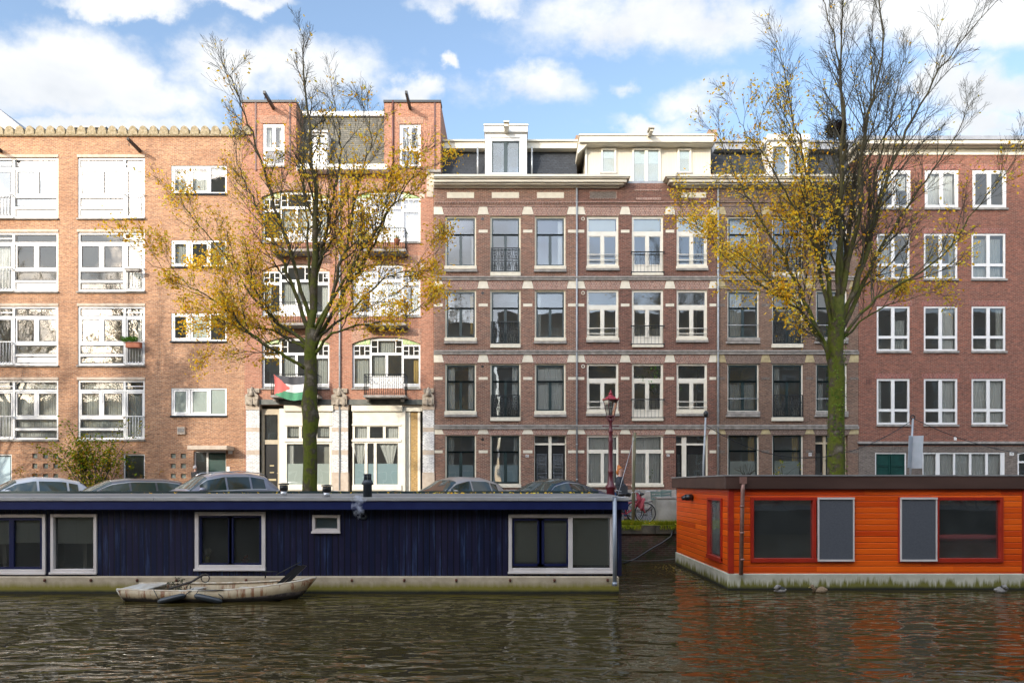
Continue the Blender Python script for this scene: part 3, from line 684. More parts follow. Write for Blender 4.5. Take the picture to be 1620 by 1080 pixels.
m = MB(); m.fb(633, 669, 640.5, 650, .1, .3, 0); m.fb(636.5, 648, 650, GV, .2, .4, 0); m.fb(648, 661, 650, GV, .24, .4, 1); m.fb(660, 664, 650, GV, .2, .4, 0); m.build('porch', [M['offwhite'], M['brickY']], bB)
m = MB(); m.fb(664, 669, 700, GV, .3, .36); m.build('front_door', M['black'], bB)
pipe(bB, 538, 268, 775)
pipe(bB, 622, 160, 268, .05, -.05, 'pipebrown'); 
# upper storey, towers, mansard
def tower(u0, u1, hole, sideR=False):
    wall(bB, u0, u1, 161, 268, [hole], M['brickB'], rev=.2, d0=-.02, name='tower')
    m = MB(); m.fb(u0-1, u1+1, 159.5, 163, -.08, .5); m.build('tower_coping', M['iron'], bB)
    a, c, e, g = hole
    win(bB, a, c, e, g, 'f', t=3.4, bars=[((a+c)/2-1.6, (a+c)/2+1.6, e+3, e+39), (a+3, c-3, e+38, e+42)], panels=[], sash=[(a+3.6, (a+c)/2-1.6, e+4, e+38), ((a+c)/2+1.6, c-3.6, e+4, e+38)], st=1.2, cur=[('sheer', a+4, (a+c)/2-6, e+4, e+38), ('sheer', (a+c)/2+7, c-4, e+4, e+38)], d=.06, gmat='glass', name='tower_window')
    m = MB(); m.fprism([(a-3, e-.3), (c+3, e-.3), (c+6, e-12), (a-6, e-12)], -.035, -.021); m.build('soldier_arch', M['brickBs'], bB)
    m = MB(); m.fb(a-1, c+1, g+.2, g+2.2, -.1, .05); m.build('window_ledge', M['greystone'], bB)
tower(383, 469, (416, 450, 196, 262)); tower(608, 697, (632, 665.5, 197, 263))
m = MB()
for u in (405, 459, 688): m.fb(u-1.2, u+1.2, 163, 270, -.05, -.021)
m.build('brick_recess', M['pipebrown'], bB)
m = MB(); m.fb(676, 697, 268, 272, -.12, .3); m.build('corbel', M['greystone'], bB)
roofbox(bB, 469.2, 607.8, 183, 262, .3, .9, 'slategrey', 'mansard_roof')
m = MB(); m.fb(469.2, 607.8, 176, 183, 1.05, 1.6); m.build('roof_edge', M['white'], bB)
m = MB(); m.fb(469, 612, 259.5, 267.9, -.5, .3); m.fb(469, 611, 268, 270, -.3, -.001); m.build('gutter', M['white'], bB)
m = MB(); m.ring(488, 516, 208, 259, 3, .15, .4); m.fb(500.5, 503.5, 211, 256, .15, .4); m.fb(486, 518, 205, 208, .05, 1.2); m.fb(486.5, 488, 208, 259, .2, 1.2); m.fb(516, 517.5, 208, 259, .2, 1.2)
dm = m.build('dormer', M['white'], bB)
m = MB(); m.fb(491, 513, 211, 256, .27, .28); m.build('pane', M['glassB'], dm)
hoist(bB, 649, 172, 1.3, .12, .18, None, .05); hoist(bB, 433, 172, 1.3, .12, .18, None, .05)
# ================================================================== C D E : three brick houses in one row
def scircle(b, u, v, mat, name='wall_vent', r=2.3, rg=False):
    m = MB()
    if rg: m.loop((X(u), F-.02, Z(v)), .075, .022, k=12)
    else:
        n = 12; c = [(X(u)+r/32*math.cos(2*PI*i/n), Z(v)+r/32*math.sin(2*PI*i/n)) for i in range(n)]; m.prism(c, F-.012, F+.02)
    return m.build(name, mat, b)
FL = [(342, 420.5, 436.5), (458.5, 534, 553.5), (574.5, 650, 671.5)]   # window top, bottom, string course top for floors 4..2
def stones(b, us, v0, v1, mat, flare=3.2, ground=False):
    m = MB()
    for a, c, l, r in us:
        m.fprism([(a+(flare if l else 0), v0), (c-(flare if r else 0), v0), (c, v1), (a, v1)], -.022, .02)
    return m.build('keystone', mat, b)
def row_house(b, u0, u1, cols, doorcol, bm, bs, stone, style, gtop, vents):
    """cols: three (left,right) opening pairs; middle floors get a french door with an iron rail"""
    holes = []
    for v0, v1, s in FL:
        for i, (a, c) in enumerate(cols):
            holes.append((a, c, v0, v1+(13.5 if i == 1 else 3)))
    for i, (a, c) in enumerate(cols):
        holes.append((a-(1 if i == doorcol else 0), c+(1 if i == doorcol else 0), gtop, GV if i == doorcol else 766))
    wall(b, u0, u1, 290, GV, holes, bm, rmat=M['cream'] if style != 'E' else bm, rev=.22)
    rooms(b, u0, u1, 292, GV, [330, 447, 563, 680], [(cols[0][1]+cols[1][0])/2])
    # string courses
    for v0, v1, s in FL:
        m = MB(); m.fb(u0, u1, s, s+2.5, -.12, .02); m.fb(u0, u1, s+2.5, s+7, -.08, .02); m.build('string_course', M['greystone'], b)
    # stones between the windows and light bands
    edges = [(u0, cols[0][0]-2, False, True), (cols[0][1]+2, cols[1][0]-2, True, True), (cols[1][1]+2, cols[2][0]-2, True, True), (cols[2][1]+2, u1, True, False)]
    for k, vt in enumerate([327.5, 444.5, 561, 679]):
        stones(b, edges, vt, vt+(12 if k < 3 else 7.5), stone)
        m = MB()
        for i, (a, c) in enumerate(cols): m.fprism([(a-4.6, vt), (c+4.6, vt), (c+1.4, vt+(14 if k < 3 else 9)), (a-1.4, vt+(14 if k < 3 else 9))], -.018, .015)
        m.build('flat_arch', bs, b)
    m = MB()
    for vb in (363.7, 480.3, 596.2, 712):
        for (a, c, l, r) in edges: m.fb(a+(2 if l else 0), c-(2 if r else 0), vb, vb+4.4, -.012, .02)
    m.build('stone_band', stone if style != 'E' else M['brickG'], b)
    wi = 0
    for fi, (v0, v1, s) in enumerate(FL):
        for i, (a, c) in enumerate(cols):
            wi += 1; mid = (a+c)/2; french = i == 1; vb = v1+(13.5 if french else 3)
            if style in 'CE':
                tb = v0+27.5
                sash = [(a+2.2, c-2.2, v0+2.8, tb+2), (a+2.2, c-2.2, tb, v1-.5 if not french else v1+9), (mid-2.2, mid+2.2, tb+2, v1-1 if not french else v1+8, 'bar')]
                cur = CUR_C[style].get((fi, i), [])
                cur = [(k[0], a+k[1]*(c-a), a+k[2]*(c-a), v0+k[3]*(v1-v0), v0+k[4]*(v1-v0)) for k in cur]
                tt = (2.2, 2.2, 2.4, 1.2)
                def rl(w, a=a, c=c, v0=v0, v1=v1, french=french):
                    if french:
                        m = MB(); iron_panel(m, a+1.5, c-1.5, v0+50, v1+9.5, -.03); m.build('railing', M['iron'], w)
                        m = MB(); m.fb(a, c, v1+9.8, v1+15.5, -.1, .08); m.build('threshold', M['cream'], w)
                    elif style == 'E':
                        m = MB(); m.tube([(X(a+1), F-.02, Z(v0+56)), (X(c-1), F-.02, Z(v0+56))], .02, 5); m.build('safety_bar', M['steel'], w)
                win(b, a, c, v0, v1+(9.8 if french else .3), 'f', t=tt, fm=M['cream'] if style == 'C' else M['frameD'], d=.12, sash=sash, sm=M['darkgreen'], cur=cur, sill=None if french else (a-1, c+1, v1+.3, v1+5.8), sillm='cream' if style == 'C' else 'greystone', rail=rl, name='french_window' if french else 'sash_window')
                if not french:
                    m = MB(); m.fb(a-1.6, c+1.8, v1+5.8, v1+9, -.1, .01); m.build('window_ledge', M['greystone'], b)
            else:
                bars = [(a+2, c-2, v0+23.5, v0+30.5), (mid-2.6, mid+2.6, v0+30, v1)]
                sash = [(a+2.6, mid-1.6, v0+30, v1-2 if not french else v1-1), (mid+1.6, c-2.6, v0+30, v1-2 if not french else v1-1)]
                cur = {(0,0): [('blind', a+4, c-4, v0+4, v0+22)], (0,1): [('blind', a+4, c-4, v0+4, v0+24)], (0,2): [('blind', a+4, c-4, v0+4, v0+22)]}.get((fi, i), [])
                pan = [(a+3, c-3, v1-3, v1+12)] if french else []
                def rl(w, a=a, c=c, v0=v0, v1=v1, french=french):
                    m = MB()
                    if french:
                        y = F-.1
                        for vv, r in ((v0+57.5, .028), (v1+10.5, .024)):
                            m.tube([(X(a-1), y, Z(vv)), (X(c+1), y, Z(vv))], r, 6)
                            for uu in (a-1, c+1): m.lathe((X(uu), y, Z(vv)), [(.02,-.04),(.045,0),(.02,.04)], 6); m.fb(uu-.5, uu+.5, vv-.7, vv+.7, -.1, 0)
                        for k in range(9):
                            uu = a+2+(c-a-4)*k/8.; m.tube([(X(uu), y, Z(v1+10.5)), (X(uu), y, Z(v0+57.5))], .008, 3)
                            if k % 2 == 0 and k < 8: m.tube([(X(uu), y, Z(v0+72)), (X(uu+2.6), y, Z(v0+60)), (X(uu+5.2), y, Z(v0+72))], .008, 3)
                        m.build('railing', M['iron'], w)
                        m = MB(); m.fb(a, c, v1+12, v1+15.5, -.09, .08); m.build('threshold', M['cream'], w)
                    else:
                        for vv in (v0+61, v0+69.5): m.tube([(X(a), F-.04, Z(vv)), (X(c), F-.04, Z(vv))], .022, 5)
                        m.build('safety_bar', M['frameD'], w)
                win(b, a, c, v0, v1+(12 if french else .5), 'f', t=(3, 3, 3.5, 3.6), fm=M['frameD'], d=.1, bars=bars, sash=sash, st=1.6, sm=M['frameD'], cur=cur, panels=pan, sill=None if french else (a-1, c+1, v1+.5, v1+4.5), sillm='cream', rail=rl, name='french_window' if french else 'casement_window')
                if not french:
                    m = MB(); m.fb(a-1.2, c+1.5, v1+4.5, v1+7.8, -.09, .01); m.build('window_ledge', M['greystone'], b)
    # ground floor
    for i, (a, c) in enumerate(cols):
        mid = (a+c)/2
        if i == doorcol:
            m = MB()
            if style == 'D': pm_, sp = (a+9.5, a+16.5), M['frameD']
            elif style == 'C': pm_, sp = (mid-2.4, mid+2.4), M['offwhite']
            else: pm_, sp = (a+13.5, a+17.5), M['beigepaint']
            m.ring(a-1, c+1, gtop, GV, (1.2, 1.2, 2, 0), .2, .3); m.fb(pm_[0], pm_[1], gtop+2, GV, .14, .3); m.fb(a, pm_[0], gtop+13, gtop+16, .16, .3); m.fb(pm_[1], c, gtop+13, gtop+16, .16, .3)
            df = m.build('door_frame', sp, b)
            m = MB(); m.fb(a, pm_[0], gtop+2, gtop+13, .25, .26); m.fb(pm_[1], c, gtop+2, gtop+13, .25, .26); m.build('pane', M['glass'], df)
            for j, (p, q) in enumerate(((a+.4, pm_[0]), (pm_[1], c-.4))):
                m = MB(); m.ring(p, q, gtop+16, GV, 2.2, .2, .28); m.fb(p+2, q-2, gtop+18, gtop+30, .23, .27); m.fb(p+2, q-2, 768, GV-2, .23, .27); dd = m.build('front_door', M['black'], b)
                m = MB(); m.fb(p+2, q-2, gtop+30, 768, .25, .26); m.build('pane', M['glass'], dd)
                if style == 'C':
                    m = MB(); iron_panel(m, p+3, q-3, gtop+30, 762, .19); m.build('door_grille', pm('grille_iron', (.1,.11,.12), .3), dd)
                m = MB(); m.lathe((X(q-3.2 if j == 0 else p+3.2), F+.16, Z(748)), [(.015,-.02),(.03,0),(.015,.02)], 8); m.build('door_knob', M['steel'], dd)
        elif style in 'CE':
            sash = [(a+2.2, c-2.2, gtop+1.5, gtop+28), (a+2.2, c-2.2, gtop+26, 764), (mid-2.4, mid+2.4, gtop+28, 763, 'bar')]
            if style == 'C': cur = [('frost', a+4, c-4, 735, 763), ('grey', a+4, a+13, gtop+3, 762)] if i == 0 else [('frost', a+4, c-4, 735, 763), ('grey', c-11, c-5, gtop+3, 762)]
            else: cur = [('frostw', a+3, c-4, 729, 763), ('yellow', c-15, c-5, gtop+3, 730)]; sash = sash[:2]
            win(b, a, c, gtop, 766, 'f', t=(2.2, 2.2, 1.6, 1.2), fm=M['cream'] if style == 'C' else M['frameD'], sash=sash, sm=M['darkgreen'], cur=cur, sill=(a-1, c+1, 766, 771), sillm='cream', d=.12, name='sash_window')
        else:
            win(b, a, c, gtop, 766, 'f', t=(3, 3, 3.5, 2.5), fm=M['frameD'], d=.1, bars=[(a+2, c-2, gtop+23, gtop+29), (mid-2.6, mid+2.6, gtop+29, 765)], cur=[('sheer', a+4, c-4, gtop+3, 764)], sill=(a-1, c+1, 766, 770), sillm='cream', name='casement_window')
    m = MB(); m.fb(u0, doorcol and u1 or u1, 775, 776, -.03, 0)
    m = MB(); d0 = cols[doorcol]
    for p, q in ((u0, d0[0]-1), (d0[1]+1, u1)):
        if q-p > 1: m.fb(p, q, 774, GV, -.08, .02)
    m.build('plinth', M['greystone'], b)
    if vents:
        for v in (346.5, 463.5, 579.5)+((695,) if style == 'C' else ()):
            if style == 'C': scircle(b, 763.5, v, M['black'])
            else: scircle(b, 922.3, v, M['offwhite'], rg=True)
CUR_C = {'C': {(0,0): [('sheer', .84, .93, .3, .95)], (1,0): [('yellow', .8, .93, .1, .9)], (1,2): [('grey', .07, .2, .06, .95)], (0,2): [('sheer', .76, .92, .06, .95)], (0,1): [('sheer', .88, .93, .06, .95)],
               (2,0): [('sheer', .08, .3, .06, .97), ('sheer', .74, .93, .06, .97)], (2,1): [('grey', .08, .2, .06, .97), ('sheer', .72, .93, .06, .97)], (2,2): [('sheer', .06, .94, .06, .97)]},
         'E': {(1,0): [('grey', .1, .5, .06, .95)], (1,1): [('grey', .6, .9, .06, .95)], (0,0): [('grey', .1, .9, .06, .6)], (2,1): [('grey', .1, .3, .06, .95)], (2,0): [('grey', .1, .9, .38, .95)], (2,2): [('grey', .08, .3, .3, .95)]}}
def cornice(b, u0, u1, cut0, cut1, n='cornice'):
    """moulded wooden cornice; cut = how far the lower layers step back at each end"""
    m = MB()
    for v0, v1, dep, k in ((275.5, 279, -.62, 0), (279, 281.5, -.56, .15), (281.5, 287.5, -.46, .35), (287.5, 289.5, -.3, .6), (289.5, 291.5, -.34, .65), (291.5, 295.5, -.14, 1), (295.5, 297, -.1, 1.05)):
        m.fb(u0+cut0*k, u1-cut1*k, v0, v1, dep, .05)
    n0 = int((u1-u0)/7)
    return m.build(n, M['cornice'], b)
# ---- C
bC = thing('row_house', (X(798), F, PZ), 'purple brick house with dark green sash windows, cream stone bands and a single white dormer', 'house', 'terraced brick houses')
colsC = [(704.2, 753.2), (775.6, 823.6), (846.2, 894.6)]
row_house(bC, 686.3, 911.4, colsC, 2, M['brickC'], M['brickCs'], M['cream'], 'C', 687.5, True)
cornice(bC, 685.5, 997.5, 0, 17)
m = MB()
for a, c in ((707, 750), (778, 821), (849.6, 892)): m.fb(a, c, 304.3, 313.6, -.02, .02)
m.build('stone_panel', M['cream'], bC)
m = MB(); m.fb(686.3, 911.4, 319, 321, -.05, .01); m.fb(686.3, 911.4, 325.3, 327, -.035, .01); u = 687
while u < 911: m.fb(u, u+1.6, 321, 323.4, -.04, .01); u += 3.4
m.build('dentil_course', M['brickCs'], bC)
roofbox(bC, 697.3, 915, 235, 290, .35, 1.1, 'slate', 'mansard_roof')
m = MB(); m.fb(701, 767, 222.5, 234.5, .95, 1.9); m.fb(834, 914, 222.5, 234.5, .95, 1.9); m.fb(700, 767.5, 220.5, 223, .85, 2); m.fb(833.5, 915, 220.5, 223, .85, 2); m.build('roof_gutter', M['cornice'], bC)
pipe(bC, 755, 226, 276, .045, .42, 'steel'); pipe(bC, 842, 226, 276, .045, .42, 'steel')
m = MB(); m.ring(767.5, 833.5, 208, 276, (10.5, 11.5, 13.5, 2.5), .1, .3); m.fb(765.8, 835, 197.5, 209, -.05, 2.2); m.fb(765, 835.8, 196.2, 198.2, -.12, 2.3); m.fb(767.5, 770, 209, 276, .3, 2.2); m.fb(831, 833.5, 209, 276, .3, 2.2)
m.ring(774, 826, 215, 274, 1.6, .06, .1)
dm = m.build('dormer', M['white'], bC)
m = MB(); m.ring(778.2, 821.8, 221.5, 273, 1.8, .14, .2); m.fb(797, 803, 223, 272, .13, .2); m.build('sash', M['darkgreen'], dm)
m = MB(); m.fb(778, 822, 221.5, 273, .17, .175); m.build('pane', M['glass'], dm)
m = MB(); m.fb(770, 832, 212, 273, 2.0, 2.1); m.build('dormer_back', M['room'], dm)
m = MB(); m.xprism([(F+.2, ZC(209, 0)), (F+.2, ZC(202, 0)), (F-.75, ZC(193, -.75)), (F-.75, ZC(199.5, -.75))], X(797.8), X(804.6)); m.fb(796.8, 805.5, 190.8, 193, -.85, -.3); m.build('hoist_beam', M['cornice'], bC)
pipe(bC, 912.3, 298, 772, .045, -.07)
m = MB(); m.fb(909, 920, 219, 236, 1.5, 2.3); m.fb(911, 919, 214, 219, 1.6, 2.2); m.lathe((X(913), F+1.9, Z(214)), [(.12,0),(.1,.18),(.14,.25)], 8); m.lathe((X(917.5), F+1.9, Z(214)), [(.12,0),(.1,.1),(.14,.15)], 8); m.build('chimney', M['chimney'], bC)
plate(bC, 834, 721, '65', 5, 4)
# ---- D
bD = thing('row_house', (X(1022), F, PZ), 'maroon brick house with cream casement windows under a wide panelled roof extension', 'house', 'terraced brick houses')
colsD = [(928.3, 978.2), (999.7, 1049), (1070.4, 1118.5)]
row_house(bD, 911.8, 1133, colsD, 2, M['brickD'], M['brickCs'], M['cream'], 'D', 687.8, True)
m = MB(); m.fb(1076, 1117, 304.5, 313, -.015, .02); m.build('stone_panel', M['cream'], bD)
m = MB(); m.ring(932, 976, 302.5, 315, 1, -.03, .01); m.fb(933, 975, 303.5, 314, -.01, .01, 1); m.fb(911.8, 1133, 319, 321, -.05, .01); m.fb(911.8, 1133, 325.3, 327, -.035, .01); m.fb(1006, 1046, 313, 317, -.04, .01); m.fb(1004, 1048, 300, 302, -.03, .01)
m.build('dentil_course', [M['brickCs'], M['brickG']], bD)
PN = planks('cream_boarding', (.5,.46,.37), (.46,.42,.34), .13, False, .5, (.4,.36,.28), streak=.1)
m = MB(); m.box(X(927), X(1127), F+.3, F+6, Z(290), Z(226)); m.build('roof_extension', PN, bD)
m = MB(); m.fb(917, 1130, 213.5, 224.5, -.25, 6.2); m.fb(916, 1131, 211.8, 214, -.3, 6.3); m.fb(924, 1130, 224.5, 227, -.15, 6.0)
m.fprism([(917, 214), (930, 214), (930, 229), (913.5, 245), (913.5, 238)], -.1, 3); m.build('roof_edge', M['cornice'], bD)
m = MB(); m.fb(926.3, 929.3, 228, 276, .2, .32); m.build('corner_board', M['offwhite'], bD)
def extwin(u0, u1, v0, v1, mul, curv):
    # sits on the face of the extension (F+.3)
    m = MB(); m.ring(u0, u1, v0, v1, 2.6, .2, .32)
    if mul: m.fb((u0+u1)/2-2.4, (u0+u1)/2+2.4, v0+2, v1-2, .2, .32)
    w = m.build('window', M['frameD'], bD)
    m = MB(); m.fb(u0+2, u1-2, v0+2, v1-2, .26, .265); m.build('pane', M['glass'], w)
    m = MB(); m.fb(u0+2, u1-2, v0+2, v0+(v1-v0)*curv, .28, .29); m.build('blind', M['blind'], w)
    m = MB(); m.fb(u0-2, u1+2, v1, v1+2, .1, .3); m.build('sill', M['greystone'], w)
extwin(952, 976, 231.7, 271.5, False, .48); extwin(1001.5, 1046.5, 231.7, 286.5, True, .5); extwin(1073.8, 1095.5, 232, 271, False, .5)
m = MB(); m.xprism([(F+.3, Z(221)), (F+.3, Z(214)), (F-.9, ZC(202, -.9)), (F-.9, ZC(207, -.9))], X(1023), X(1028)); m.fb(1026.5, 1036, 199.4, 202, -1.0, -.5); m.build('hoist_beam', M['cornice'], bD)
m = MB(); m.fb(914, 1053, 286, 291, .02, .3); m.build('lead_flashing', M['zinc'], bD)
pipe(bD, 1135.4, 300, 770, .05, -.07)
m = MB(); m.fb(1121, 1134, 205, 226, 2, 3); m.lathe((X(1124), F+2.5, Z(205)), [(.15,0),(.12,.2),(.2,.24),(.2,.3)], 8); m.lathe((X(1131), F+2.5, Z(205)), [(.15,0),(.12,.28),(.2,.32),(.2,.38)], 8); m.build('chimney', M['chimney'], bD)
plate(bD, 1057, 720, '67', 4.5, 3.8)
# ---- E
bE = thing('row_house', (X(1245), F, PZ), 'brown brick house with dark sash windows and yellowed stone bands, mostly behind the right tree', 'house', 'terraced brick houses')
colsE = [(1150.8, 1201), (1221.4, 1271), (1290.8, 1340.5)]
row_house(bE, 1133.4, 1358, colsE, 2, M['brickE'], M['brickEs'], M['yellowstone'], 'E', 686, False)
cornice(bE, 1053, 1358, 18, 0)
m = MB(); m.fb(1133.4, 1358, 319, 321, -.05, .01); m.fb(1133.4, 1358, 325.3, 327, -.035, .01); m.build('dentil_course', M['brickEs'], bE)
m = MB()
for a, c in ((1155, 1197), (1225, 1267), (1295, 1337)): m.fb(a, c, 304.5, 313, -.015, .02)
m.build('stone_panel', M['brickG'], bE)
roofbox(bE, 1133.4, 1358, 236, 290, .35, 1.1, 'slate', 'mansard_roof')
m = MB(); m.fb(1131, 1216, 224, 236, .95, 1.9); m.fb(1279, 1358, 224, 236, .95, 1.9); m.fb(1131, 1216, 221.5, 224.5, .85, 2); m.fb(1279, 1358, 221.5, 224.5, .85, 2); m.build('roof_gutter', M['zinc'], bE)
m = MB(); m.ring(1216, 1279, 221, 276, (8, 8, 9, 2), .1, .3); m.fb(1214, 1281, 213, 221.5, -.05, 2.2); m.fb(1216, 1218.5, 221, 276, .3, 2.2); m.fb(1276.5, 1279, 221, 276, .3, 2.2); m.fb(1245, 1250, 230, 274, .12, .28)
dm = m.build('dormer', M['white'], bE)
m = MB(); m.fb(1224, 1271, 230, 274, .19, .195); m.build('pane', M['glass'], dm)
m = MB(); m.fb(1219, 1276, 222, 275, 2.0, 2.1); m.build('dormer_back', M['room'], dm)
m = MB()
for a in range(12): m.tube([(X(1140+6.2*a), F+2.5, Z(222)), (X(1140+6.2*a), F+2.5, Z(206))], .015, 4)
m.tube([(X(1139), F+2.5, Z(206)), (X(1210), F+2.5, Z(206))], .02, 4)
m.tube([(X(1216), F+2.5, Z(221)), (X(1216), F+2.5, Z(202)), (X(1285), F+2.5, Z(202)), (X(1285), F+2.5, Z(221))], .02, 4)
m.build('roof_railing', M['steel'], bE)
plate(bE, 1281.5, 718.5, '69', 4.6, 4.8)
# ================================================================== F : red brick apartment block
bF = thing('apartment_building', (X(1500), F, PZ), 'plain red brick block with white windows and cream eaves at the right edge', 'building')
F0, F1 = 1358.4, 1800
colF = [(1387, 1439.3), (1461.5, 1515), (1537, 1591), (1626, 1680), (1702, 1755)]
rowF = [(269, 329), (369.5, 441), (484.4, 555), (599, 671)]
hol = []
for ri, (v0, v1) in enumerate(rowF):
    for a, c in colF: hol.append((a+(1.5 if ri == 0 else 0), c+(1.5 if ri == 0 else 0), v0, v1))
hol += [(1384.5, 1434, 715.6, GV), (1459.3, 1589.6, 715.6, 768), (1609.8, 1650, 715.6, 768)]
wall(bF, F0, F1, 245, 706, [h for h in hol if h[3] < 706], M['brickF'], rev=.14)
wall(bF, F0, F1, 706, GV, [h for h in hol if h[3] > 706], M['brickG'], rev=.14, d0=.0, name='ground_floor_wall')
rooms(bF, F0, F1, 247, GV, [262, 356, 470, 586, 702], [1525])
m = MB(); m.fb(F0, F1, 698, 701.5, -.12, .01); m.fb(F0, F1, 701.5, 704, -.05, .01, 1); m.build('string_course', [M['greystone'], M['black']], bF)
m = MB(); m.fb(F0, F1, 231, 245.5, -.04, 5, 0); m.fb(F0, F1, 226.5, 231.5, -.28, 5, 1); m.fb(F0, F1, 220, 227, -.5, 5.2, 0); m.fb(F0, F1, 214.5, 220.5, -.56, 5.3, 2); m.build('eaves', [M['offwhite'], M['cornice'], M['zinc']], bF)
cF = {(1,0): [('grey', .1,.45,.04,.96)], (2,0): [('grey', .5,.9,.3,.96)], (0,0): [('sheer', .1,.9,.04,.5)], (0,1): [('sheer', .1,.9,.04,.96)], (3,2): [('sheer', .05,.95,.04,.96)], (3,0): [('sheer', .05,.2,.04,.96)], (3,1): [('sheer', .55,.95,.04,.96)], (2,1): [('sheer', .6,.95,.04,.96)], (2,2): [('grey', .8,.95,.04,.96)], (1,2): [('grey', .04,.94,.1,.96)], (1,1): [('grey', .8,.94,.1,.96)]}
for ri, (v0, v1) in enumerate(rowF):
    for ii, (a, c) in enumerate(colF):
        if ri == 0: a += 1.5; c += 1.5
        mid = (a+c)/2; H = v1-v0
        if ri == 0: bars = [(mid-3, mid+3, v0+4, v1-4)]; sash = [(a+4, mid-1, v0+4, v1-4), (mid+1, c-4, v0+4, v1-4)]; t = (4, 5, 4, 5)
        else: bars = [(mid-2.6, mid+2.6, v0+3, v1-3), (a+2, c-2, v0+H*.66, v0+H*.72)]; sash = []; t = 3
        cur = [(k[0], a+k[1]*(c-a), a+k[2]*(c-a), v0+k[3]*H, v0+k[4]*H) for k in cF.get((ri, ii), [])]
        win(bF, a, c, v0, v1, 'f', t=t, bars=bars, sash=sash, st=1.3, cur=cur, d=.06, gmat='glass')
        m = MB(); m.fb(a-1, c+1.4, v1+.2, v1+3.4, -.08, .05); m.build('window_ledge', M['greystone'], bF)
        m = MB(); m.fb(a-3, c+3, v0-8.5, v0-.3, -.006, .02); m.build('soldier_course', M['brickFs'], bF)
m = MB(); m.ring(1384.5, 1434, 715.6, GV, (2, 2, 2, 0), .03, .12); gf = m.build('garage_door', M['white'], bF)
m = MB()
for a, c in ((1386.5, 1409), (1410, 1432)):
    m.ring(a, c, 717.6, GV, 1.8, .05, .12); m.fb(a+1.5, c-1.5, 736.5, 738.3, .05, .12); m.fb(a+1.5, c-1.5, 719, 736, .08, .12); m.fb(a+1.5, c-1.5, 738, GV, .08, .12)
m.build('door_leaf', M['doorgreen'], gf)
win(bF, 1459.3, 1589.6, 715.6, 768, 'f', t=2, bars=[(1481, 1487, 717, 767), (1508.6, 1511.6, 717, 767), (1533.8, 1537.2, 717, 767), (1559.5, 1563.5, 717, 767), (1583.5, 1588, 717, 767)], cur=[('sheer', 1461, 1588, 717, 766)], d=.05, name='strip_window')
win(bF, 1609.8, 1650, 715.6, 768, 'f', t=2.4, bars=[(1611, 1649, 729, 732)], d=.05, name='window')
plate(bF, 1600.2, 717.6, '71', 6.4, 5); plate(bF, 1511, 693.5, None, 4, 5, 'sign_plate')
m = MB()
for k in range(4): m.fb(1370+2.4*k, 1371.3+2.4*k, 600, 607, -.006, .01)
m.build('wall_vent', M['pipebrown'], bF)
# grey building seen above the left parapet
bG = thing('roof_shed', (X(-60), F+12, PZ), 'grey sheet clad building with a sloping roof edge beyond the scalloped parapet', 'building')
def X2(u, D): return (u-810)/1080*D
m = MB(); D = F+13
m.prism([(X2(-150, D), PZ), (X2(-150, D), 27.0), (X2(-20, D), EYE+(766-158)/1080*D), (X2(40, D), EYE+(766-206)/1080*D), (X2(44, D), PZ)], D, D+10)
m.build('cladding', planks('grey_cladding', (.3,.3,.31), (.26,.26,.27), .3, False, .5, (.15,.15,.16)), bG)
# ================================================================== setting
def P3(u, v, D): return Vector(((u-810)/1080*D, D, EYE+(766-v)/1080*D))
m = MB(); m.box(-160, 160, 21.25, 260, -1.5, QZ); tag(m.build('ground', M['ground']), kind='structure')
m = MB(); m.quad((-160, 21.9, QZ+.004), (160, 21.9, QZ+.004), (160, 31.6, QZ+.004), (-160, 31.6, QZ+.004)); tag(m.build('road', M['asphalt']), kind='structure')
m = MB(); m.box(-160, 160, 31.4, F+.2, QZ-.1, PZ); tag(m.build('pavement', M['paving']), kind='structure')
m = MB(); m.box(-160, 160, -200, -2.0, -1.5, 1.13); tag(m.build('near_quay', M['asphalt']), kind='structure')
def water():
    m, nt, out = newmat('canal_water'); L = nt.links.new
    b = nt.nodes.new('ShaderNodeBsdfPrincipled'); L(b.outputs[0], out.inputs[0])
    setin(b, Base_Color=(.045,.033,.009,1), Roughness=.04, IOR=1.34); b.inputs['Specular IOR Level'].default_value = .6
    p = posn(nt)
    wob = N(nt, 'ShaderNodeTexNoise', Scale=.35, Detail=2); L(p, wob.inputs['Vector'])
    def layer(sx, sy, det, amp, dist=0, prev=None, rot=0, mask=False):
        mp = nt.nodes.new('ShaderNodeMapping'); mp.inputs['Scale'].default_value = (sx, sy, 1); mp.inputs['Rotation'].default_value = (0, 0, rot); L(p, mp.inputs[0])
        n = N(nt, 'ShaderNodeTexNoise', Scale=1, Detail=det, Roughness=.5, Distortion=dist); L(mp.outputs[0], n.inputs['Vector'])
        a = N(nt, 'ShaderNodeMath', operation='MULTIPLY_ADD'); L(n.outputs[0], a.inputs[0]); a.inputs[1].default_value = amp
        if mask:
            mk = nt.nodes.new('ShaderNodeMapRange'); setin(mk, From_Min=.4, From_Max=.62, To_Min=.35, To_Max=1.3); L(wob.outputs[0], mk.inputs[0])
            mu = N(nt, 'ShaderNodeMath', operation='MULTIPLY'); L(n.outputs[0], mu.inputs[0]); L(mk.outputs[0], mu.inputs[1]); L(mu.outputs[0], a.inputs[0])
        if prev is not None: L(prev, a.inputs[2])
        else: a.inputs[2].default_value = 0
        return a.outputs[0]
    h = layer(1.2, 2.9, 0, .05, .5, rot=.12)
    h = layer(2.8, 6.2, 0, .031, .8, h, -.2, True)
    h = layer(7, 13, 0, .003, .5, h, .3, True)
    bp = N(nt, 'ShaderNodeBump', Strength=1.0, Distance=1.0); L(h, bp.inputs['Height']); L(bp.outputs[0], b.inputs['Normal'])
    return m
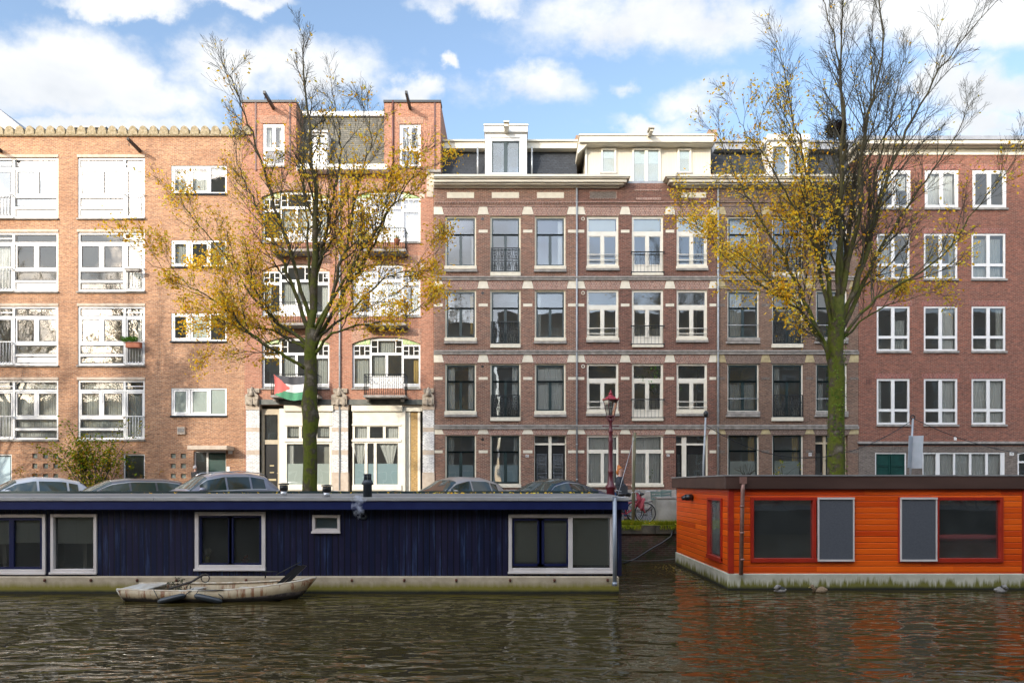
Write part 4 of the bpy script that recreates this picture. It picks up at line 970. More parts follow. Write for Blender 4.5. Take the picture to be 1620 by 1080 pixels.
m = MB(); m.quad((-160, -2, 0), (160, -2, 0), (160, 21.3, 0), (-160, 21.3, 0)); tag(m.build('canal_water', water()), kind='structure')
# quay wall
qw = thing('quay_wall', (5, 21.1, 0), 'dark wet brick quay wall with a mossy stone coping between the two houseboats', 'wall')
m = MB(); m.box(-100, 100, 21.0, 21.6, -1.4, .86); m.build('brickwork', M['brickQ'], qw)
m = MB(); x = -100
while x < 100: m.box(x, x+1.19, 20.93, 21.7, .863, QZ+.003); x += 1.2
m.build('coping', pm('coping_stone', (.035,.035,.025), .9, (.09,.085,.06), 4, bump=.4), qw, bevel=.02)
nq = thing('opposite_quay_wall', (0, -2, 0), 'brick quay wall below the photographer', 'wall')
m = MB(); m.box(-100, 100, -2.3, -2.0, -1.4, 1.13); m.build('brickwork', M['brickQ'], nq)
# ---- the camera-side street: what the windows and the water mirror, and a tower added to shade the right half of the row
def backblock(name, x0, x1, y, d, h, bm, label, rows, cols, wm, wh=1.6, ww=1.1):
    t = thing(name, ((x0+x1)/2, y, 1.13), label, 'building')
    m = MB(); m.box(x0, x1, y-d, y, 1.13, h); m.build('wall', bm, t)
    m = MB(); m2 = MB()
    for r in range(rows):
        z = 2.2+(h-3.2)*r/rows
        for c in range(cols):
            x = x0+(x1-x0)*(c+.5)/cols
            m.box(x-ww/2-.12, x+ww/2+.12, y, y+.08, z-.12, z+wh+.12); m2.box(x-ww/2, x+ww/2, y+.05, y+.1, z, z+wh)
    m.build('window_frame', M['white'], t); m2.build('pane', wm, t)
    return t
wm = pm('far_pane', (.03,.04,.05), .1)
backblock('shade_tower', -77.8, -43, -80, 12, 68.5, brick('brick_far', (.3,.2,.1), (.22,.14,.07), (.3,.25,.2)), 'tall brown brick tower added unseen behind the photographer to shade the row and boats', 18, 12, wm, 1.9, 1.6)
backblock('far_house', -30.5, -2, -11, 9, 21, M['brickD'], 'maroon brick houses directly behind the photographer on the left', 4, 14, wm)
backblock('far_house', -1.5, 62, -10, 9, 22, brick('brick_far_brown', (.3,.17,.1), (.2,.11,.07), (.3,.25,.2)), 'long brown brick terrace standing behind the photographer on the right', 7, 26, wm)
backblock('far_house', -80, -31, -11, 9, 12, M['brickA'], 'low orange brick houses behind the photographer on the left', 3, 14, wm)
# ================================================================== blue houseboat
BD = 15.0
def BX(u, D=BD): return (u-810)/1080*D
def BZ(v, D=BD): return EYE+(766-v)/1080*D
bb = thing('houseboat', (-4.5, 17.4, 0), 'dark blue plank houseboat with a flat grey roof and concrete hull moored on the left', 'houseboat')
M['blue'] = planks('blue_boarding', (.004,.009,.032), (.014,.013,.036), .134, False, .45, (.001,.001,.003), wear=((.04,.07,.15), 1.5, .53, .74), gapw=.14, streak=.6, spec=.25)
M['bluetrim'] = pm('blue_trim', (.008,.014,.07), .35, (.012,.02,.085), 5)
M['navyframe'] = pm('navy_frame', (.01,.014,.055), .35)
M['boatframe'] = pm('pinkish_white_frame', (.66,.6,.55), .45, (.6,.54,.49), 3)
xl = -15.5; xr = BX(984.5)
m = MB(); m.box(xl, xr, BD+.12, 19.6, .36, 2.0)
wl_b = [  # (u0,u1,v0,v1)
    (-60, 73, 813, 907), (81, 154, 812.5, 906.5), (309, 420.5, 809, 901), (494.5, 538.5, 814, 842), (804.5, 970.5, 813, 905.5)]
# shell with real openings
def boatwall(b, x0, x1, y, z0, z1, holes, mat, name, th=.12):
    mb = MB(); us = sorted({x0, x1} | {h[0] for h in holes} | {h[1] for h in holes}); vs = sorted({z0, z1} | {h[2] for h in holes} | {h[3] for h in holes})
    us = [u for u in us if x0 <= u <= x1]
    for i in range(len(us)-1):
        for j in range(len(vs)-1):
            cx, cz = (us[i]+us[i+1])/2, (vs[j]+vs[j+1])/2
            if any(h[0] < cx < h[1] and h[2] < cz < h[3] for h in holes): continue
            mb.quad((us[i], y, vs[j]), (us[i+1], y, vs[j]), (us[i+1], y, vs[j+1]), (us[i], y, vs[j+1]))
    for h in holes:
        a, c, e, g = h
        mb.quad((a,y,e),(a,y,g),(a,y+th,g),(a,y+th,e)); mb.quad((c,y,e),(c,y+th,e),(c,y+th,g),(c,y,g)); mb.quad((a,y,g),(c,y,g),(c,y+th,g),(a,y+th,g)); mb.quad((a,y,e),(a,y+th,e),(c,y+th,e),(c,y,e))
    return mb
yw = BD+.1
def BXw(u): return BX(u, yw)
def BZw(v): return BZ(v, yw)
holes = [(max(BXw(u0), xl)+.03, BXw(u1)-.03, BZw(v1)+.03, BZw(v0)-.03) for u0, u1, v0, v1 in wl_b]
mb = boatwall(bb, xl, xr, yw, .37, 2.02, holes, None, 'wall')
mb.quad((xr, yw, .37), (xr, 19.6, .37), (xr, 19.6, 2.02), (xr, yw, 2.02)); mb.quad((xl, yw, .37), (xl, yw, 2.02), (xl, 19.6, 2.02), (xl, 19.6, .37)); mb.quad((xl, 19.6, .37), (xl, 19.6, 2.02), (xr, 19.6, 2.02), (xr, 19.6, .37))
mb.build('wall', M['blue'], bb)
m = MB(); m.box(xl+.05, xr-.06, 17.3, 17.36, .37, 2.0); m.quad((xl+.05, yw+.2, .38), (xr-.06, yw+.2, .38), (xr-.06, 17.3, .38), (xl+.05, 17.3, .38), 1)
for u in (-10, 120, 230, 470, 600, 760): m.box(BX(u)-.04, BX(u)+.04, yw+.22, 17.29, .39, 1.98)
m.build('interior', [M['room'], M['roomfl']], bb)
def bframe(b, u0, u1, v0, v1, t=5, bars=(), sash=(), cur=(), y=None, fm=None, sm=None, gm='glass', sillx=True, t3=None):
    y = y or yw; D = y
    def bx(m, a, c, e, g, d0, d1, mi=0): m.box(BX(a, D), BX(c, D), y+d0, y+d1, BZ(g, D), BZ(e, D), mi)
    m = MB()
    bx(m, u0, u0+t, v0, v1, -.035, .06); bx(m, u1-t, u1, v0, v1, -.035, .06); bx(m, u0+t, u1-t, v0, v0+t, -.035, .06); bx(m, u0+t, u1-t, v1-t-2, v1, -.035, .06)
    for q in bars: bx(m, *q, -.03, .06)
    if sillx: bx(m, u0-1, u1+1, v1-2.2, v1+1.2, -.07, -.034)
    w = m.build('window', fm or M['boatframe'], b, bevel=.006)
    if sash:
        m = MB()
        for q in sash:
            a, c, e, g = q[:4]
            if len(q) > 4: bx(m, a, c, e, g, .0, .05); continue
            s = 3.6
            bx(m, a, a+s, e, g, .0, .05); bx(m, c-s, c, e, g, .0, .05); bx(m, a+s, c-s, e, e+s, .0, .05); bx(m, a+s, c-s, g-s, g, .0, .05)
        m.build('sash', sm or M['navyframe'], w)
    m = MB(); m.quad((BX(u0+1, D), y+.045, BZ(v1-1, D)), (BX(u1-1, D), y+.045, BZ(v1-1, D)), (BX(u1-1, D), y+.045, BZ(v0+1, D)), (BX(u0+1, D), y+.045, BZ(v0+1, D))); m.build('pane', M[gm], w)
    for c in cur:
        m = MB(); a, cc, e, g = c[1:5]; z1, z0 = BZ(e, D), BZ(g, D); n = int((z1-z0)/.03)
        if c[0] == 'slats':
            for i in range(n):
                z = z1-.03*i; m.quad((BX(a, D), y+.07, z-.027), (BX(cc, D), y+.07, z-.027), (BX(cc, D), y+.078, z), (BX(a, D), y+.078, z))
            for k in (.12, .5, .88): xx = BX(a+(cc-a)*k, D); m.box(xx-.004, xx+.004, y+.062, y+.065, z0, z1)
            m.build('venetian_blind', M['slatblind'], w)
        else:
            m.box(BX(a, D), BX(cc, D), y+.06, y+.07, z0, z1); m.build('blind', M[c[0]], w)
    return w
M['slatblind'] = pm('venetian_blind', (.8,.8,.68), .6)
bframe(bb, -60, 73, 813, 907, bars=[(-52, -46, 818, 902)], sash=[(4-26, 18, 819, 900), (18, 67, 819, 900)], cur=[('slats', -40, 14, 822, 862), ('slats', 22, 63, 822, 860)])
bframe(bb, 81, 154, 812.5, 906.5, cur=[('slats', 88, 147, 819, 860)])
bframe(bb, 309, 420.5, 809, 901, t=6, sash=[(315, 366, 815, 894), (363, 414, 815, 894), (361, 369, 815, 894, 1)])
bframe(bb, 494.5, 538.5, 814, 842, t=4.5, cur=[('frost', 500, 533, 819, 837)])
bframe(bb, 804.5, 970.5, 813, 905.5, t=5.5, bars=[(899, 906, 818, 899)], sash=[(810, 857, 819.5, 895), (853, 900, 819.5, 895), (850, 861, 819.5, 895, 1)], cur=[('slats', 814, 898, 823, 890), ('slats', 907, 964, 819, 896)])
# roof with fascia
xo = BX(994.5, BD-.16)
y0 = BD-.16
m = MB(); m.box(xl-.2, xo, y0+.012, 19.78, 1.84, 2.03); m.build('fascia', M['bluetrim'], bb, bevel=.008)
m = MB(); m.xprism([(y0+.03, 2.031), (y0+.03, 2.095), (17.2, 2.135), (19.75, 2.135), (19.75, 2.031)], xl-.18, xo-.015)
rfm = pm('roofing_felt', (.12,.115,.11), .85, (.2,.19,.17), 1.3, bump=.2); m.build('roof', rfm, bb)
m = MB(); x = xl-.2
while x < xo-.01:
    e = min(x+2.64, xo); m.box(x+.002, e-.003, y0-.02, y0+.06, 2.033, 2.112); x += 2.64
m.box(xo-.04, xo+.002, y0+.061, 19.78, 2.033, 2.112); m.build('roof_trim', pm('grey_trim', (.42,.41,.38), .4, (.34,.33,.31), 3, metal=.2), bb, bevel=.006)
m = MB(); m.box(xl-.2, xo-.05, 19.6, 19.8, 2.1, 2.2); m.build('back_kerb', M['darkgreen'], bb)
m = MB(); m.box(xl-.1, BX(979.5, BD-.02), BD-.02, 19.9, -.6, .37)
hb = m.build('hull', hullmat('hull_concrete', (.36,.29,.19), (.5,.41,.28), .13, (.2,.17,.02), span=.06), bb, bevel=.02)
m = MB()
for u in (72, 145, 218, 280, 390, 470, 557, 640, 722, 807, 877, 961): m.lathe((BX(u), BD-.03, BZ(917)), [(.02,-.03),(.03,0),(.02,.03)], 8)
m.build('hull_bolt', pm('rust', (.12,.04,.02), .8), bb)
m = MB(); px = BX(972.3, BD-.2); m.tube([(px, BD-.22, .21), (px, BD-.22, 2.1)], .045, 10); m.box(px-.055, px+.055, BD-.26, BD-.13, 2.05, 2.13); m.lathe((px, BD-.22, .24), [(.055,-.04),(.055,.04)], 10)
m.build('downpipe', pm('boat_pipe', (.3,.33,.36), .4, metal=.3), bb)
def bchim(u, v0, v1, D, kind):
    m = MB(); c = P3(u, v1, D); x, z0 = c.x, 2.1; z1 = P3(u, v0, D).z
    h = z1-z0
    if kind == 0:
        m.lathe((x, D, z0), [(.075,0),(.075,h*.42)], 12, 1); m.lathe((x, D, z0+h*.42), [(.055,0),(.1,h*.02),(.1,h*.42),(.07,h*.43)], 12, 0); m.lathe((x, D, z0+h*.86), [(.13,0),(.12,h*.1),(.03,h*.14)], 12, 0)
    else:
        m.lathe((x, D, z0), [(.1,0),(.1,h*.52),(.14,h*.55),(.1,h*.72),(.08,h*.74)], 12, 0)
        for i in range(8):
            a = i*PI/4; m.tube([(x+.075*math.cos(a), D+.075*math.sin(a), z0+h*.72), (x+.075*math.cos(a), D+.075*math.sin(a), z0+h)], .013, 4)
        m.lathe((x, D, z0+h*.95), [(.09,0),(.09,.02)], 12, 0)
    return m
gchrome = pm('flue_steel', (.6,.6,.6), .3, metal=.7); gblk = pm('flue_dark', (.035,.045,.055), .5)
bchim(449, 763.5, 780, 16.6, 0).build('flue_cap', [M['black'], gchrome], bb)
bchim(517, 766, 786, 15.4, 0).build('flue_cap', [M['black'], gchrome], bb)
bchim(581.5, 749, 786, 15.4, 1).build('chimney', gblk, bb)
# smoke puff drifting from a small flue in the side
m = MB(); m.loop((BX(574), BD+.07, BZ(816)), .06, .03, k=10); m.build('wall_flue', gblk, bb)
sm = bpy.data.materials.new('smoke_vapour'); sm.use_nodes = True; nt = sm.node_tree; nt.nodes.clear(); o = nt.nodes.new('ShaderNodeOutputMaterial')
pv = nt.nodes.new('ShaderNodeVolumePrincipled'); nn = N(nt, 'ShaderNodeTexNoise', Scale=9, Detail=4); nt.links.new(posn(nt), nn.inputs['Vector'])
mr = nt.nodes.new('ShaderNodeMapRange'); setin(mr, From_Min=.5, From_Max=.72, To_Min=0, To_Max=9); nt.links.new(nn.outputs[0], mr.inputs[0]); nt.links.new(mr.outputs[0], pv.inputs['Density']); pv.inputs['Color'].default_value = (.9,.92,1,1)
nt.links.new(pv.outputs[0], o.inputs['Volume'])
m = MB(); cx, cz = BX(569, 14.75), BZ(803, 14.75); m.lathe((cx, 14.62, cz), [(.02,-.24),(.11,-.15),(.16,0),(.15,.12),(.2,.2),(.1,.27),(.02,.3)], 12)
tag(m.build('smoke', sm), 'faint white wisp of steam in front of the blue fascia', 'smoke', kind='stuff')
# flower vases in the boat window (inside, on the ledge)
def flat_leaves(mb, c, n, r, s, rr, mi=0, up=.5):
    for i in range(n):
        d = Vector((rr.gauss(0,1), rr.gauss(0,1), rr.gauss(0,1)+up)).normalized()*r*rr.random()**.5
        p = Vector(c)+d; a = Vector((rr.gauss(0,1), rr.gauss(0,1), rr.gauss(0,1))).normalized()*s; b = a.cross(Vector((rr.gauss(0,1), rr.gauss(0,1), rr.gauss(0,1)))).normalized()*s*.5
        mb.quad(p-a, p+b, p+a, p-b, mi)
zz = BZw(894)+.02
v1 = thing('vase', (BX(328, 15.3), 15.3, zz), 'yellow vase with dry pale flowers inside the boat window', 'vase')
m = MB(); m.lathe((BX(328, 15.3), 15.3, zz), [(.04,0),(.06,.08),(.045,.16)], 10); m.build('pot', pm('yellow_glaze', (.5,.42,.08), .4), v1)
m = MB(); rr = random.Random(3)
for i in range(10):
    a = rr.uniform(-.7, .7); m.tube([(BX(328, 15.3), 15.3, zz+.14), (BX(328, 15.3)+.17*math.sin(a), 15.3+rr.uniform(-.05, .05), zz+.14+.2*math.cos(a))], [.004, .016], 4)
m.build('flowers', pm('dry_flower', (.4,.33,.2), .9), v1)
m = MB(); x = BX(388, 15.3); m.lathe((x, 15.3, zz), [(.06,0),(.09,.07),(.095,.1),(.08,.1)], 12); rr = random.Random(4); flat_leaves(m, (x, 15.3, zz+.12), 20, .07, .03, rr, 0)
tag(m.build('bowl', pm('orange_glaze', (.42,.12,.05), .4)), 'small orange bowl of flowers inside the blue boat window', 'bowl')
# leaves on the roof
LEAF = leafmat('yellow_leaves', [(.88,.5,.015),(.9,.6,.04),(.72,.34,.015),(.9,.7,.12),(.62,.52,.03)], .45)
rr = random.Random(11); m = MB()
for i in range(150):
    x = rr.uniform(-10.5, 2.2) if i < 70 else rr.uniform(-2.5, 2.2); y = 19.5-abs(rr.gauss(0, .9)); y = max(15.1, y)
    z = 2.1+.037*min(1, (y-14.9)/2.3)+.012; a = rr.uniform(0, PI); s = rr.uniform(.02, .045)
    d = Vector((math.cos(a), math.sin(a), rr.uniform(-.1, .5)))*s; e = Vector((-math.sin(a), math.cos(a), rr.uniform(-.1, .6)))*s*.8; p = Vector((x, y, z+.012))
    m.quad(p-d, p+e, p+d, p-e)
tag(m.build('fallen_leaves', LEAF), 'yellow leaves scattered on the flat roof of the blue boat', 'leaves', kind='stuff')
# ================================================================== orange houseboat
OD = 15.5
ob = thing('houseboat', (12, 18, 0), 'glossy orange wooden houseboat with a flat brown roof edge moored on the right', 'houseboat')
M['orange'] = planks('orange_boarding', (.95,.15,.008), (.55,.04,.003), .134, True, .3, (.1,.015,.004), spec=.6, streak=.4, gapw=.07)
M['redframe'] = pm('red_frame_paint', (.34,.022,.01), .35, (.4,.03,.012), 4)
M['brownfascia'] = pm('brown_fascia', (.055,.028,.02), .45, (.085,.045,.033), 2.5, stretch=(.2,1,1))
ox = 4.93; oxr = 17.0; zb = EYE+(766-906.5)/1080*OD; ztp = 2.3; back = 20.45
def OX(u): return (u-810)/1080*OD
def OZ(v): return EYE+(766-v)/1080*OD
ow = [(1187, 1290.8, 786, 888.6), (1290.8, 1350.5, 786, 887), (1420.5, 1481, 786, 887), (1481, 1586, 786, 888.6)]
holes = [(OX(1189), OX(1348.5), OZ(886), OZ(788)), (OX(1422.5), OX(1584), OZ(886), OZ(788))]
mb = boatwall(ob, ox, oxr, OD, zb, ztp, holes, None, 'wall')
# left side wall with opening
sh = (15.98, 17.15, .6, 2.07)
ys = [OD, sh[0], sh[1], back]; zs = [zb, sh[2], sh[3], ztp]
for i in range(3):
    for j in range(3):
        if i == 1 and j == 1: continue
        mb.quad((ox, ys[i+1], zs[j]), (ox, ys[i], zs[j]), (ox, ys[i], zs[j+1]), (ox, ys[i+1], zs[j+1]))
mb.quad((ox, back, zb), (ox, back, ztp), (oxr, back, ztp), (oxr, back, zb)); mb.quad((oxr, OD, zb), (oxr, back, zb), (oxr, back, ztp), (oxr, OD, ztp))
mb.build('wall', M['orange'], ob)
m = MB(); m.box(ox+.05, oxr-.05, 18.6, 18.66, zb, ztp); m.quad((ox+.02, OD+.1, zb+.01), (oxr, OD+.1, zb+.01), (oxr, 18.6, zb+.01), (ox+.02, 18.6, zb+.01), 1); m.box(OX(1385)-.05, OX(1385)+.05, OD+.15, 18.59, zb+.02, ztp); m.build('interior', [M['room'], M['roomfl']], ob)
m = MB(); m.box(ox-.02, ox+.1, OD-.025, OD+.05, zb, ztp); m.box(OX(1616.5), OX(1627), OD-.02, OD-.002, zb, ztp); m.build('corner_trim', M['redframe'], ob)
for a, c in ((1187, 1350.5), (1420.5, 1586)):
    m = MB(); t = 5
    def bx(a, c, e, g, d0, d1, mi=0): m.box(OX(a), OX(c), OD+d0, OD+d1, OZ(g), OZ(e), mi)
    bx(a, a+t, 786, 889, -.04, .08); bx(c-t, c, 786, 889, -.04, .08); bx(a+t, c-t, 786, 791, -.04, .08); bx(a+t, c-t, 882.5, 889, -.04, .08)
    mm = 1288 if a < 1300 else 1482
    bx(mm-2.5, mm+2.5, 791, 882.5, -.04, .08); w = m.build('window', M['redframe'], ob, bevel=.005)
    m = MB(); m.quad((OX(a+2), OD+.04, OZ(886)), (OX(c-2), OD+.04, OZ(886)), (OX(c-2), OD+.04, OZ(788)), (OX(a+2), OD+.04, OZ(788))); m.build('pane', M['glassO'], w)
    s0, s1 = (1292, 1349.5) if a < 1300 else (1422, 1480)
    m = MB(); bx(s0, s0+2.2, 789, 885, -.07, -.042); bx(s1-2.2, s1, 789, 885, -.07, -.042); bx(s0, s1, 786.3, 789.5, -.085, -.042); bx(s0, s1, 884, 887, -.08, -.042); sc = m.build('screen_frame', M['boatframe'], w)
    m = MB(); bx(s0+2, s1-2, 789, 884.5, -.06, -.055); m.build('screen_cloth', pm('grey_mesh', (.07,.075,.085), .75, (.085,.09,.1), 30), sc)
m = MB(); e = sh
m.box(ox-.04, ox+.06, e[0], e[0]+.07, e[2], e[3]); m.box(ox-.04, ox+.06, e[1]-.07, e[1], e[2], e[3]); m.box(ox-.04, ox+.06, e[0]+.07, e[1]-.07, e[3]-.06, e[3]); m.box(ox-.06, ox+.06, e[0], e[1], e[2]-.04, e[2]+.06)
w = m.build('side_window', M['redframe'], ob)
m = MB(); m.quad((ox+.02, e[1]-.03, e[2]+.03), (ox+.02, e[0]+.03, e[2]+.03), (ox+.02, e[0]+.03, e[3]-.03), (ox+.02, e[1]-.03, e[3]-.03)); m.build('pane', M['glassB'], w)
m = MB()
for i in range(42):
    z = e[3]-.1-.032*i
    if z > e[2]+.06: m.quad((ox+.08, e[1]-.08, z), (ox+.08, e[0]+.5, z), (ox+.088, e[0]+.5, z+.026), (ox+.088, e[1]-.08, z+.026))
m.build('venetian_blind', M['slatblind'], w)
fx = OX(1146.3); zt = OZ(750.8); zf = OZ(773.3)
m = MB(); m.box(fx-.02, oxr+.2, OD-.09, 20.55, zf, zt-.03); m.build('fascia', M['brownfascia'], ob, bevel=.012)
m = MB(); m.box(fx-.035, oxr+.22, OD-.105, 20.57, zt-.028, zt); m.build('roof_trim', pm('roof_lead', (.3,.29,.27), .5, (.22,.21,.2), 3), ob)
m = MB(); m.box(ox-.03, oxr+.1, OD-.03, 20.5, -.6, zb-.002); m.build('hull', hullmat('hull_concrete_pale', (.42,.4,.3), (.55,.52,.4), .1, (.15,.14,.02), span=.28), ob, bevel=.02)
m = MB(); px = OX(1172); m.tube([(px+.02, OD-.12, zt-.12), (px, OD-.12, zt-.35), (px-.03, OD-.1, zb-.02)], .045, 10); m.box(px-.06, px+.08, OD-.17, OD-.09, zt-.2, zt-.05)
for z in (1.9, 1.3, .7): m.lathe((px-.01, OD-.11, z), [(.055,-.02),(.055,.02)], 10)
m.build('downpipe', pm('copper_pipe', (.24,.12,.09), .45, (.33,.19,.15), 9, metal=.3), ob)
lp = P3(1097, 787, 18.6); m = MB(); m.tube([(ox-.02, 18.6, 2.04), (ox-.2, 18.6, 2.04)], .09, 12); m.tube([(ox-.2, 18.6, 2.04), (ox-.26, 18.6, 2.04)], [.09, .05], 12); m.tube([(ox, 18.6, 2.04), (ox-.3, 18.58, 2.02)], .06, 10); m.build('wall_lamp', M['black'], ob)
# kayak-red canoe seen through / by the right window of the orange boat: lies inside the room
# ================================================================== dinghy
dg = thing('dinghy', (-6.1, 14.35, 0), 'old cream steel rowing boat with rust streaks tied beside the blue houseboat', 'boat')
def dinghy():
    x0, x1 = -8.08, -4.13; n = 22; yc = 14.38; P = []; I = []
    for i in range(n+1):
        t = i/n; x = x0+(x1-x0)*t
        hw = .56-.14*((.45-t)/.45)**2 if t < .45 else .56*max(0, 1-((t-.45)/.55)**2.4)
        hw = max(.012, hw); zt = .215+.03*(1-t)**2+.21*max(0, (t-.3)/.7)**2.2; zb = -.12+.2*max(0, (t-.75)/.25)**2+.06*(1-t)**4
        xo = .3*max(0, (t-.8)/.2)-.16*max(0, (.12-t)/.12)
        row = []
        for k, (a, bz) in enumerate(((-1, 1), (-.985, .62), (-.9, .3), (-.55, .04), (0, 0), (.55, .04), (.9, .3), (.985, .62), (1, 1))):
            row.append((x-xo*(1-bz), yc+hw*a, zb+(zt-zb)*bz))
        P.append(row)
    return P, yc
P, yc = dinghy()
def dhmat():
    m, nt, out = newmat('dinghy_paint'); L = nt.links.new
    b = nt.nodes.new('ShaderNodeBsdfPrincipled'); L(b.outputs[0], out.inputs[0]); setin(b, Roughness=.55)
    p = posn(nt); sp = nt.nodes.new('ShaderNodeSeparateXYZ'); L(p, sp.inputs[0])
    n = N(nt, 'ShaderNodeTexNoise', Scale=2.2, Detail=8, Roughness=.7); L(p, n.inputs['Vector'])
    r = nt.nodes.new('ShaderNodeValToRGB'); L(n.outputs[0], r.inputs[0]); cr = r.color_ramp; cr.elements[0].position = .35; cr.elements[0].color = (.52,.42,.26,1); cr.elements[1].position = .6; cr.elements[1].color = (.4,.3,.17,1)
    mp = nt.nodes.new('ShaderNodeMapping'); mp.inputs['Scale'].default_value = (9, 9, 1.1); L(p, mp.inputs[0])
    n2 = N(nt, 'ShaderNodeTexNoise', Scale=1, Detail=6, Roughness=.7); L(mp.outputs[0], n2.inputs['Vector'])
    r2 = nt.nodes.new('ShaderNodeMapRange'); setin(r2, From_Min=.53, From_Max=.6, To_Min=0, To_Max=.95); L(n2.outputs[0], r2.inputs[0])
    m1 = N(nt, 'ShaderNodeMix', data_type='RGBA'); L(r2.outputs[0], m1.inputs[0]); L(r.outputs[0], m1.inputs[6]); m1.inputs[7].default_value = (.22,.09,.03,1)
    # weathered grey-purple band rising to the bow below the paint
    a = N(nt, 'ShaderNodeMath', operation='MULTIPLY_ADD'); L(sp.outputs[0], a.inputs[0]); a.inputs[1].default_value = -.085; L(sp.outputs[2], a.inputs[2])
    a2 = N(nt, 'ShaderNodeMath', operation='MULTIPLY_ADD'); L(n.outputs[0], a2.inputs[0]); a2.inputs[1].default_value = .12; L(a.outputs[0], a2.inputs[2])
    r3 = nt.nodes.new('ShaderNodeMapRange'); setin(r3, From_Min=.6, From_Max=.625, To_Min=1, To_Max=0); L(a2.outputs[0], r3.inputs[0])
    r4 = nt.nodes.new('ShaderNodeValToRGB'); L(n2.outputs[0], r4.inputs[0]); r4.color_ramp.elements[0].position = .4; r4.color_ramp.elements[0].color = (.05,.04,.035,1); r4.color_ramp.elements[1].position = .6; r4.color_ramp.elements[1].color = (.22,.17,.15,1)
    m2 = N(nt, 'ShaderNodeMix', data_type='RGBA'); L(r3.outputs[0], m2.inputs[0]); L(m1.outputs[2], m2.inputs[6]); L(r4.outputs[0], m2.inputs[7])
    a5 = N(nt, 'ShaderNodeMath', operation='MULTIPLY_ADD'); L(n2.outputs[0], a5.inputs[0]); a5.inputs[1].default_value = -.12; L(sp.outputs[2], a5.inputs[2])
    r5 = nt.nodes.new('ShaderNodeMapRange'); setin(r5, From_Min=.0, From_Max=.05, To_Min=1, To_Max=0); L(a5.outputs[0], r5.inputs[0])
    m5 = N(nt, 'ShaderNodeMix', data_type='RGBA'); L(r5.outputs[0], m5.inputs[0]); L(m2.outputs[2], m5.inputs[6]); m5.inputs[7].default_value = (.035,.028,.022,1)
    L(m5.outputs[2], b.inputs['Base Color']); return m
DM = dhmat()
m = MB(); m.grid(P, 0, True, True)
m.face([0+k for k in range(9)][::-1])
hl = m.build('hull', DM, dg); so = hl.modifiers.new('s', 'SOLIDIFY'); so.thickness = .025; so.offset = -1
m = MB()
for k in (0, 8): m.tube([(r[k][0], r[k][1]+(.0 if k else -.0), r[k][2]+.005) for r in P], .024, 5)
m.tube([P[0][k] for k in range(0, 9)], .02, 4)
m.build('gunwale', pm('gunwale_paint', (.62,.56,.44), .5, (.45,.33,.2), 9), dg)
m = MB(); m.box(P[0][0][0]+.02, P[0][0][0]+.62, yc-.44, yc+.44, .225, .25); m.box(-6.9, -6.66, yc-.5, yc+.5, .14, .165); m.box(-5.9, -5.68, yc-.53, yc+.53, .14, .165); m.build('bench', pm('bench_paint', (.6,.58,.52), .6, (.4,.33,.24), 7), dg)
m = MB(); m.box(-7.95, -4.75, yc-.4, yc+.4, -.02, .0); m.build('floor', pm('dirty_floor', (.1,.1,.07), .9, (.16,.14,.1), 6), dg)
m = MB(); rr = random.Random(9)
flat_leaves(m, (-7.0, yc-.05, .15), 260, .3, .03, rr, 0, .3)
m.build('debris', pm('debris', (.07,.075,.04), .9, (.13,.11,.06), 12), dg)
m = MB(); m.tube([(-7.05, yc-.35, .25), (-6.7, yc-.1, .36), (-6.5, yc+.0, .5)], .025, 5); m.loop((-6.46, yc, .42), .09, .012, k=8); m.build('tiller', pm('old_wood', (.06,.05,.04), .8), dg)
m = MB(); m.tube([(-5.38, yc+.5, .35), (-5.36, yc+.5, .58)], .014, 5); m.tube([(-5.45, yc+.5, .5), (-5.1, yc+.45, .5)], .012, 4); m.build('oar_lock', M['iron'], dg)
m = MB()   # outboard bracket board at the bow
for k in range(2):
    o = k*.13; m.v += []; a = Vector((-4.94+o, yc-.12, .3)); c = Vector((-4.52+o*.8, yc-.02, .7)); d = Vector((.095, .0, -.02)); n = Vector((0, .03, 0))
    q = [a, a+d, c+d, c]
    n0 = len(m.v); m.v += [tuple(x) for x in q]+[tuple(x+n) for x in q]
    for f in ((0,1,2,3),(7,6,5,4),(0,4,5,1),(1,5,6,2),(2,6,7,3),(3,7,4,0)): m.face([n0+i for i in f])
m.tube([(-4.93, yc-.13, .5), (-4.45, yc-.03, .76)], .012, 4); m.build('wooden_rack', M['black'], dg)
fd = [thing('fender', (-7.0, 13.76, .1), 'black boat fender hanging on the left half of the old rowing boat', 'fender'), thing('fender', (-6.0, 13.75, .1), 'black boat fender hanging on the right half of the old rowing boat', 'fender')]
for t, (xa, za, xb, zb_) in zip(fd, ((-7.12, .03, -6.6, .15), (-6.38, .15, -5.86, .03))):
    t['group'] = 'fenders on the rowing boat'
    a, c = Vector((xa, 13.76, za)), Vector((xb, 13.76, zb_)); m = MB(); dd = (c-a)
    m.tube([a-dd*.04, a, a+dd*.1, a+dd*.5, c-dd*.1, c, c+dd*.04], [.02, .04, .062, .066, .062, .04, .02], 12); m.build('body', pm('rubber', (.02,.025,.028), .35), t)
    m = MB(); m.tube([c, c+Vector((.08 if xa < -7 else .02, .03, .08)), (xb+(.2 if xa < -7 else -.16), 13.83, .24)], .01, 4); m.tube([a, a+Vector((-.03 if xa < -7 else .05, 0, .1)), (xa-(.12 if xa < -7 else -.1)+(.45 if xa > -7 else 0), 13.8, .26)], .009, 4); m.build('rope', M['black'], t)
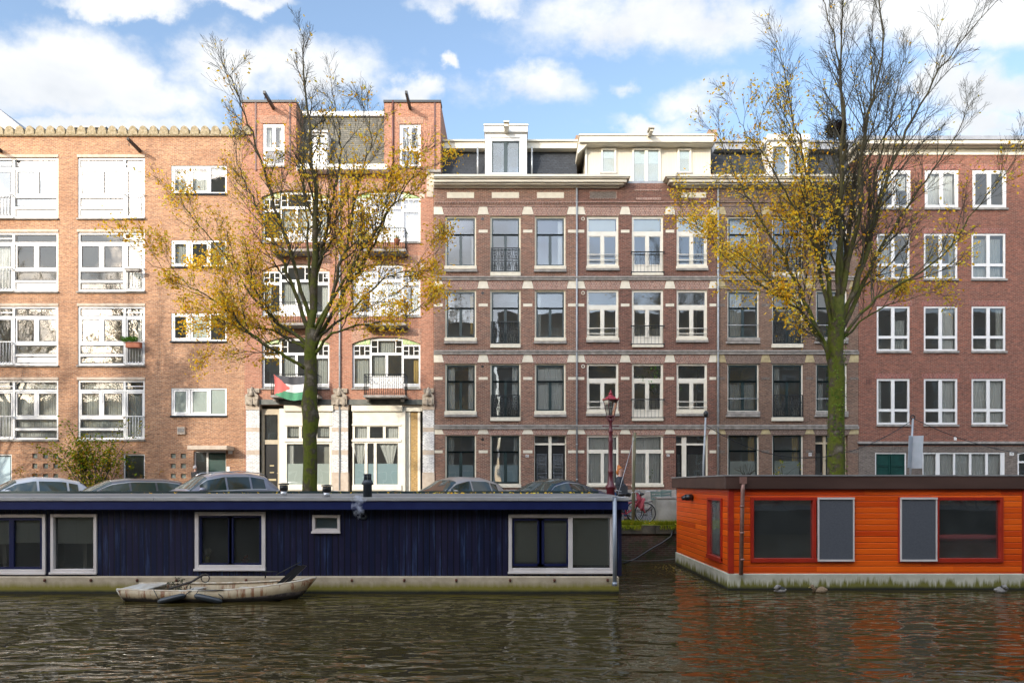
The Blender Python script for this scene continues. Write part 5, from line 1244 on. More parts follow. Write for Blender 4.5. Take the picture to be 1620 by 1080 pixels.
# ================================================================== cars
def interp(pts, x):
    if x <= pts[0][0]: return pts[0][1]
    for (a, b), (c, d) in zip(pts, pts[1:]):
        if x <= c:
            t = (x-a)/(c-a); return b+(d-b)*t
    return pts[-1][1]
CG = pm('car_glass', (.02,.035,.032), .04, spec=.9)
TY = pm('tyre', (.015,.015,.015), .8); RIM = pm('rim', (.5,.5,.5), .3, metal=.8); RED = pm('tail_light', (.5,.01,.01), .2)
def car(name, label, loc, prof, W, L, belt, paint, ws, rw, sides, roofmat=None, rails=False, trim=None):
    """nose at -x; prof = top line (x,z); ws/rw = windscreen and rear window x range; sides = list of side window x ranges"""
    t = thing(name, (0, 0, 0), label, 'car', 'cars parked at an angle along the quay')
    def sec(x):
        e = min(1, max(0, (L/2-abs(x))/.55)); w = W/2*(.80+.2*(1-(1-e)**2)); zt = interp(prof, x); zb = min(interp(belt, x), zt-.03); g = max(0, zt-zb); gr = min(1, g/.42)
        lo = .2+.12*(1-e)
        ro = w*(.985-.26*gr); ze = zt-.045-.05*gr
        return [(w*.9, lo), (w*.985, lo+.16), (w, zb*.72), (w*.975, zb), (ro+.02 if gr > .2 else w*.95, max(zb+.001, ze-.03)), (ro-.06, ze+.035), (ro*.55, zt-.006), (0, zt)]
    xs = [-L/2+L*i/64 for i in range(65)]
    P = []
    for x in xs:
        s = sec(x); P.append([(x, -y, z) for y, z in s]+[(x, y, z) for y, z in s[-2::-1]])
    m = MB(); m.grid(P, 0, True, True); m.face(range(15)); n = len(m.v)-15; m.face([n+i for i in range(15)][::-1])
    bo = m.build('body', [paint], t)
    def patch(x0, x1, f0, f1, nm, mat, off=.008, n=10, parent=None, k=6, trimx=False):
        # f: position along the section in index units 0..14
        rows = []
        for i in range(n+1):
            x = x0+(x1-x0)*i/n; s = sec(x); full = [(-y, z) for y, z in s]+[(y, z) for y, z in s[-2::-1]]; row = []
            for j in range(k+1):
                f = f0(x)+(f1(x)-f0(x))*j/k if callable(f0) else f0+(f1-f0)*j/k
                a = min(13, int(f)); q = f-a; y = full[a][0]*(1-q)+full[a+1][0]*q; z = full[a][1]*(1-q)+full[a+1][1]*q
                nx, nz = y*.9, z-.75; l = math.hypot(nx, nz) or 1
                row.append((x, y+nx/l*off, z+nz/l*off))
            rows.append(row)
        m = MB(); m.grid(rows, 0, True, True); return m.build(nm, mat, parent or t)
    patch(ws[0], ws[1], 4.25, 9.75, 'windscreen', CG, .012, 12, k=12); patch(rw[0], rw[1], 4.5, 9.5, 'rear_window', CG, .012, 10, k=12)
    if roofmat: patch(ws[1]+.02, rw[0]-.02, 4.6, 9.4, 'roof', roofmat, .008, 8, k=12)
    for sgn in (0, 1):
        for a, c in sides:
            f0, f1 = (3.08, 3.92) if sgn == 0 else (10.08, 10.92)
            patch(a, c, f0, f1, 'side_window', CG, .01)
        if trim:
            a, c = sides[0][0]-.04, sides[-1][1]+.04
            f = (3.93, 3.99) if sgn == 0 else (10.01, 10.07); patch(a, c, f[0], f[1], 'window_trim', RIM, .014, 16, k=1)
            f = (3.0, 3.07) if sgn == 0 else (10.93, 11); patch(a, c, f[0], f[1], 'window_trim', RIM, .014, 16, k=1)
        s = -1 if sgn == 0 else 1
        m = MB(); x = ws[0]+.35; yy = W/2*.97; z = interp(belt, x)+.08; m.lathe((x, s*(yy+.1), z-.07), [(.03,0),(.1,.03),(.11,.1),(.05,.15)], 10); m.build('mirror', paint, t)
        for wx in (-L*.31, L*.3):
            m = MB(); yo = s*(W/2-.01); m.tube([(wx, yo-s*.2, .32), (wx, yo-s*.02, .32), (wx, yo, .32)], [.32, .32, .29], 24); wh = m.build('wheel', TY, t)
            m = MB(); m.tube([(wx, yo-s*.05, .32), (wx, yo+s*.012, .32)], [.2, .19], 20); m.build('rim', RIM, wh)
        m = MB(); m.lathe((L/2-.09, s*W/2*.7, belt[-1][1]-.2), [(.02,0),(.09,.02),(.11,.1),(.06,.2),(.02,.21)], 10); m.build('tail_light', RED, t)
        m = MB(); m.lathe((-L/2+.2, s*W/2*.72, .58), [(.02,0),(.1,.03),(.11,.1),(.04,.15)], 10); m.build('headlight', RIM, t)
        if rails:
            m = MB(); m.tube([(x_, s*(W/2*.66), interp(prof, x_)+(.0 if k in (0, 4) else .05)) for k, x_ in enumerate((ws[1]+.1, ws[1]+.3, (ws[1]+rw[0])/2, rw[0]-.3, rw[0]-.05))], .018, 6); m.build('roof_rail', RIM, t)
    t.location = loc; t.rotation_euler = (0, 0, math.radians(45)); return t
def paint(name, c, met=.3): return pm(name, c, .3, metal=met, coat=.6)
CY = 24.0; s45 = CY and 1080/CY
def cx(u): return (u-810)/1080*CY
RG = QZ+.006
hatch = [(-2.1,.5),(-2.0,.74),(-1.1,.98),(-.45,1.4),(.1,1.52),(.9,1.5),(1.55,1.36),(1.95,.98),(2.1,.6)]
hb = [(-2.1,.7),(-1.0,.9),(1.2,.96),(2.1,.92)]
estate = [(-2.35,.5),(-2.25,.72),(-1.25,.95),(-.45,1.38),(.2,1.47),(1.3,1.46),(1.9,1.38),(2.25,1.0),(2.35,.6)]
suv = [(-2.2,.6),(-2.1,.88),(-1.15,1.06),(-.5,1.54),(.1,1.66),(1.0,1.67),(1.65,1.56),(2.08,1.1),(2.2,.65)]
suvb = [(-2.2,.8),(-1,.98),(1.2,1.06),(2.2,1.05)]
sedan = [(-2.35,.45),(-2.2,.66),(-1.3,.9),(-.55,1.33),(.05,1.45),(.7,1.4),(1.6,1.12),(2.15,.98),(2.35,.6)]
car('parked_car', 'light silver hatchback at the far left of the parked row, partly out of frame', (cx(38)-.1, CY+.3, RG), hatch, 1.75, 4.2, hb, paint('silver_paint', (.38,.4,.43)), (-1.05, -.42), (1.5, 1.93), [(-.75,.15), (.22,1.05), (1.12,1.4)])
car('parked_car', 'dark estate car between the light silver hatchback and the grey crossover', (cx(168)+.35, CY+.2, RG), estate, 1.8, 4.7, hb, paint('charcoal_paint', (.07,.075,.085)), (-1.2, -.42), (1.95, 2.2), [(-.85,.1), (.17,.95), (1.02,1.75)], trim=True)
car('parked_car', 'grey crossover with roof rails and red tail light, parked left of the left tree', (cx(322)+.35, CY, RG), suv, 1.84, 4.4, suvb, paint('grey_paint', (.24,.25,.3)), (-1.1, -.48), (1.68, 2.03), [(-.75,.1), (.17,.95), (1.02,1.5)], rails=True, trim=True)
car('parked_car', 'taupe silver hatchback in front of the purple brick house, right of the tiled shop front', (cx(700)+.4, CY, RG), hatch, 1.72, 4.0, hb, paint('taupe_paint', (.36,.33,.31)), (-1.05, -.42), (1.5, 1.88), [(-.75,.15), (.22,1.05), (1.12,1.4)])
car('parked_car', 'dark blue saloon with a sloping glass roof parked left of the red lamp post', (cx(853)+.4, CY, RG), sedan, 1.85, 4.7, [(-2.3,.7),(-1,.88),(1.2,.95),(2.3,.92)], paint('navy_paint', (.02,.03,.07)), (-1.25, -.5), (.75, 1.7), [(-.8,.12), (.19,1.0), (1.05,1.3)], roofmat=CG, trim=True)
# ================================================================== trees
BK = bark('mossy_bark')
BK2 = pm('twig_bark', (.045,.035,.025), .9, (.075,.07,.035), 2)
def tree(name, label, base, TY_, trunkpts, limbs, seed, leafprob, depth, tr, n2=13):
    rr = random.Random(seed); t = thing(name, base, label, 'tree', 'canal side trees')
    mt = MB(); mb = MB(); ml = MB()
    def P(u, v, dy=0): return Vector(((u-810)/1080*TY_, TY_+dy, EYE+(766-v)/1080*TY_))
    mt.tube([P(u, v, 0) for u, v, r in trunkpts], [r for u, v, r in trunkpts], 14)
    def leaves(p, n, sp):
        for _ in range(n):
            c = p+Vector((rr.gauss(0, sp), rr.gauss(0, sp), rr.gauss(0, sp)-.02)); s = rr.uniform(.042, .07)
            a = Vector((rr.gauss(0,1), rr.gauss(0,1), rr.gauss(0,.8))).normalized()*s; b = a.cross(Vector((rr.gauss(0,1), rr.gauss(0,1), rr.gauss(0,1)))).normalized()*s*.55
            fold = a.cross(b).normalized()*s*.18
            n0 = len(ml.v); ml.v += [tuple(c-a), tuple(c+b+fold), tuple(c+a), tuple(c-b+fold)]; ml.face((n0, n0+1, n0+2)); ml.face((n0, n0+2, n0+3))
    def grow(p, d, ln, r, lv, up):
        ns = 4 if lv < 3 else 2; pts = [p]; q = p; dd = d.copy(); rad = [r]
        for i in range(ns):
            dd = (dd+Vector((rr.gauss(0,.11), rr.gauss(0,.11), rr.gauss(0,.09)+up))).normalized(); q = q+dd*ln/ns; pts.append(q); rad.append(max(.004, r*(1-.78*(i+1)/ns)))
        mb.tube(pts, rad, 5 if lv == 1 else 3, 0, False)
        if lv >= 2:
            pr = leafprob(q)
            for k in range(1, len(pts)):
                if rr.random() < pr: leaves(pts[k], rr.choice((1, 2, 2, 3)), .13)
        if lv < 3:
            nc = {1: 8, 2: 5}[lv]
            for i in range(nc):
                f = .2+.8*(i+rr.random())/nc; k = min(ns-1, int(f*ns)); w = f*ns-k; c = pts[k].lerp(pts[k+1], w); tg = (pts[k+1]-pts[k]).normalized()
                side = tg.cross(Vector((rr.gauss(0,1), rr.gauss(0,1), rr.gauss(0,1)))).normalized()
                nd = (tg*.88+side*.5).normalized(); grow(c, nd, ln*rr.uniform(.42, .68)*(1.15-.5*f), r*.5, lv+1, up)
    for li, (pl, r0, dy) in enumerate(limbs):
        pts = []; n = len(pl)
        ctrl = [P(u, v, dy*(i/(n-1))) for i, (u, v) in enumerate(pl)]
        # smooth resample
        for i in range(n-1):
            p0 = ctrl[max(0, i-1)]; p1 = ctrl[i]; p2 = ctrl[i+1]; p3 = ctrl[min(n-1, i+2)]
            for s in range(5):
                w = s/5; pts.append(.5*((2*p1)+(p2-p0)*w+(2*p0-5*p1+4*p2-p3)*w*w+(3*p1-p0-3*p2+p3)*w**3))
        pts.append(ctrl[-1]); N_ = len(pts)
        for i in range(1, N_): pts[i] = pts[i]+Vector((rr.gauss(0,.03), rr.gauss(0,.05), rr.gauss(0,.03)))
        rad = [max(.007, r0*.82*(1-.92*(i/(N_-1))**.7)) for i in range(N_)]
        mt.tube(pts, rad, 7)
        L_ = sum((pts[i+1]-pts[i]).length for i in range(N_-1))
        nn = int(n2*L_/8)+2
        for i in range(nn):
            f = .16+.84*(i+rr.random())/nn; k = min(N_-2, int(f*(N_-1))); w = f*(N_-1)-k; c = pts[k].lerp(pts[k+1], w); tg = (pts[k+1]-pts[k]).normalized()
            side = tg.cross(Vector((rr.gauss(0,1), rr.gauss(0,1), rr.gauss(0,.6)))).normalized()
            ln = rr.uniform(1.1, 2.4)*(1.1-.6*f)*(L_/8)**.3
            grow(c, (tg*.9+side*(.62-.22*f)+Vector((0,0,.1+.15*f))).normalized(), ln, rad[k]*.42+.004, 1, .05)
    mt.build('trunk', BK, t); mb.build('branches', BK2, t); ml.build('crown', LEAF, t)
    return t
TD = 22.3
def vv(p): return 766-(p.z-EYE)*1080/TD
def uu_(p): return 810+p.x*1080/TD
def lp1(p):
    v = vv(p); a = 0
    if v > 540: a = .7
    elif v > 380: a = .7
    elif v > 280: a = .5
    elif v > 200: a = .16
    elif v > 150: a = .06
    else: a = .01
    if 440 < uu_(p) < 540 and v > 330: a *= .75
    return a
limbs1 = [
 ([(491,560),(497,440),(499,330),(492,240),(484,150),(476,55)], .19, 0),
 ([(482,582),(455,566),(425,548),(397,524),(360,490),(310,458),(250,425)], .085, -1.2),
 ([(488,545),(440,510),(400,470),(350,400),(300,345),(264,300)], .09, .8),
 ([(490,530),(455,440),(420,370),(385,300),(358,250),(338,190)], .1, 1.6),
 ([(493,520),(470,420),(445,340),(420,250),(402,190),(392,150)], .1, -1.5),
 ([(495,500),(508,380),(522,300),(530,220),(522,160),(510,110)], .1, 1.2),
 ([(497,545),(530,460),(555,380),(575,300),(594,240),(592,190)], .1, -1.0),
 ([(498,550),(540,460),(578,390),(610,310),(634,260),(638,205)], .1, 1.4),
 ([(498,560),(530,530),(580,518),(640,512),(692,478)], .075, -.9),
 ([(497,540),(552,490),(600,440),(645,420),(690,385)], .07, .6),
 ([(499,520),(560,430),(610,370),(645,330),(680,300)], .08, -1.6),
 ([(489,550),(430,520),(370,500),(330,430),(290,400)], .07, 1.9),
 ([(494,500),(480,380),(470,290),(455,200),(450,140)], .08, 1.9),
 ([(488,555),(450,535),(420,540),(380,500),(330,515),(285,500)], .05, 1.0)]
t1 = tree('street_tree', 'left bare-topped tree with golden leaves in front of the pink double house', (-6.6, TD, QZ), TD,
     [(491,806,.27),(490,770,.235),(491,730,.225),(490,690,.22),(492,660,.27),(489,640,.25),(492,600,.2),(491,560,.2),(493,520,.19)], limbs1, 5, lp1, 2, None)
def lp2(p):
    v = vv(p); u = uu_(p)
    a = .72 if v > 400 else .62 if v > 300 else .3 if v > 230 else .14 if v > 150 else .03
    if u > 1280: a *= .22
    if u > 1300 and 380 < v < 480: a *= 2.2
    if u > 1300 and v < 260: a *= .5
    return a
limbs2 = [
 ([(1318,592),(1300,548),(1270,515),(1230,480),(1180,440),(1115,400)], .09, -1.3),
 ([(1316,570),(1285,490),(1250,400),(1215,330),(1180,260),(1150,180)], .11, 1.2),
 ([(1319,540),(1290,420),(1262,330),(1236,240),(1210,165)], .1, -1.2),
 ([(1323,520),(1330,400),(1330,300),(1336,200),(1327,100),(1302,-5)], .16, 0),
 ([(1325,510),(1345,400),(1362,300),(1386,200),(1402,100),(1408,-20)], .13, 1.2),
 ([(1327,520),(1365,410),(1392,300),(1432,200),(1482,110),(1550,28)], .12, -.8),
 ([(1328,530),(1372,445),(1412,370),(1470,290),(1530,205),(1568,135)], .11, .9),
 ([(1329,535),(1380,475),(1450,430),(1510,350),(1552,285)], .08, -1.6),
 ([(1327,540),(1400,485),(1460,462),(1530,440)], .055, 1.5),
 ([(1321,510),(1310,380),(1295,260),(1277,150),(1262,30)], .12, 1.5),
 ([(1319,555),(1260,475),(1200,430),(1140,355),(1090,300)], .085, 1.7),
 ([(1324,500),(1350,350),(1352,220),(1368,120),(1352,-40)], .13, -1.3),
 ([(1320,530),(1295,430),(1240,350),(1190,290),(1135,240)], .08, -1.9),
 ([(1326,520),(1378,400),(1408,260),(1450,140),(1478,40)], .1, 1.8),
 ([(1320,500),(1318,380),(1310,220),(1300,100),(1290,0)], .11, -1.8)]
t2 = tree('street_tree', 'right tall tree with an ivy covered trunk and a nest, above the orange houseboat', (10.6, TD, QZ), TD,
     [(1324,806,.3),(1323,770,.27),(1322,720,.265),(1323,660,.255),(1324,600,.25),(1321,560,.25),(1323,510,.25),(1325,470,.2)], limbs2, 12, lp2, 2, None, 14)
rr = random.Random(21); m = MB()
for i in range(1500):
    v = rr.uniform(505, 806); a = rr.uniform(0, 2*PI); c = Vector(((1323-810)/1080*TD, TD, EYE+(766-v)/1080*TD)); rad = rr.gauss(.28, .025)
    if mnoise.noise(Vector((math.cos(a)*1.5, math.sin(a)*1.5, c.z*1.3))) < -.05: continue
    p = c+Vector((rad*math.cos(a), rad*math.sin(a), 0)); s = rr.uniform(.02, .04)
    d = Vector((rr.gauss(0,1), rr.gauss(0,1), rr.gauss(0,1))).normalized()*s; e = d.cross(Vector((math.cos(a), math.sin(a), .3))).normalized()*s*.8
    m.quad(p-d, p+e, p+d, p-e)
m.build('ivy', leafmat('ivy', [(.04,.09,.012),(.1,.17,.02),(.16,.23,.035),(.05,.1,.02)], .2), t2)
# neighbours of the two trees: one left of the frame casts the dappled shade, two stand on the photographer's side
t3 = copy_tree(t1); t3.location = (-24.4, 23.0, QZ); t3.rotation_euler.z = 1.1; t3['label'] = 'tree beyond the left edge whose shade falls on the orange brick block'
t4 = copy_tree(t2); t4.location = (9, -5, 1.1); t4.rotation_euler.z = 2.0; t4['label'] = 'tree behind the photographer mirrored in the windows on the right'
for x_, r_, src, lb in ((-9, 4.0, t1, 'yellowing tree behind the photographer on the left'), (25, 1.0, t1, 'farthest right tree on the photographer side of the canal')):
    q_ = copy_tree(src); q_.location = (x_, -5.5, 1.1); q_.rotation_euler.z = r_; q_['label'] = lb
t5 = copy_tree(t1); t5.location = (-31.5, 24.5, QZ); t5.rotation_euler.z = 2.6; t5['label'] = 'second tree beyond the left edge of the photograph'
nest = MB(); rr = random.Random(2)
nc = Vector(((1322-810)/1080*TD, TD+.05, EYE+(766-203)/1080*TD))
for i in range(420):
    a = rr.uniform(0, 2*PI); h = rr.gauss(0, .12); r = .27*math.sqrt(max(.05, 1-(h/.35)**2))*rr.uniform(.6, 1.1); p = nc+Vector((r*math.cos(a), r*math.sin(a), h))
    d = Vector((-math.sin(a)+rr.gauss(0,.5), math.cos(a)+rr.gauss(0,.5), rr.gauss(0,.5))).normalized()*rr.uniform(.1, .24); nest.tube([p-d, p+d], [.009, .004], 3, 0, False)
tag(nest.build('bird_nest', pm('nest_twigs', (.035,.02,.018), .95)), 'dark twig nest high in the fork of the right tree', 'nest')
# ================================================================== shrub against the left block
sh_ = thing('shrub', (X(148), F-1.3, PZ), 'tall straggly green and yellow shrub growing against the orange brick block', 'shrub')
rr = random.Random(31); mb = MB(); ml = MB(); SD = F-1.4
def S3(u, v, dy=0): return P3(u, v, SD)+Vector((0, dy, 0))
for i in range(46):
    u1 = rr.gauss(145, 30); u1 = max(78, min(212, u1)); v1 = rr.uniform(690, 735)+abs(u1-140)*.12; 
    if i < 12: u1, v1 = [(75,708),(82,715),(97,700),(112,668),(125,690),(138,690),(176,690),(205,668),(225,672),(113,672),(200,715),(98,690)][i]
    b0 = S3(rr.uniform(125, 165), 790, rr.uniform(-.4, .4)); e = S3(u1, v1, rr.uniform(-.7, .5)); mid = b0.lerp(e, .5)+Vector((0, 0, .45)); pts = [b0.lerp(mid, s/3) for s in range(3)]+[mid.lerp(e, s/4)+Vector((0,0,.12*math.sin(PI*s/4))) for s in range(5)]
    mb.tube(pts, [.02*(1-.8*k/7) for k in range(8)], 4, 0, False)
    for k in range(1, 8):
        for _ in range(24 if k > 2 else 16):
            c = pts[k]+Vector((rr.gauss(0,.15), rr.gauss(0,.15), rr.gauss(0,.11))); s = rr.uniform(.035, .085); a = Vector((rr.gauss(0,1), rr.gauss(0,1), rr.gauss(0,.6))).normalized()*s; b = a.cross(Vector((rr.gauss(0,1), rr.gauss(0,1), rr.gauss(0,1)))).normalized()*s*.6
            if rr.random() < (.62 if i >= 12 else .45): ml.quad(c-a, c+b, c+a, c-b)
mb.build('stems', BK2, sh_); ml.build('foliage', leafmat('shrub_leaves', [(.05,.11,.01),(.12,.19,.015),(.28,.3,.02),(.46,.32,.02),(.09,.14,.012),(.35,.14,.02)]), sh_)
# red-tinged creeper bits low on the wall
def plant(name, label, u, v, D, n, r, seed, mats=None, zb=None):
    t = thing(name, tuple(P3(u, v, D)), label, 'plant'); rr = random.Random(seed); m = MB(); st = MB(); c = P3(u, v, D)
    for i in range(max(4, n//12)):
        e = c+Vector((rr.gauss(0, r*.6), rr.gauss(0, r*.4), abs(rr.gauss(r*.9, r*.5)))); st.tube([c, c.lerp(e, .5)+Vector((0,0,.05)), e], [.01, .008, .004], 3, 0, False)
        flat_leaves(m, e, 12, r*.45, .055, rr, 0, .2)
    st.build('stem', BK2, t); m.build('foliage', mats or M['plant'], t); return t
CR = leafmat('creeper_leaves', [(.35,.12,.03),(.4,.25,.04),(.16,.17,.03)])
plant('creeper', 'sparse reddish creeper low on the orange wall left of the shrub', 42, 765, F-.3, 90, .55, 5, CR)
plant('creeper', 'sparse reddish creeper low on the orange wall right of the shrub', 236, 770, F-.3, 90, .5, 6, CR)
plant('potted_plant', 'leafy plant in front of the frosted window of the brown brick house', 1238, 756, F-.8, 60, .5, 8, leafmat('pl2', [(.07,.16,.02),(.3,.3,.03),(.45,.3,.03)]))
plant('potted_plant', 'green plant behind the left ground floor window of the maroon house', 946, 757, F+.3, 60, .3, 9)
plant('potted_plant', 'green plant behind the right ground floor window of the maroon house', 1032, 760, F+.3, 70, .36, 10)
plant('potted_plant', 'long hanging green plant behind the first floor french window', 1037, 625, F+.35, 220, .7, 13)
m = MB(); rr = random.Random(8)
for i in range(22):
    a = rr.uniform(-1.1, 1.1); c = P3(1181, 757, F-.7); m.tube([c, c+Vector((math.sin(a)*.35, rr.uniform(-.2,.2), .35)), c+Vector((math.sin(a)*.7, rr.uniform(-.3,.3), .75*math.cos(a)))], [.012,.009,.004], 3)
tag(m.build('bare_shrub', BK2), 'leafless twiggy shrub before the frosted window beside the grey drainpipe', 'shrub')
# flower boxes
def fbox(u0, u1, v0, v1, mat, label, seed, col='plant', green=True):
    t = thing('flower_box', (X((u0+u1)/2), F-.3, Z(v1)), label, 'flower box'); m = MB(); m.fb(u0, u1, v0, v1, -.42, -.2); m.fb(u0-.6, u1+.6, v0-.6, v0+.8, -.44, -.18); m.build('box', mat, t, bevel=.02)
    if green:
        m = MB(); rr = random.Random(seed); k = int((u1-u0)*5)
        for i in range(k): flat_leaves(m, (X(rr.uniform(u0, u1)), F-.3, Z(v0)+rr.uniform(0, .16)), 5, .09, .04, rr, 0, .6)
        m.build('foliage', M[col], t)
fbox(197.5, 220, 424.5, 429, M['greystone'], 'grey flower box hooked on the railing of the third floor bay window', 1, green=False)
fbox(198, 221, 541.5, 549.5, M['terracotta'], 'terracotta flower box with green plants on a white bay window railing', 2)
for u, l in ((590, 'left'), (631, 'right')):
    t = thing('flower_pot', (X(u), F-.55, Z(393)), 'orange flower pot at the %s end of the upper iron balcony' % l, 'flower pot', 'pots on the upper balcony'); m = MB(); m.lathe((X(u), F-.55, Z(393.3)), [(.11,0),(.15,.2),(.17,.22),(.16,.26)], 12); m.build('pot', M['terracotta'], t)
    m = MB(); flat_leaves(m, (X(u), F-.55, Z(384)), 60, .16, .04, random.Random(int(u)), 0, .4); m.build('foliage', M['plant'], t)
# flag hung on the left balcony
fm_ = [pm('flag_black', (.06,.06,.065), .9), pm('flag_white', (.6,.58,.56), .9), pm('flag_green', (.07,.24,.13), .9), pm('flag_red', (.5,.12,.1), .9)]
m = MB(); NX, NZ = 44, 24; fx0, fx1, fz1, fz0 = XC(433, -.86), XC(500, -.86), ZC(592, -.86), ZC(627.5, -.86)
def fp(i, j):
    s, t = i/NX, j/NZ; x = fx0+(fx1-fx0)*s+.03*math.sin(t*3); sag = .25*math.sin(PI*min(1, s*1.0))*(.6+.4*t)*0.9 if 0 < s < 1 else 0
    return (x, F-.86+.035*math.sin(s*15+t*2)+.02*math.sin(s*31), fz1-(fz1-fz0)*t*(.86+.12*math.sin(PI*s))-sag*.9+(.12 if s < .02 else 0)*0)
P = [[fp(i, j) for j in range(NZ+1)] for i in range(NX+1)]
n0 = 0
for r in P: m.v += r
for i in range(NX):
    for j in range(NZ):
        s, t = (i+.5)/NX, (j+.5)/NZ; tri = .38*(1-abs(t-.5)*2); mi = 3 if s < tri else (0 if t < .333 else 1 if t < .666 else 2)
        a = i*(NZ+1)+j; m.face((a, a+1, a+NZ+2, a+NZ+1), mi, True)
tag(m.build('flag', fm_), 'black, white and green flag with a red triangle hanging on the left iron balcony', 'flag')
# ================================================================== lamp post, poles, sign, wire
lx = (966-810)/1080*22; lz = QZ+.006
RP = pm('burgundy_paint', (.075,.008,.015), .35, (.1,.015,.02), 8); RPb = pm('bright_red_paint', (.26,.012,.025), .4)
lt = thing('street_lamp', (lx, 22, QZ), 'burgundy cast iron lamp post with a glass lantern and red crown', 'street lamp')
def zz_(v): return EYE+(766-v)/1080*22
m = MB(); b = (lx, 22, 0)
m.lathe(b, [(.17, lz), (.19, lz+.25), (.15, lz+.42), (.13, zz_(775)), (.17, zz_(772)), (.17, zz_(769)), (.11, zz_(765)), (.085, zz_(755)), (.08, zz_(748)), (.1, zz_(746.5)), (.075, zz_(744)), (.07, zz_(700)), (.085, zz_(697)), (.068, zz_(695)), (.06, zz_(684)), (.08, zz_(682)), (.058, zz_(680)), (.05, zz_(668)), (.08, zz_(665)), (.04, zz_(660))], 14)
m.tube([(lx-.24, 22, zz_(674)), (lx+.24, 22, zz_(674))], .016, 6)
for s in (-1, 1): m.lathe((lx+s*.24, 22, zz_(674)), [(.01,-.03),(.03,0),(.01,.03)], 6)
for k in range(4):
    a = k*PI/2+PI/4; m.tube([(lx+.02*math.cos(a), 22+.02*math.sin(a), zz_(669)), (lx+.13*math.cos(a), 22+.13*math.sin(a), zz_(664)), (lx+.17*math.cos(a), 22+.17*math.sin(a), zz_(658))], .012, 5)
m.build('post', RP, lt)
m = MB(); zb0, zt0 = zz_(657.5), zz_(633); rb, rt = .125, .235
cor = []
for k in range(4):
    a = k*PI/2+PI/4+.35; m.tube([(lx+rb*math.cos(a), 22+rb*math.sin(a), zb0), (lx+rt*math.cos(a), 22+rt*math.sin(a), zt0)], .012, 4); cor.append((math.cos(a), math.sin(a)))
for rr_, z in ((rb, zb0), (rt, zt0)):
    m.tube([(lx+rr_*c, 22+rr_*s, z) for c, s in cor]+[(lx+rr_*cor[0][0], 22+rr_*cor[0][1], z)], .014, 4)
m.lathe((lx, 22, zb0), [(.03,-.06),(.13,-.03),(.12,.0),(.05,.03)], 10); fr = m.build('lantern_frame', RP, lt)
m = MB()
for k in range(4):
    c, s = cor[k]; c2, s2 = cor[(k+1)%4]; m.quad((lx+rb*c, 22+rb*s, zb0), (lx+rb*c2, 22+rb*s2, zb0), (lx+rt*c2, 22+rt*s2, zt0), (lx+rt*c, 22+rt*s, zt0))
m.build('lantern_glass', glass('lantern_glass', (.95,.95,.93), .22, .1), fr)
m = MB(); m.lathe((lx, 22, zb0), [(.03,.02),(.05,.12),(.04,.2),(.01,.22)], 8); m.build('bulb', pm('bulb', (.5,.5,.48), .3), fr)
m = MB(); n0 = 4
m.lathe((lx, 22, zt0), [(.25,0),(.26,.02),(.2,.05),(.15,.11),(.08,.14),(.06,.2),(.08,.21),(.06,.24),(.02,.27),(.03,.3),(.005,.34)], 12)
for c, s in cor: m.lathe((lx+.25*c, 22+.25*s, zt0), [(.02,0),(.03,.03),(.02,.06),(.005,.09)], 6)
m.build('lantern_roof', [RPb], lt)
def pole(name, label, pts, rad, mat, cat='pole', extra=None):
    m = MB(); m.tube(pts, rad, 8); o = m.build(name, mat); return tag(o, label, cat)
D = 21.6
pole('wooden_pole', 'weathered wooden mooring pole standing behind the bicycles', [P3(1001.5, 830, D), P3(1002.5, 760, D), P3(1004.5, 684, D)], [.055, .05, .045], pm('mossy_wood', (.1,.1,.05), .9, (.16,.13,.08), 6))
pole('boat_hook', 'thin pale rod leaning from the blue boat roof up to the wooden pole', [P3(975, 792, 20.4), P3(1003, 692, 21.5)], .008, M['steel'])
pl = thing('lamp_pole', tuple(P3(1113, 806, 22.2)), 'thin grey pole with a small dark lamp head rising left of the drainpipe', 'pole')
m = MB(); m.tube([P3(1112, 808, 22.2), P3(1113, 730, 22.2), P3(1116.5, 655, 22.2)], [.035, .032, .028], 8); m.build('pole', M['pipe'], pl)
m = MB(); c = P3(1116.8, 660, 22.2); m.lathe(c, [(.03,0),(.06,.03),(.085,.1),(.08,.16),(.03,.22)], 10); m.build('lamp_head', M['black'], pl)
sg = thing('traffic_sign', tuple(P3(1440, 806, 22.1)), 'grey back of a folded double sign panel on a steel post beyond the orange boat', 'sign')
D = 22.1; m = MB(); m.tube([P3(1437.5, 808, D), P3(1444, 662, D)], .032, 8); m.build('post', M['steel'], sg)
m = MB()
for (u0, u1, v0, v1, dy0, dy1, sk) in ((1432, 1442.5, 689.5, 740, -.02, .14, -2.2), (1442.5, 1455, 689.5, 741, .14, -.02, -2.6)):
    a, b_, c, d = P3(u0, v0, D), P3(u1, v0, D), P3(u1+sk, v1, D), P3(u0+sk, v1, D); n = Vector((0, .02, 0)); q = [a+Vector((0,dy0-.2,0)), b_+Vector((0,dy1-.2,0)), c+Vector((0,dy1-.2,0)), d+Vector((0,dy0-.2,0))]
    n0 = len(m.v); m.v += [tuple(x) for x in q]+[tuple(x+n) for x in q]
    for f in ((3,2,1,0),(4,5,6,7),(0,1,5,4),(1,2,6,5),(2,3,7,6),(3,0,4,7)): m.face([n0+i for i in f])
m.build('panel', pm('sign_back', (.33,.37,.4), .4, (.4,.43,.46), 4, metal=.3), sg, bevel=.006)
m = MB(); c = P3(1444.3, 660, D); m.loop(c, .07, .02, 'y', 10); m.build('wire_clamp', M['iron'], sg)
m = MB()
def cat(a, b, sag, n=14): return [a.lerp(b, i/n)-Vector((0, 0, sag*4*(i/n)*(1-i/n))) for i in range(n+1)]
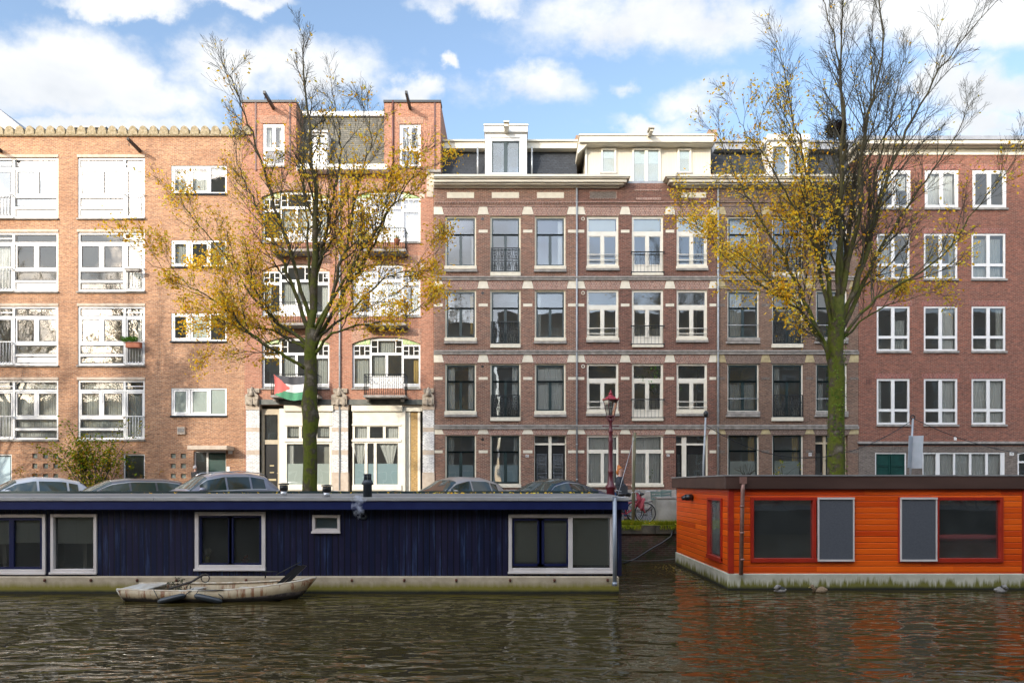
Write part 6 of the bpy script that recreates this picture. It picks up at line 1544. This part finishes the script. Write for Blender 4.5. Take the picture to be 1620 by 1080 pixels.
m.tube(cat(P3(1005, 690, 21.7), P3(1115, 690, 22), .02), .01, 3); m.tube(cat(P3(1116.5, 672, 22.2), P3(1444, 664, 22.1), 1.15), .012, 4); m.tube(cat(P3(1444, 661, 22.1), P3(1680, 722, 22.1), .3), .012, 4)
tag(m.build('overhead_cable', M['black']), 'thin black cable sagging between the grey pole and the steel sign post', 'cable')
# ================================================================== bicycles
def bicycle(name, label, loc, rz, fc, crate=False, basket=False, lean=.06):
    t = thing(name, (0,0,0), label, 'bicycle', 'bicycles parked on the quay'); R_ = .34
    fmt = pm(name+'_paint', fc, .35)
    for wx in (-.53, .53):
        m = MB(); m.loop((wx, 0, R_), R_-.018, .02, 'y', 32, 6); w = m.build('wheel', TY, t)
        m = MB(); m.loop((wx, 0, R_), R_-.045, .01, 'y', 32, 4)
        m.tube([(wx, -.05, R_), (wx, .05, R_)], .02, 8)
        for k in range(18):
            a = k*PI/9; m.tube([(wx, .02*(-1)**k, R_), (wx+(R_-.05)*math.cos(a), 0, R_+(R_-.05)*math.sin(a))], .0022, 3, 0, False)
        m.build('rim', RIM, w)
    m = MB(); bb_ = (-.07, 0, .3); st = (-.2, 0, .78); hd = (.36, 0, .86); hb_ = (.39, 0, .66)
    m.tube([bb_, st], .017, 8); m.tube([bb_, hb_], .02, 8); m.tube([(-.17, 0, .62), (.38, 0, .72)], .017, 8); m.tube([hd, hb_], .022, 8)
    for s in (-1, 1): m.tube([bb_, (-.53, s*.055, R_)], .01, 6); m.tube([(-.18, 0, .68), (-.53, s*.055, R_)], .009, 6); m.tube([hb_, (.46, s*.05, .5), (.53, s*.055, R_)], .012, 6)
    m.build('frame', fmt, t)
    m = MB()
    for wx, a0, a1 in ((-.53, .15*PI, .95*PI), (.53, .2*PI, .85*PI)):
        n = 12
        for i in range(n):
            A, B = a0+(a1-a0)*i/n, a0+(a1-a0)*(i+1)/n; r = R_+.02
            m.quad((wx+r*math.cos(A), -.028, R_+r*math.sin(A)), (wx+r*math.cos(B), -.028, R_+r*math.sin(B)), (wx+r*math.cos(B), .028, R_+r*math.sin(B)), (wx+r*math.cos(A), .028, R_+r*math.sin(A)))
    m.build('mudguard', pm(name+'_guard', (.45,.46,.48), .35, metal=.4), t)
    m = MB(); m.tube([st, (-.22, 0, .88)], .012, 6); m.tube([(-.36, 0, .9), (-.25, 0, .93), (-.08, 0, .92)], [.07, .075, .02], 8); m.build('saddle', M['black'], t)
    m = MB(); m.tube([hd, (.34, 0, 1.0)], .013, 6); m.tube([(.12, -.29, 1.0), (.28, -.27, 1.04), (.36, -.1, 1.02), (.36, .1, 1.02), (.28, .27, 1.04), (.12, .29, 1.0)], .013, 6); m.build('handlebar', RIM, t)
    m = MB(); m.tube([(-.07, -.09, .3), (.08, -.09, .24)], .01, 5); m.tube([(-.07, .09, .3), (-.2, .09, .36)], .01, 5); m.box(.03, .12, -.18, -.1, .225, .25); m.box(-.26, -.17, .1, .18, .35, .375); m.loop(bb_, .09, .008, 'y', 16); m.box(-.86, -.3, -.06, .06, .7, .72); m.build('crank', M['iron'], t)
    if crate:
        m = MB(); x0, x1, y0_, y1_, z0, z1 = .42, .82, -.28, .28, .78, 1.02
        for z in (z0, z0+.09, z0+.18):
            m.box(x0, x1, y0_, y0_+.015, z, z+.045); m.box(x0, x1, y1_-.015, y1_, z, z+.045); m.box(x0, x0+.015, y0_, y1_, z, z+.045); m.box(x1-.015, x1, y0_, y1_, z, z+.045)
        for x in (x0, x1-.03):
            for y in (y0_, y1_-.03): m.box(x-.003, x+.033, y-.003, y+.033, z0-.01, z1+.01)
        m.box(x0, x1, y0_, y1_, z0-.02, z0); m.box(x0-.01, x1+.01, y0_-.01, y0_+.02, z1-.01, z1+.02); m.box(x0-.01, x1+.01, y1_-.02, y1_+.01, z1-.01, z1+.02)
        m.build('crate', pm('crate_plastic', (.12,.17,.15), .6), t)
    t.location = loc; t.rotation_euler = (lean, 0, rz); return t
gz = QZ+.01
b1 = bicycle('bicycle', 'red and silver bicycle nearest the water with its front wheel over the mossy edge', (3.75, 21.95, gz), math.radians(-18), (.35,.03,.06))
b2 = bicycle('bicycle', 'black bicycle carrying a grey green crate in front of its handlebar', (4.5, 22.75, gz), math.radians(-50), (.02,.02,.022), crate=True)
b3 = bicycle('bicycle', 'blue bicycle behind the red one beside the wooden pole', (3.6, 22.5, gz), math.radians(200), (.03,.07,.12))
b4 = bicycle('bicycle', 'dark bicycle whose handlebar shows just right of the left tree', (-6.15, 22.9, gz), math.radians(60), (.03,.03,.03))
b5 = bicycle('bicycle', 'dark bicycle whose handlebar shows right of the black boat chimney', (-3.9, 22.9, gz), math.radians(215), (.03,.03,.03))
b6 = bicycle('bicycle', 'bicycle beside the white flue cap, left of the left tree', (-7.9, 22.6, gz), math.radians(30), (.1,.1,.1))
m = MB(); rr = random.Random(3)
P = []
for i in range(9):
    P.append([(3.98+.03*i+.02*math.sin(j*2+i), 21.75+.05*math.sin(i*1.3+j), 2.12-.07*j-.025*i+.02*math.sin(i*2)) for j in range(7)])
m.grid(P); o = m.build('saddle_bag', pm('pink_cloth', (.34,.06,.075), .8)); o.modifiers.new('s', 'SOLIDIFY').thickness = .06; tag(o, 'crumpled pink red bag hanging on the handlebar of the red bicycle', 'bag')
# concrete block on the quay
cb = thing('concrete_block', (5.4, 22.2, QZ), 'grey weathered concrete block on the quay left of the orange boat', 'block')
m = MB(); D = 21.75; m.box((1040-810)/1080*D, 7.2, D, D+.9, QZ, EYE+(766-789)/1080*D); m.build('body', pm('block_concrete', (.22,.21,.18), .9, (.32,.31,.27), 3, bump=.4), cb, bevel=.02)
m = MB(); m.box((1039-810)/1080*D, 7.22, D-.02, D+.92, EYE+(766-788.8)/1080*D, EYE+(766-785.5)/1080*D); m.build('cap', M['greystone'], cb, bevel=.01)
# grass on the quay edge
gr = MB(); rr = random.Random(17)
for i in range(13000):
    x = rr.uniform(2.6, 7.3); y = rr.uniform(20.93, 22.3) if rr.random() < .75 else rr.uniform(20.91, 21.1); h = rr.uniform(.05, .17)*(1.2 if y < 21.4 else .8); w = .009
    if mnoise.noise(Vector((x*1.3, y*3, 0))) < -.25: continue
    z = QZ; dx, dy = rr.gauss(0, .04), rr.gauss(-.02 if y > 21.1 else -.07, .03); dz = h if y > 21.03 else rr.uniform(-.17, .05)
    n0 = len(gr.v); gr.v += [(x-w, y, z), (x+w, y, z), (x+dx, y+dy, z+dz)]; gr.face((n0, n0+1, n0+2))
tag(gr.build('grass', leafmat('grass_blades', [(.1,.16,.01),(.22,.26,.015),(.36,.34,.03),(.14,.2,.02)], .3)), 'bright mossy grass along the top of the quay wall', 'grass', kind='stuff')
m = MB(); m.box(2.6, 7.3, 20.925, 22.5, QZ-.0, QZ+.012); tag(m.build('moss_bank', pm('moss', (.1,.13,.012), .95, (.2,.2,.02), 5, bump=.8)), kind='structure')
m = MB()
for i in range(420):
    x, y = rr.uniform(2.7, 7.2), rr.gauss(21.9, .4); s = rr.uniform(.03, .06); a = rr.uniform(0, PI); d = Vector((math.cos(a), math.sin(a), rr.uniform(0,.6)))*s; e = Vector((-math.sin(a), math.cos(a), rr.uniform(0,.6)))*s*.7; p = Vector((x, max(20.95, y), QZ+.05)); m.quad(p-d, p+e, p+d, p-e)
tag(m.build('fallen_leaves', LEAF), 'orange yellow leaves lying in the quay grass under the bicycles', 'leaves', kind='stuff')
# hose / mooring line
m = MB(); m.tube([P3(985, 891, 20.6), P3(1005, 884, 20.75), P3(1030, 868, 20.85), P3(1048, 858, 20.88), P3(1062, 848, 20.9), P3(1064, 838, 20.9)], .03, 8)
tag(m.build('mooring_hose', M['black']), 'black hose slung along the quay wall between the two houseboats', 'hose')
m = MB(); m.tube(cat(P3(983, 885, 19.5), P3(1070, 883, 20.3), .05), .012, 5); tag(m.build('mooring_rope', pm('rope', (.1,.1,.09), .9)), 'thin rope just above the water between the two houseboats', 'rope')
# floating leaves beside the orange boat
m = MB(); rr = random.Random(40)
for i in range(210):
    t_ = rr.random(); x = 4.7-abs(rr.gauss(0, .3)); y = 15.6+4.8*t_; s = rr.uniform(.02, .04); a = rr.uniform(0, PI); p = Vector((x, y, .008)); m.quad(p+Vector((-math.cos(a)*s, -math.sin(a)*s, 0)), p+Vector((math.sin(a)*s*.7, -math.cos(a)*s*.7, 0)), p+Vector((math.cos(a)*s, math.sin(a)*s, 0)), p+Vector((-math.sin(a)*s*.7, math.cos(a)*s*.7, 0)))
tag(m.build('floating_leaves', leafmat('wet_leaves', [(.2,.15,.03),(.3,.22,.04),(.12,.08,.02)], .1)), 'leaves floating on the water along the orange boat side', 'leaves', kind='stuff')
m = MB(); P = []
for i in range(21):
    q = i/20; w_ = .3*math.sin(PI*q)**.6+.004; P.append([(17.3+3.6*q, 2.2+w_*math.cos(a*PI/6), .12+.12*(abs(q-.5)*2)**3+.16*math.sin(a*PI/6)*(math.sin(PI*q)**.4)) for a in range(13)])
m.grid(P); tag(m.build('kayak', pm('red_plastic', (.45,.03,.015), .35)), 'red kayak floating at the near quay, mirrored in the orange boat window', 'kayak')
for bx_, by_, br_, src, lb in ((13.2, -2.7, .2, b1, 'bicycle on the near quay mirrored in the left window of the orange boat'), (22.4, -2.8, -.3, b1, 'red bicycle on the near quay mirrored in the right window of the orange boat'), (23.9, -2.7, .1, b5, 'dark bicycle on the near quay mirrored in the right window of the orange boat')):
    c_ = copy_tree(src); c_.location = (bx_, by_, 1.135); c_.rotation_euler.z = br_; c_['label'] = lb
# ================================================================== ducks
def duck(u, label, D, body, back, head, sc=1, flip=1, tuck=False):
    x = (u-810)/1080*D; t = thing('duck', (x, D, 0), label, 'duck', 'ducks beside the orange houseboat')
    P = []
    for i in range(15):
        q = i/14; xx = (-.2+.4*q)*sc*flip; r = .085*sc*math.sin(PI*min(1, q*1.02)**.8)**.7+.004; zc = .035+.05*max(0, .25-q)*4*.6
        P.append([(x+xx, D+r*1.05*math.cos(a*PI/6), zc+r*.8*math.sin(a*PI/6)) for a in range(13)])
    hx = x+flip*.15*sc; hz = .15*sc
    m = MB(); m.grid(P, 0, True, flip > 0)
    if tuck: m.tube([(hx, D-.02, .07), (hx-flip*.05, D-.03, .14), (hx-flip*.1, D-.03, .13)], [.05, .045, .035], 10)
    else: m.tube([(hx-flip*.02, D, .05), (hx+flip*.02, D, .11*sc), (hx+flip*.035, D, hz)], [.05, .035, .038], 10)
    bo = m.build('body', [body], t)
    m = MB(); ex = hx+flip*.04 if not tuck else hx-flip*.08
    m.tube([(ex-flip*.035, D-.005, hz), (ex-flip*.01, D-.005, hz+.012), (ex+flip*.025, D-.005, hz+.005), (ex+flip*.04, D-.005, hz-.01)], [.015, .038, .032, .012], 10); m.build('head', head, t)
    m = MB(); m.tube([(ex+flip*.035, D-.005, hz-.008), (ex+flip*.09, D-.005, hz-.022)], [.014, .008], 6); m.build('bill', pm('bill', (.35,.25,.05), .5), t)
    m = MB(); m.grid([[(x+flip*(-.19+.3*i/8)*sc, D-.075*sc*math.sin(PI*(i+.6)/9)**.6*math.cos(.5*j)-.004, .05+.055*j*.5*math.sin(PI*(i+.6)/9)) for j in range(4)] for i in range(9)], 0, True); m.build('wing', back, t)
    return t
dkb = pm('duck_brown', (.16,.1,.05), .9, (.28,.2,.12), 40); dkg = pm('duck_grey', (.3,.28,.25), .9, (.16,.14,.12), 30); dkd = pm('duck_dark', (.03,.03,.025), .7); 
duck(1234, 'grey and dark drake with its head tucked back, left of the brown duck', 15.15, dkg, dkd, dkd, .72, -1, True)
duck(1297, 'brown duck with lowered head in the middle of the orange boat hull', 15.15, dkb, dkb, dkb, .85, -1)
duck(1583, 'pale grey drake at the far right of the orange boat hull', 15.15, dkg, dkg, dkd, .75, 1, True)
# ================================================================== people
def person(loc, label, rz, pose, cols, hgt=1.8, hair=(.4,.15,.04), bun=False):
    t = thing('person', (0,0,0), label, 'person'); k = hgt/1.8
    J = dict(pose)
    def skin(name, chains, mat, parent, sub=1):
        vs, es, rs = [], [], []
        ids = {}
        def vid(p, r):
            key = tuple(round(c, 3) for c in p)
            if key not in ids: ids[key] = len(vs); vs.append([c*k for c in p]); rs.append(r*k)
            return ids[key]
        for ch in chains:
            prev = None
            for p, r in ch:
                i = vid(p, r)
                if prev is not None and prev != i: es.append((prev, i))
                prev = i
        me = bpy.data.meshes.new(name); me.from_pydata(vs, es, []); o = bpy.data.objects.new(name, me); COL.objects.link(o)
        sk = o.modifiers.new('skin', 'SKIN'); sk.use_smooth_shade = True
        for i, r in enumerate(rs): me.skin_vertices[0].data[i].radius = (r, r)
        me.skin_vertices[0].data[0].use_root = True
        s = o.modifiers.new('sub', 'SUBSURF'); s.levels = sub; s.render_levels = sub
        bpy.context.view_layer.update(); dg_ = bpy.context.evaluated_depsgraph_get(); me2 = bpy.data.meshes.new_from_object(o.evaluated_get(dg_)); bpy.data.objects.remove(o)
        me2.materials.clear(); me2.materials.append(mat); q = bpy.data.objects.new(name, me2); COL.objects.link(q); q.parent = parent; WL[q.name] = Vector((0,0,0)); return q
    # +x is forward
    sk_m = pm('skin', (.5,.28,.2), .6)
    pel = (0,0,.95); ch = [
      [(pel,.13), ((.0,0,1.12),.13), ((.0,0,1.32),.15), ((.01,0,1.46),.09), ((.02,0,1.53),.052), ((.03,0,1.62),.075), ((.03,0,1.7),.085), ((.02,0,1.76),.06)],
    ]
    for s in (-1, 1):
        f = J['step']*s
        ch.append([(pel,.13), ((0,s*.1,.9),.095), ((f*.5+.03,s*.1,.5),.06), ((f-.02,s*.1,.1),.042), ((f+.05,s*.1,.05),.04), ((f+.16,s*.11,.035),.03)])
        el, ha = J['arm%d' % s]
        ch.append([((.0,0,1.32),.15), ((0,s*.17,1.42),.062), (el,.045), (ha,.03), ((ha[0]+.05,ha[1],ha[2]),.022)])
    b = skin('body', ch, sk_m, t)
    for s in (-1, 1):
        el, ha = J['arm%d' % s]; hs = []
        for q in range(4): y = (q-1.5)*.018; hs.append([((ha[0]+.03,ha[1],ha[2]),.016), ((ha[0]+.07,ha[1]+y,ha[2]+.005),.009), ((ha[0]+.11-abs(q-1.3)*.008,ha[1]+y*1.1,ha[2]-.008),.008), ((ha[0]+.13-abs(q-1.3)*.008,ha[1]+y*1.1,ha[2]-.025),.007)])
        hs.append([((ha[0]+.03,ha[1],ha[2]),.016), ((ha[0]+.05,ha[1]-s*.03,ha[2]+.01),.01), ((ha[0]+.085,ha[1]-s*.04,ha[2]+.012),.008)])
        skin('hand', hs, sk_m, b)
    jk = [[((0,0,.9),.165), ((0,0,1.1),.155), ((0,0,1.32),.18), ((.01,0,1.45),.11), ((.015,0,1.5),.075)]]
    for s in (-1, 1):
        el, ha = J['arm%d' % s]; jk.append([((0,0,1.32),.18), ((0,s*.18,1.42),.08), (el,.065), (tuple(el[i]+(ha[i]-el[i])*.85 for i in range(3)),.048)])
    skin('jacket', jk, cols[0], b)
    tr_ = []
    for s in (-1, 1):
        f = J['step']*s; tr_.append([((0,0,.93),.14), ((0,s*.1,.86),.105), ((f*.5+.03,s*.1,.5),.075), ((f-.02,s*.1,.13),.058)])
    skin('trousers', tr_, cols[1], b)
    sh = []
    m = MB()
    for s in (-1, 1):
        f = J['step']*s; m.tube([(k*(f-.07), k*s*.1, k*.055), (k*(f+.03), k*s*.1, k*.06), (k*(f+.12), k*s*.105, k*.045), (k*(f+.2), k*s*.11, k*.03)], [.045, .055, .045, .025], 8)
    m.build('shoes', M['black'], b)
    # head details: hair, nose, ears, eyes, mouth
    hc = Vector((.03,0,1.68))*k; m = MB()
    P = []
    for i in range(9):
        a = PI*.5*i/8*1.25
        P.append([tuple(hc+Vector((-.018, 0, .018))*k+Vector((math.sin(a)*math.cos(q*PI/8)*.098, math.sin(a)*math.sin(q*PI/8)*.09, math.cos(a)*.115))*k) for q in range(17)])
    for i in range(6, 9):
        for q in list(range(0, 4))+list(range(13, 17)): P[i][q] = P[5][q]
    m.grid(P)
    if bun: m.lathe(hc+Vector((-.06,0,.1))*k, [(.02,-.03),(.05,0),(.055,.04),(.03,.08)], 10); m.tube([hc+Vector((-.06,0,0)), hc+Vector((-.1,0,-.08)), hc+Vector((-.09,0,-.16))], [.07,.06,.03], 8)
    m.build('hair', pm('hair_%02d' % int(hair[0]*100), hair, .7), b)
    m = MB(); m.tube([hc+Vector((.085,0,.005))*k, hc+Vector((.105,0,-.025))*k, hc+Vector((.085,0,-.035))*k], [.006,.014,.01], 6)
    for s in (-1, 1): m.lathe(hc+Vector((-.005,s*.082,-.03))*k, [(.005,-.02),(.018,0),(.015,.03),(.004,.04)], 8)
    m.build('face', sk_m, b)
    m = MB()
    for s in (-1, 1): m.lathe(hc+Vector((.078,s*.03,.004))*k, [(.003,-.006),(.011,0),(.003,.006)], 8)
    m.tube([hc+Vector((.082,-.02,-.06))*k, hc+Vector((.088,0,-.062))*k, hc+Vector((.082,.02,-.06))*k], .004, 5); m.build('features', pm('dark_features', (.08,.03,.02), .6), b)
    t.location = loc; t.rotation_euler = (0,0,rz); return t
jd = pm('dark_jacket', (.012,.016,.025), .7, (.03,.035,.045), 9); jn = pm('blue_jeans', (.03,.09,.25), .9)
pp = person(tuple(Vector((P3(980, 800, 22.9).x, 22.9, QZ+.03))), 'ginger haired person in dark jacket and jeans right of the red lamp post', math.radians(-25), {'step': .2, 'arm-1': ((.1,-.22,1.16), (.3,-.12,1.2)), 'arm1': ((-.1,.24,1.15), (.02,.22,.95))}, (jd, jn), 1.82, (.5,.16,.03), True)
m = MB(); c = pp.location+Vector((.06,-.26,1.06)); m.box(c.x-.2, c.x+.16, c.y-.07, c.y+.07, c.z-.16, c.z+.12); m.tube([(c.x-.18, c.y, c.z+.1), (c.x-.1, c.y+.16, c.z+.42), (c.x+.1, c.y+.02, c.z+.12)], .013, 5)
tag(m.build('shoulder_bag', pm('bag_leather', (.03,.035,.04), .6), bevel=.04, seg=3), 'dark shoulder bag carried by the ginger haired person', 'bag')
m = MB(); m.xprism([(F-1.5, PZ), (F-1.5, PZ+.17), (F-1.1, PZ+.17), (F-1.1, PZ+.33), (F-.0, PZ+.33), (F-.0, PZ)], X(303), X(360)); tag(m.build('door_steps', M['beigestone']), 'two stone steps below the concrete canopy of the orange brick block', 'steps')
person((X(320), F-.8, PZ+.32), 'person with grey hair and black coat below the concrete canopy', math.radians(60), {'step': .05, 'arm-1': ((.12,-.25,1.16), (.3,-.16,1.2)), 'arm1': ((.12,.25,1.16), (.3,.16,1.2))}, (pm('black_coat', (.01,.01,.012), .8), M['black']), 1.72, (.45,.42,.4))
# ================================================================== sky, sun, camera
w = bpy.data.worlds.new('World'); S.world = w; w.use_nodes = True; nt = w.node_tree; nt.nodes.clear(); L = nt.links.new
out = nt.nodes.new('ShaderNodeOutputWorld'); bg = nt.nodes.new('ShaderNodeBackground'); L(bg.outputs[0], out.inputs[0])
SUN = Vector((.65, 1, -.45)).normalized()
el = math.asin(-SUN.z); az = math.atan2(-SUN.x, -SUN.y)
sky = nt.nodes.new('ShaderNodeTexSky'); sky.sky_type = 'NISHITA'; sky.sun_disc = False; sky.sun_elevation = el; sky.sun_rotation = az % (2*PI); sky.air_density = 1.0; sky.dust_density = 1.2; sky.ozone_density = 2.0
SKYK = .14
tc = nt.nodes.new('ShaderNodeTexCoord'); gen = tc.outputs['Generated']
nz_ = N(nt, 'ShaderNodeVectorMath', operation='NORMALIZE'); L(gen, nz_.inputs[0]); d = nz_.outputs[0]
mp = nt.nodes.new('ShaderNodeMapping'); mp.inputs['Scale'].default_value = (1, 1, 1.7); L(d, mp.inputs[0])
n1 = N(nt, 'ShaderNodeTexNoise', Scale=4.2, Detail=12, Roughness=.56); L(mp.outputs[0], n1.inputs['Vector'])
# cumulus groups placed by direction: (centre u,v half-width, half-height) in the 1620x1080 plan of the sky north of the canal
sp = nt.nodes.new('ShaderNodeSeparateXYZ'); L(d, sp.inputs[0])
yy = N(nt, 'ShaderNodeMath', operation='MAXIMUM'); L(sp.outputs[1], yy.inputs[0]); yy.inputs[1].default_value = .08
uu = N(nt, 'ShaderNodeMath', operation='DIVIDE'); L(sp.outputs[0], uu.inputs[0]); L(yy.outputs[0], uu.inputs[1])
ww = N(nt, 'ShaderNodeMath', operation='DIVIDE'); L(sp.outputs[2], ww.inputs[0]); L(yy.outputs[0], ww.inputs[1])
cb0 = nt.nodes.new('ShaderNodeCombineXYZ'); L(uu.outputs[0], cb0.inputs[0]); L(ww.outputs[0], cb0.inputs[1])
wn = N(nt, 'ShaderNodeTexNoise', Scale=11, Detail=8, Roughness=.6); L(cb0.outputs[0], wn.inputs['Vector'])
w1 = N(nt, 'ShaderNodeVectorMath', operation='SUBTRACT'); L(wn.outputs['Color'], w1.inputs[0]); w1.inputs[1].default_value = (.5, .5, .5)
w2 = N(nt, 'ShaderNodeVectorMath', operation='MULTIPLY'); L(w1.outputs[0], w2.inputs[0]); w2.inputs[1].default_value = (.17, .11, 0)
cb = N(nt, 'ShaderNodeVectorMath', operation='ADD'); L(cb0.outputs[0], cb.inputs[0]); L(w2.outputs[0], cb.inputs[1])
groups = [(80,135,190,65),(240,160,150,55),(360,110,120,65),(500,135,120,70),(655,150,55,28),(840,150,150,42),(985,142,60,24),(1085,160,105,45),(1010,195,130,28),(1110,40,270,62),(980,50,90,55),(1420,20,230,48),(210,2,90,22),(385,-2,95,20),(735,0,120,28),(1570,160,110,50),(1490,130,60,35),(170,200,330,30),(1560,205,160,30),(715,104,26,14),(890,60,0,0),(320,60,0,0)]
prev = None
for gu, gv, ga, gb_ in groups:
    if ga == 0: continue
    s = N(nt, 'ShaderNodeVectorMath', operation='SUBTRACT'); L(cb.outputs[0], s.inputs[0]); s.inputs[1].default_value = ((gu-810)/1080, (766-gv)/1080, 0)
    q = N(nt, 'ShaderNodeVectorMath', operation='MULTIPLY'); L(s.outputs[0], q.inputs[0]); q.inputs[1].default_value = (1080/ga, 1080/gb_, 0)
    l = N(nt, 'ShaderNodeVectorMath', operation='LENGTH'); L(q.outputs[0], l.inputs[0])
    r = nt.nodes.new('ShaderNodeMapRange'); setin(r, From_Min=.1, From_Max=1.7, To_Min=1, To_Max=0); L(l.outputs['Value'], r.inputs[0])
    if prev is None: prev = r.outputs[0]
    else:
        mxn = N(nt, 'ShaderNodeMath', operation='MAXIMUM'); L(prev, mxn.inputs[0]); L(r.outputs[0], mxn.inputs[1]); prev = mxn.outputs[0]
# fade of the placed groups away from the northern sky, generic clouds elsewhere
back_ = nt.nodes.new('ShaderNodeMapRange'); setin(back_, From_Min=.35, From_Max=.1, To_Min=0, To_Max=.5); L(sp.outputs[1], back_.inputs[0])
gm = N(nt, 'ShaderNodeMath', operation='MAXIMUM'); L(prev, gm.inputs[0]); L(back_.outputs[0], gm.inputs[1])
def dens(nout, gout):
    a = N(nt, 'ShaderNodeMath', operation='MULTIPLY_ADD'); L(gout, a.inputs[0]); a.inputs[1].default_value = .5
    b = N(nt, 'ShaderNodeMath', operation='MULTIPLY'); L(nout, b.inputs[0]); b.inputs[1].default_value = 1.35; L(b.outputs[0], a.inputs[2]); return a.outputs[0]
den = dens(n1.outputs[0], gm.outputs[0])
cov = nt.nodes.new('ShaderNodeMapRange'); cov.interpolation_type = 'SMOOTHSTEP'; setin(cov, From_Min=.8, From_Max=1.1); L(den, cov.inputs[0])
# cloud shading: thick parts and undersides turn grey blue
mp2 = nt.nodes.new('ShaderNodeMapping'); mp2.inputs['Scale'].default_value = (1, 1, 1.7); mp2.inputs['Location'].default_value = (-.02, 0, .075); L(d, mp2.inputs[0])
n2 = N(nt, 'ShaderNodeTexNoise', Scale=4.2, Detail=5, Roughness=.5); L(mp2.outputs[0], n2.inputs['Vector'])
df = N(nt, 'ShaderNodeMath', operation='SUBTRACT'); L(n2.outputs[0], df.inputs[0]); L(n1.outputs[0], df.inputs[1])
thick = nt.nodes.new('ShaderNodeMapRange'); setin(thick, From_Min=.95, From_Max=1.5, To_Min=0, To_Max=.4); L(den, thick.inputs[0])
sh = N(nt, 'ShaderNodeMath', operation='MULTIPLY_ADD', use_clamp=True); L(df.outputs[0], sh.inputs[0]); sh.inputs[1].default_value = 2.6; L(thick.outputs[0], sh.inputs[2])
cc = N(nt, 'ShaderNodeMix', data_type='RGBA'); L(sh.outputs[0], cc.inputs[0])
CW = 1.0
cc.inputs[6].default_value = (.49*CW,.5*CW,.51*CW,1); cc.inputs[7].default_value = (.3*CW,.33*CW,.375*CW,1)
sc = N(nt, 'ShaderNodeVectorMath', operation='MULTIPLY'); L(sky.outputs[0], sc.inputs[0]); sc.inputs[1].default_value = (SKYK*1.3, SKYK*1.2, SKYK*1.1)
mx = N(nt, 'ShaderNodeMix', data_type='RGBA'); L(cov.outputs[0], mx.inputs[0]); L(sc.outputs[0], mx.inputs[6]); L(cc.outputs[2], mx.inputs[7]); L(mx.outputs[2], bg.inputs[0])
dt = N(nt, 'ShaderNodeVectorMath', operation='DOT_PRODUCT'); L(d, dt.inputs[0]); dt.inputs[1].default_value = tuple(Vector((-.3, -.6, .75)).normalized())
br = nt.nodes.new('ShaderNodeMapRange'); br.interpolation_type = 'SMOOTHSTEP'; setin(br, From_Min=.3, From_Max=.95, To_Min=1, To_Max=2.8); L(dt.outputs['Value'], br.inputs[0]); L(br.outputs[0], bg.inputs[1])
sl = bpy.data.lights.new('sun', 'SUN'); sl.energy = 2.0; sl.angle = math.radians(.6); sl.color = (1, .93, .82)
so = bpy.data.objects.new('sun', sl); COL.objects.link(so); so.rotation_euler = SUN.to_track_quat('-Z', 'Y').to_euler(); so.location = (-20, -30, 30)
cd = bpy.data.cameras.new('camera'); cam = bpy.data.objects.new('camera', cd); COL.objects.link(cam); S.camera = cam
cam.location = (0, 0, EYE); cam.rotation_euler = (PI/2, 0, 0); cd.sensor_width = 36; cd.lens = 24; cd.clip_end = 1000; cd.clip_start = .1
cd.shift_y = 226/1620
S.view_settings.view_transform = 'Standard'; S.view_settings.look = 'None'; S.view_settings.exposure = 1.1; S.view_settings.gamma = 1
S.render.engine = 'CYCLES'; S.cycles.transparent_max_bounces = 16; S.cycles.max_bounces = 7; S.cycles.diffuse_bounces = 3; S.cycles.glossy_bounces = 4
S.cycles.use_denoising = True
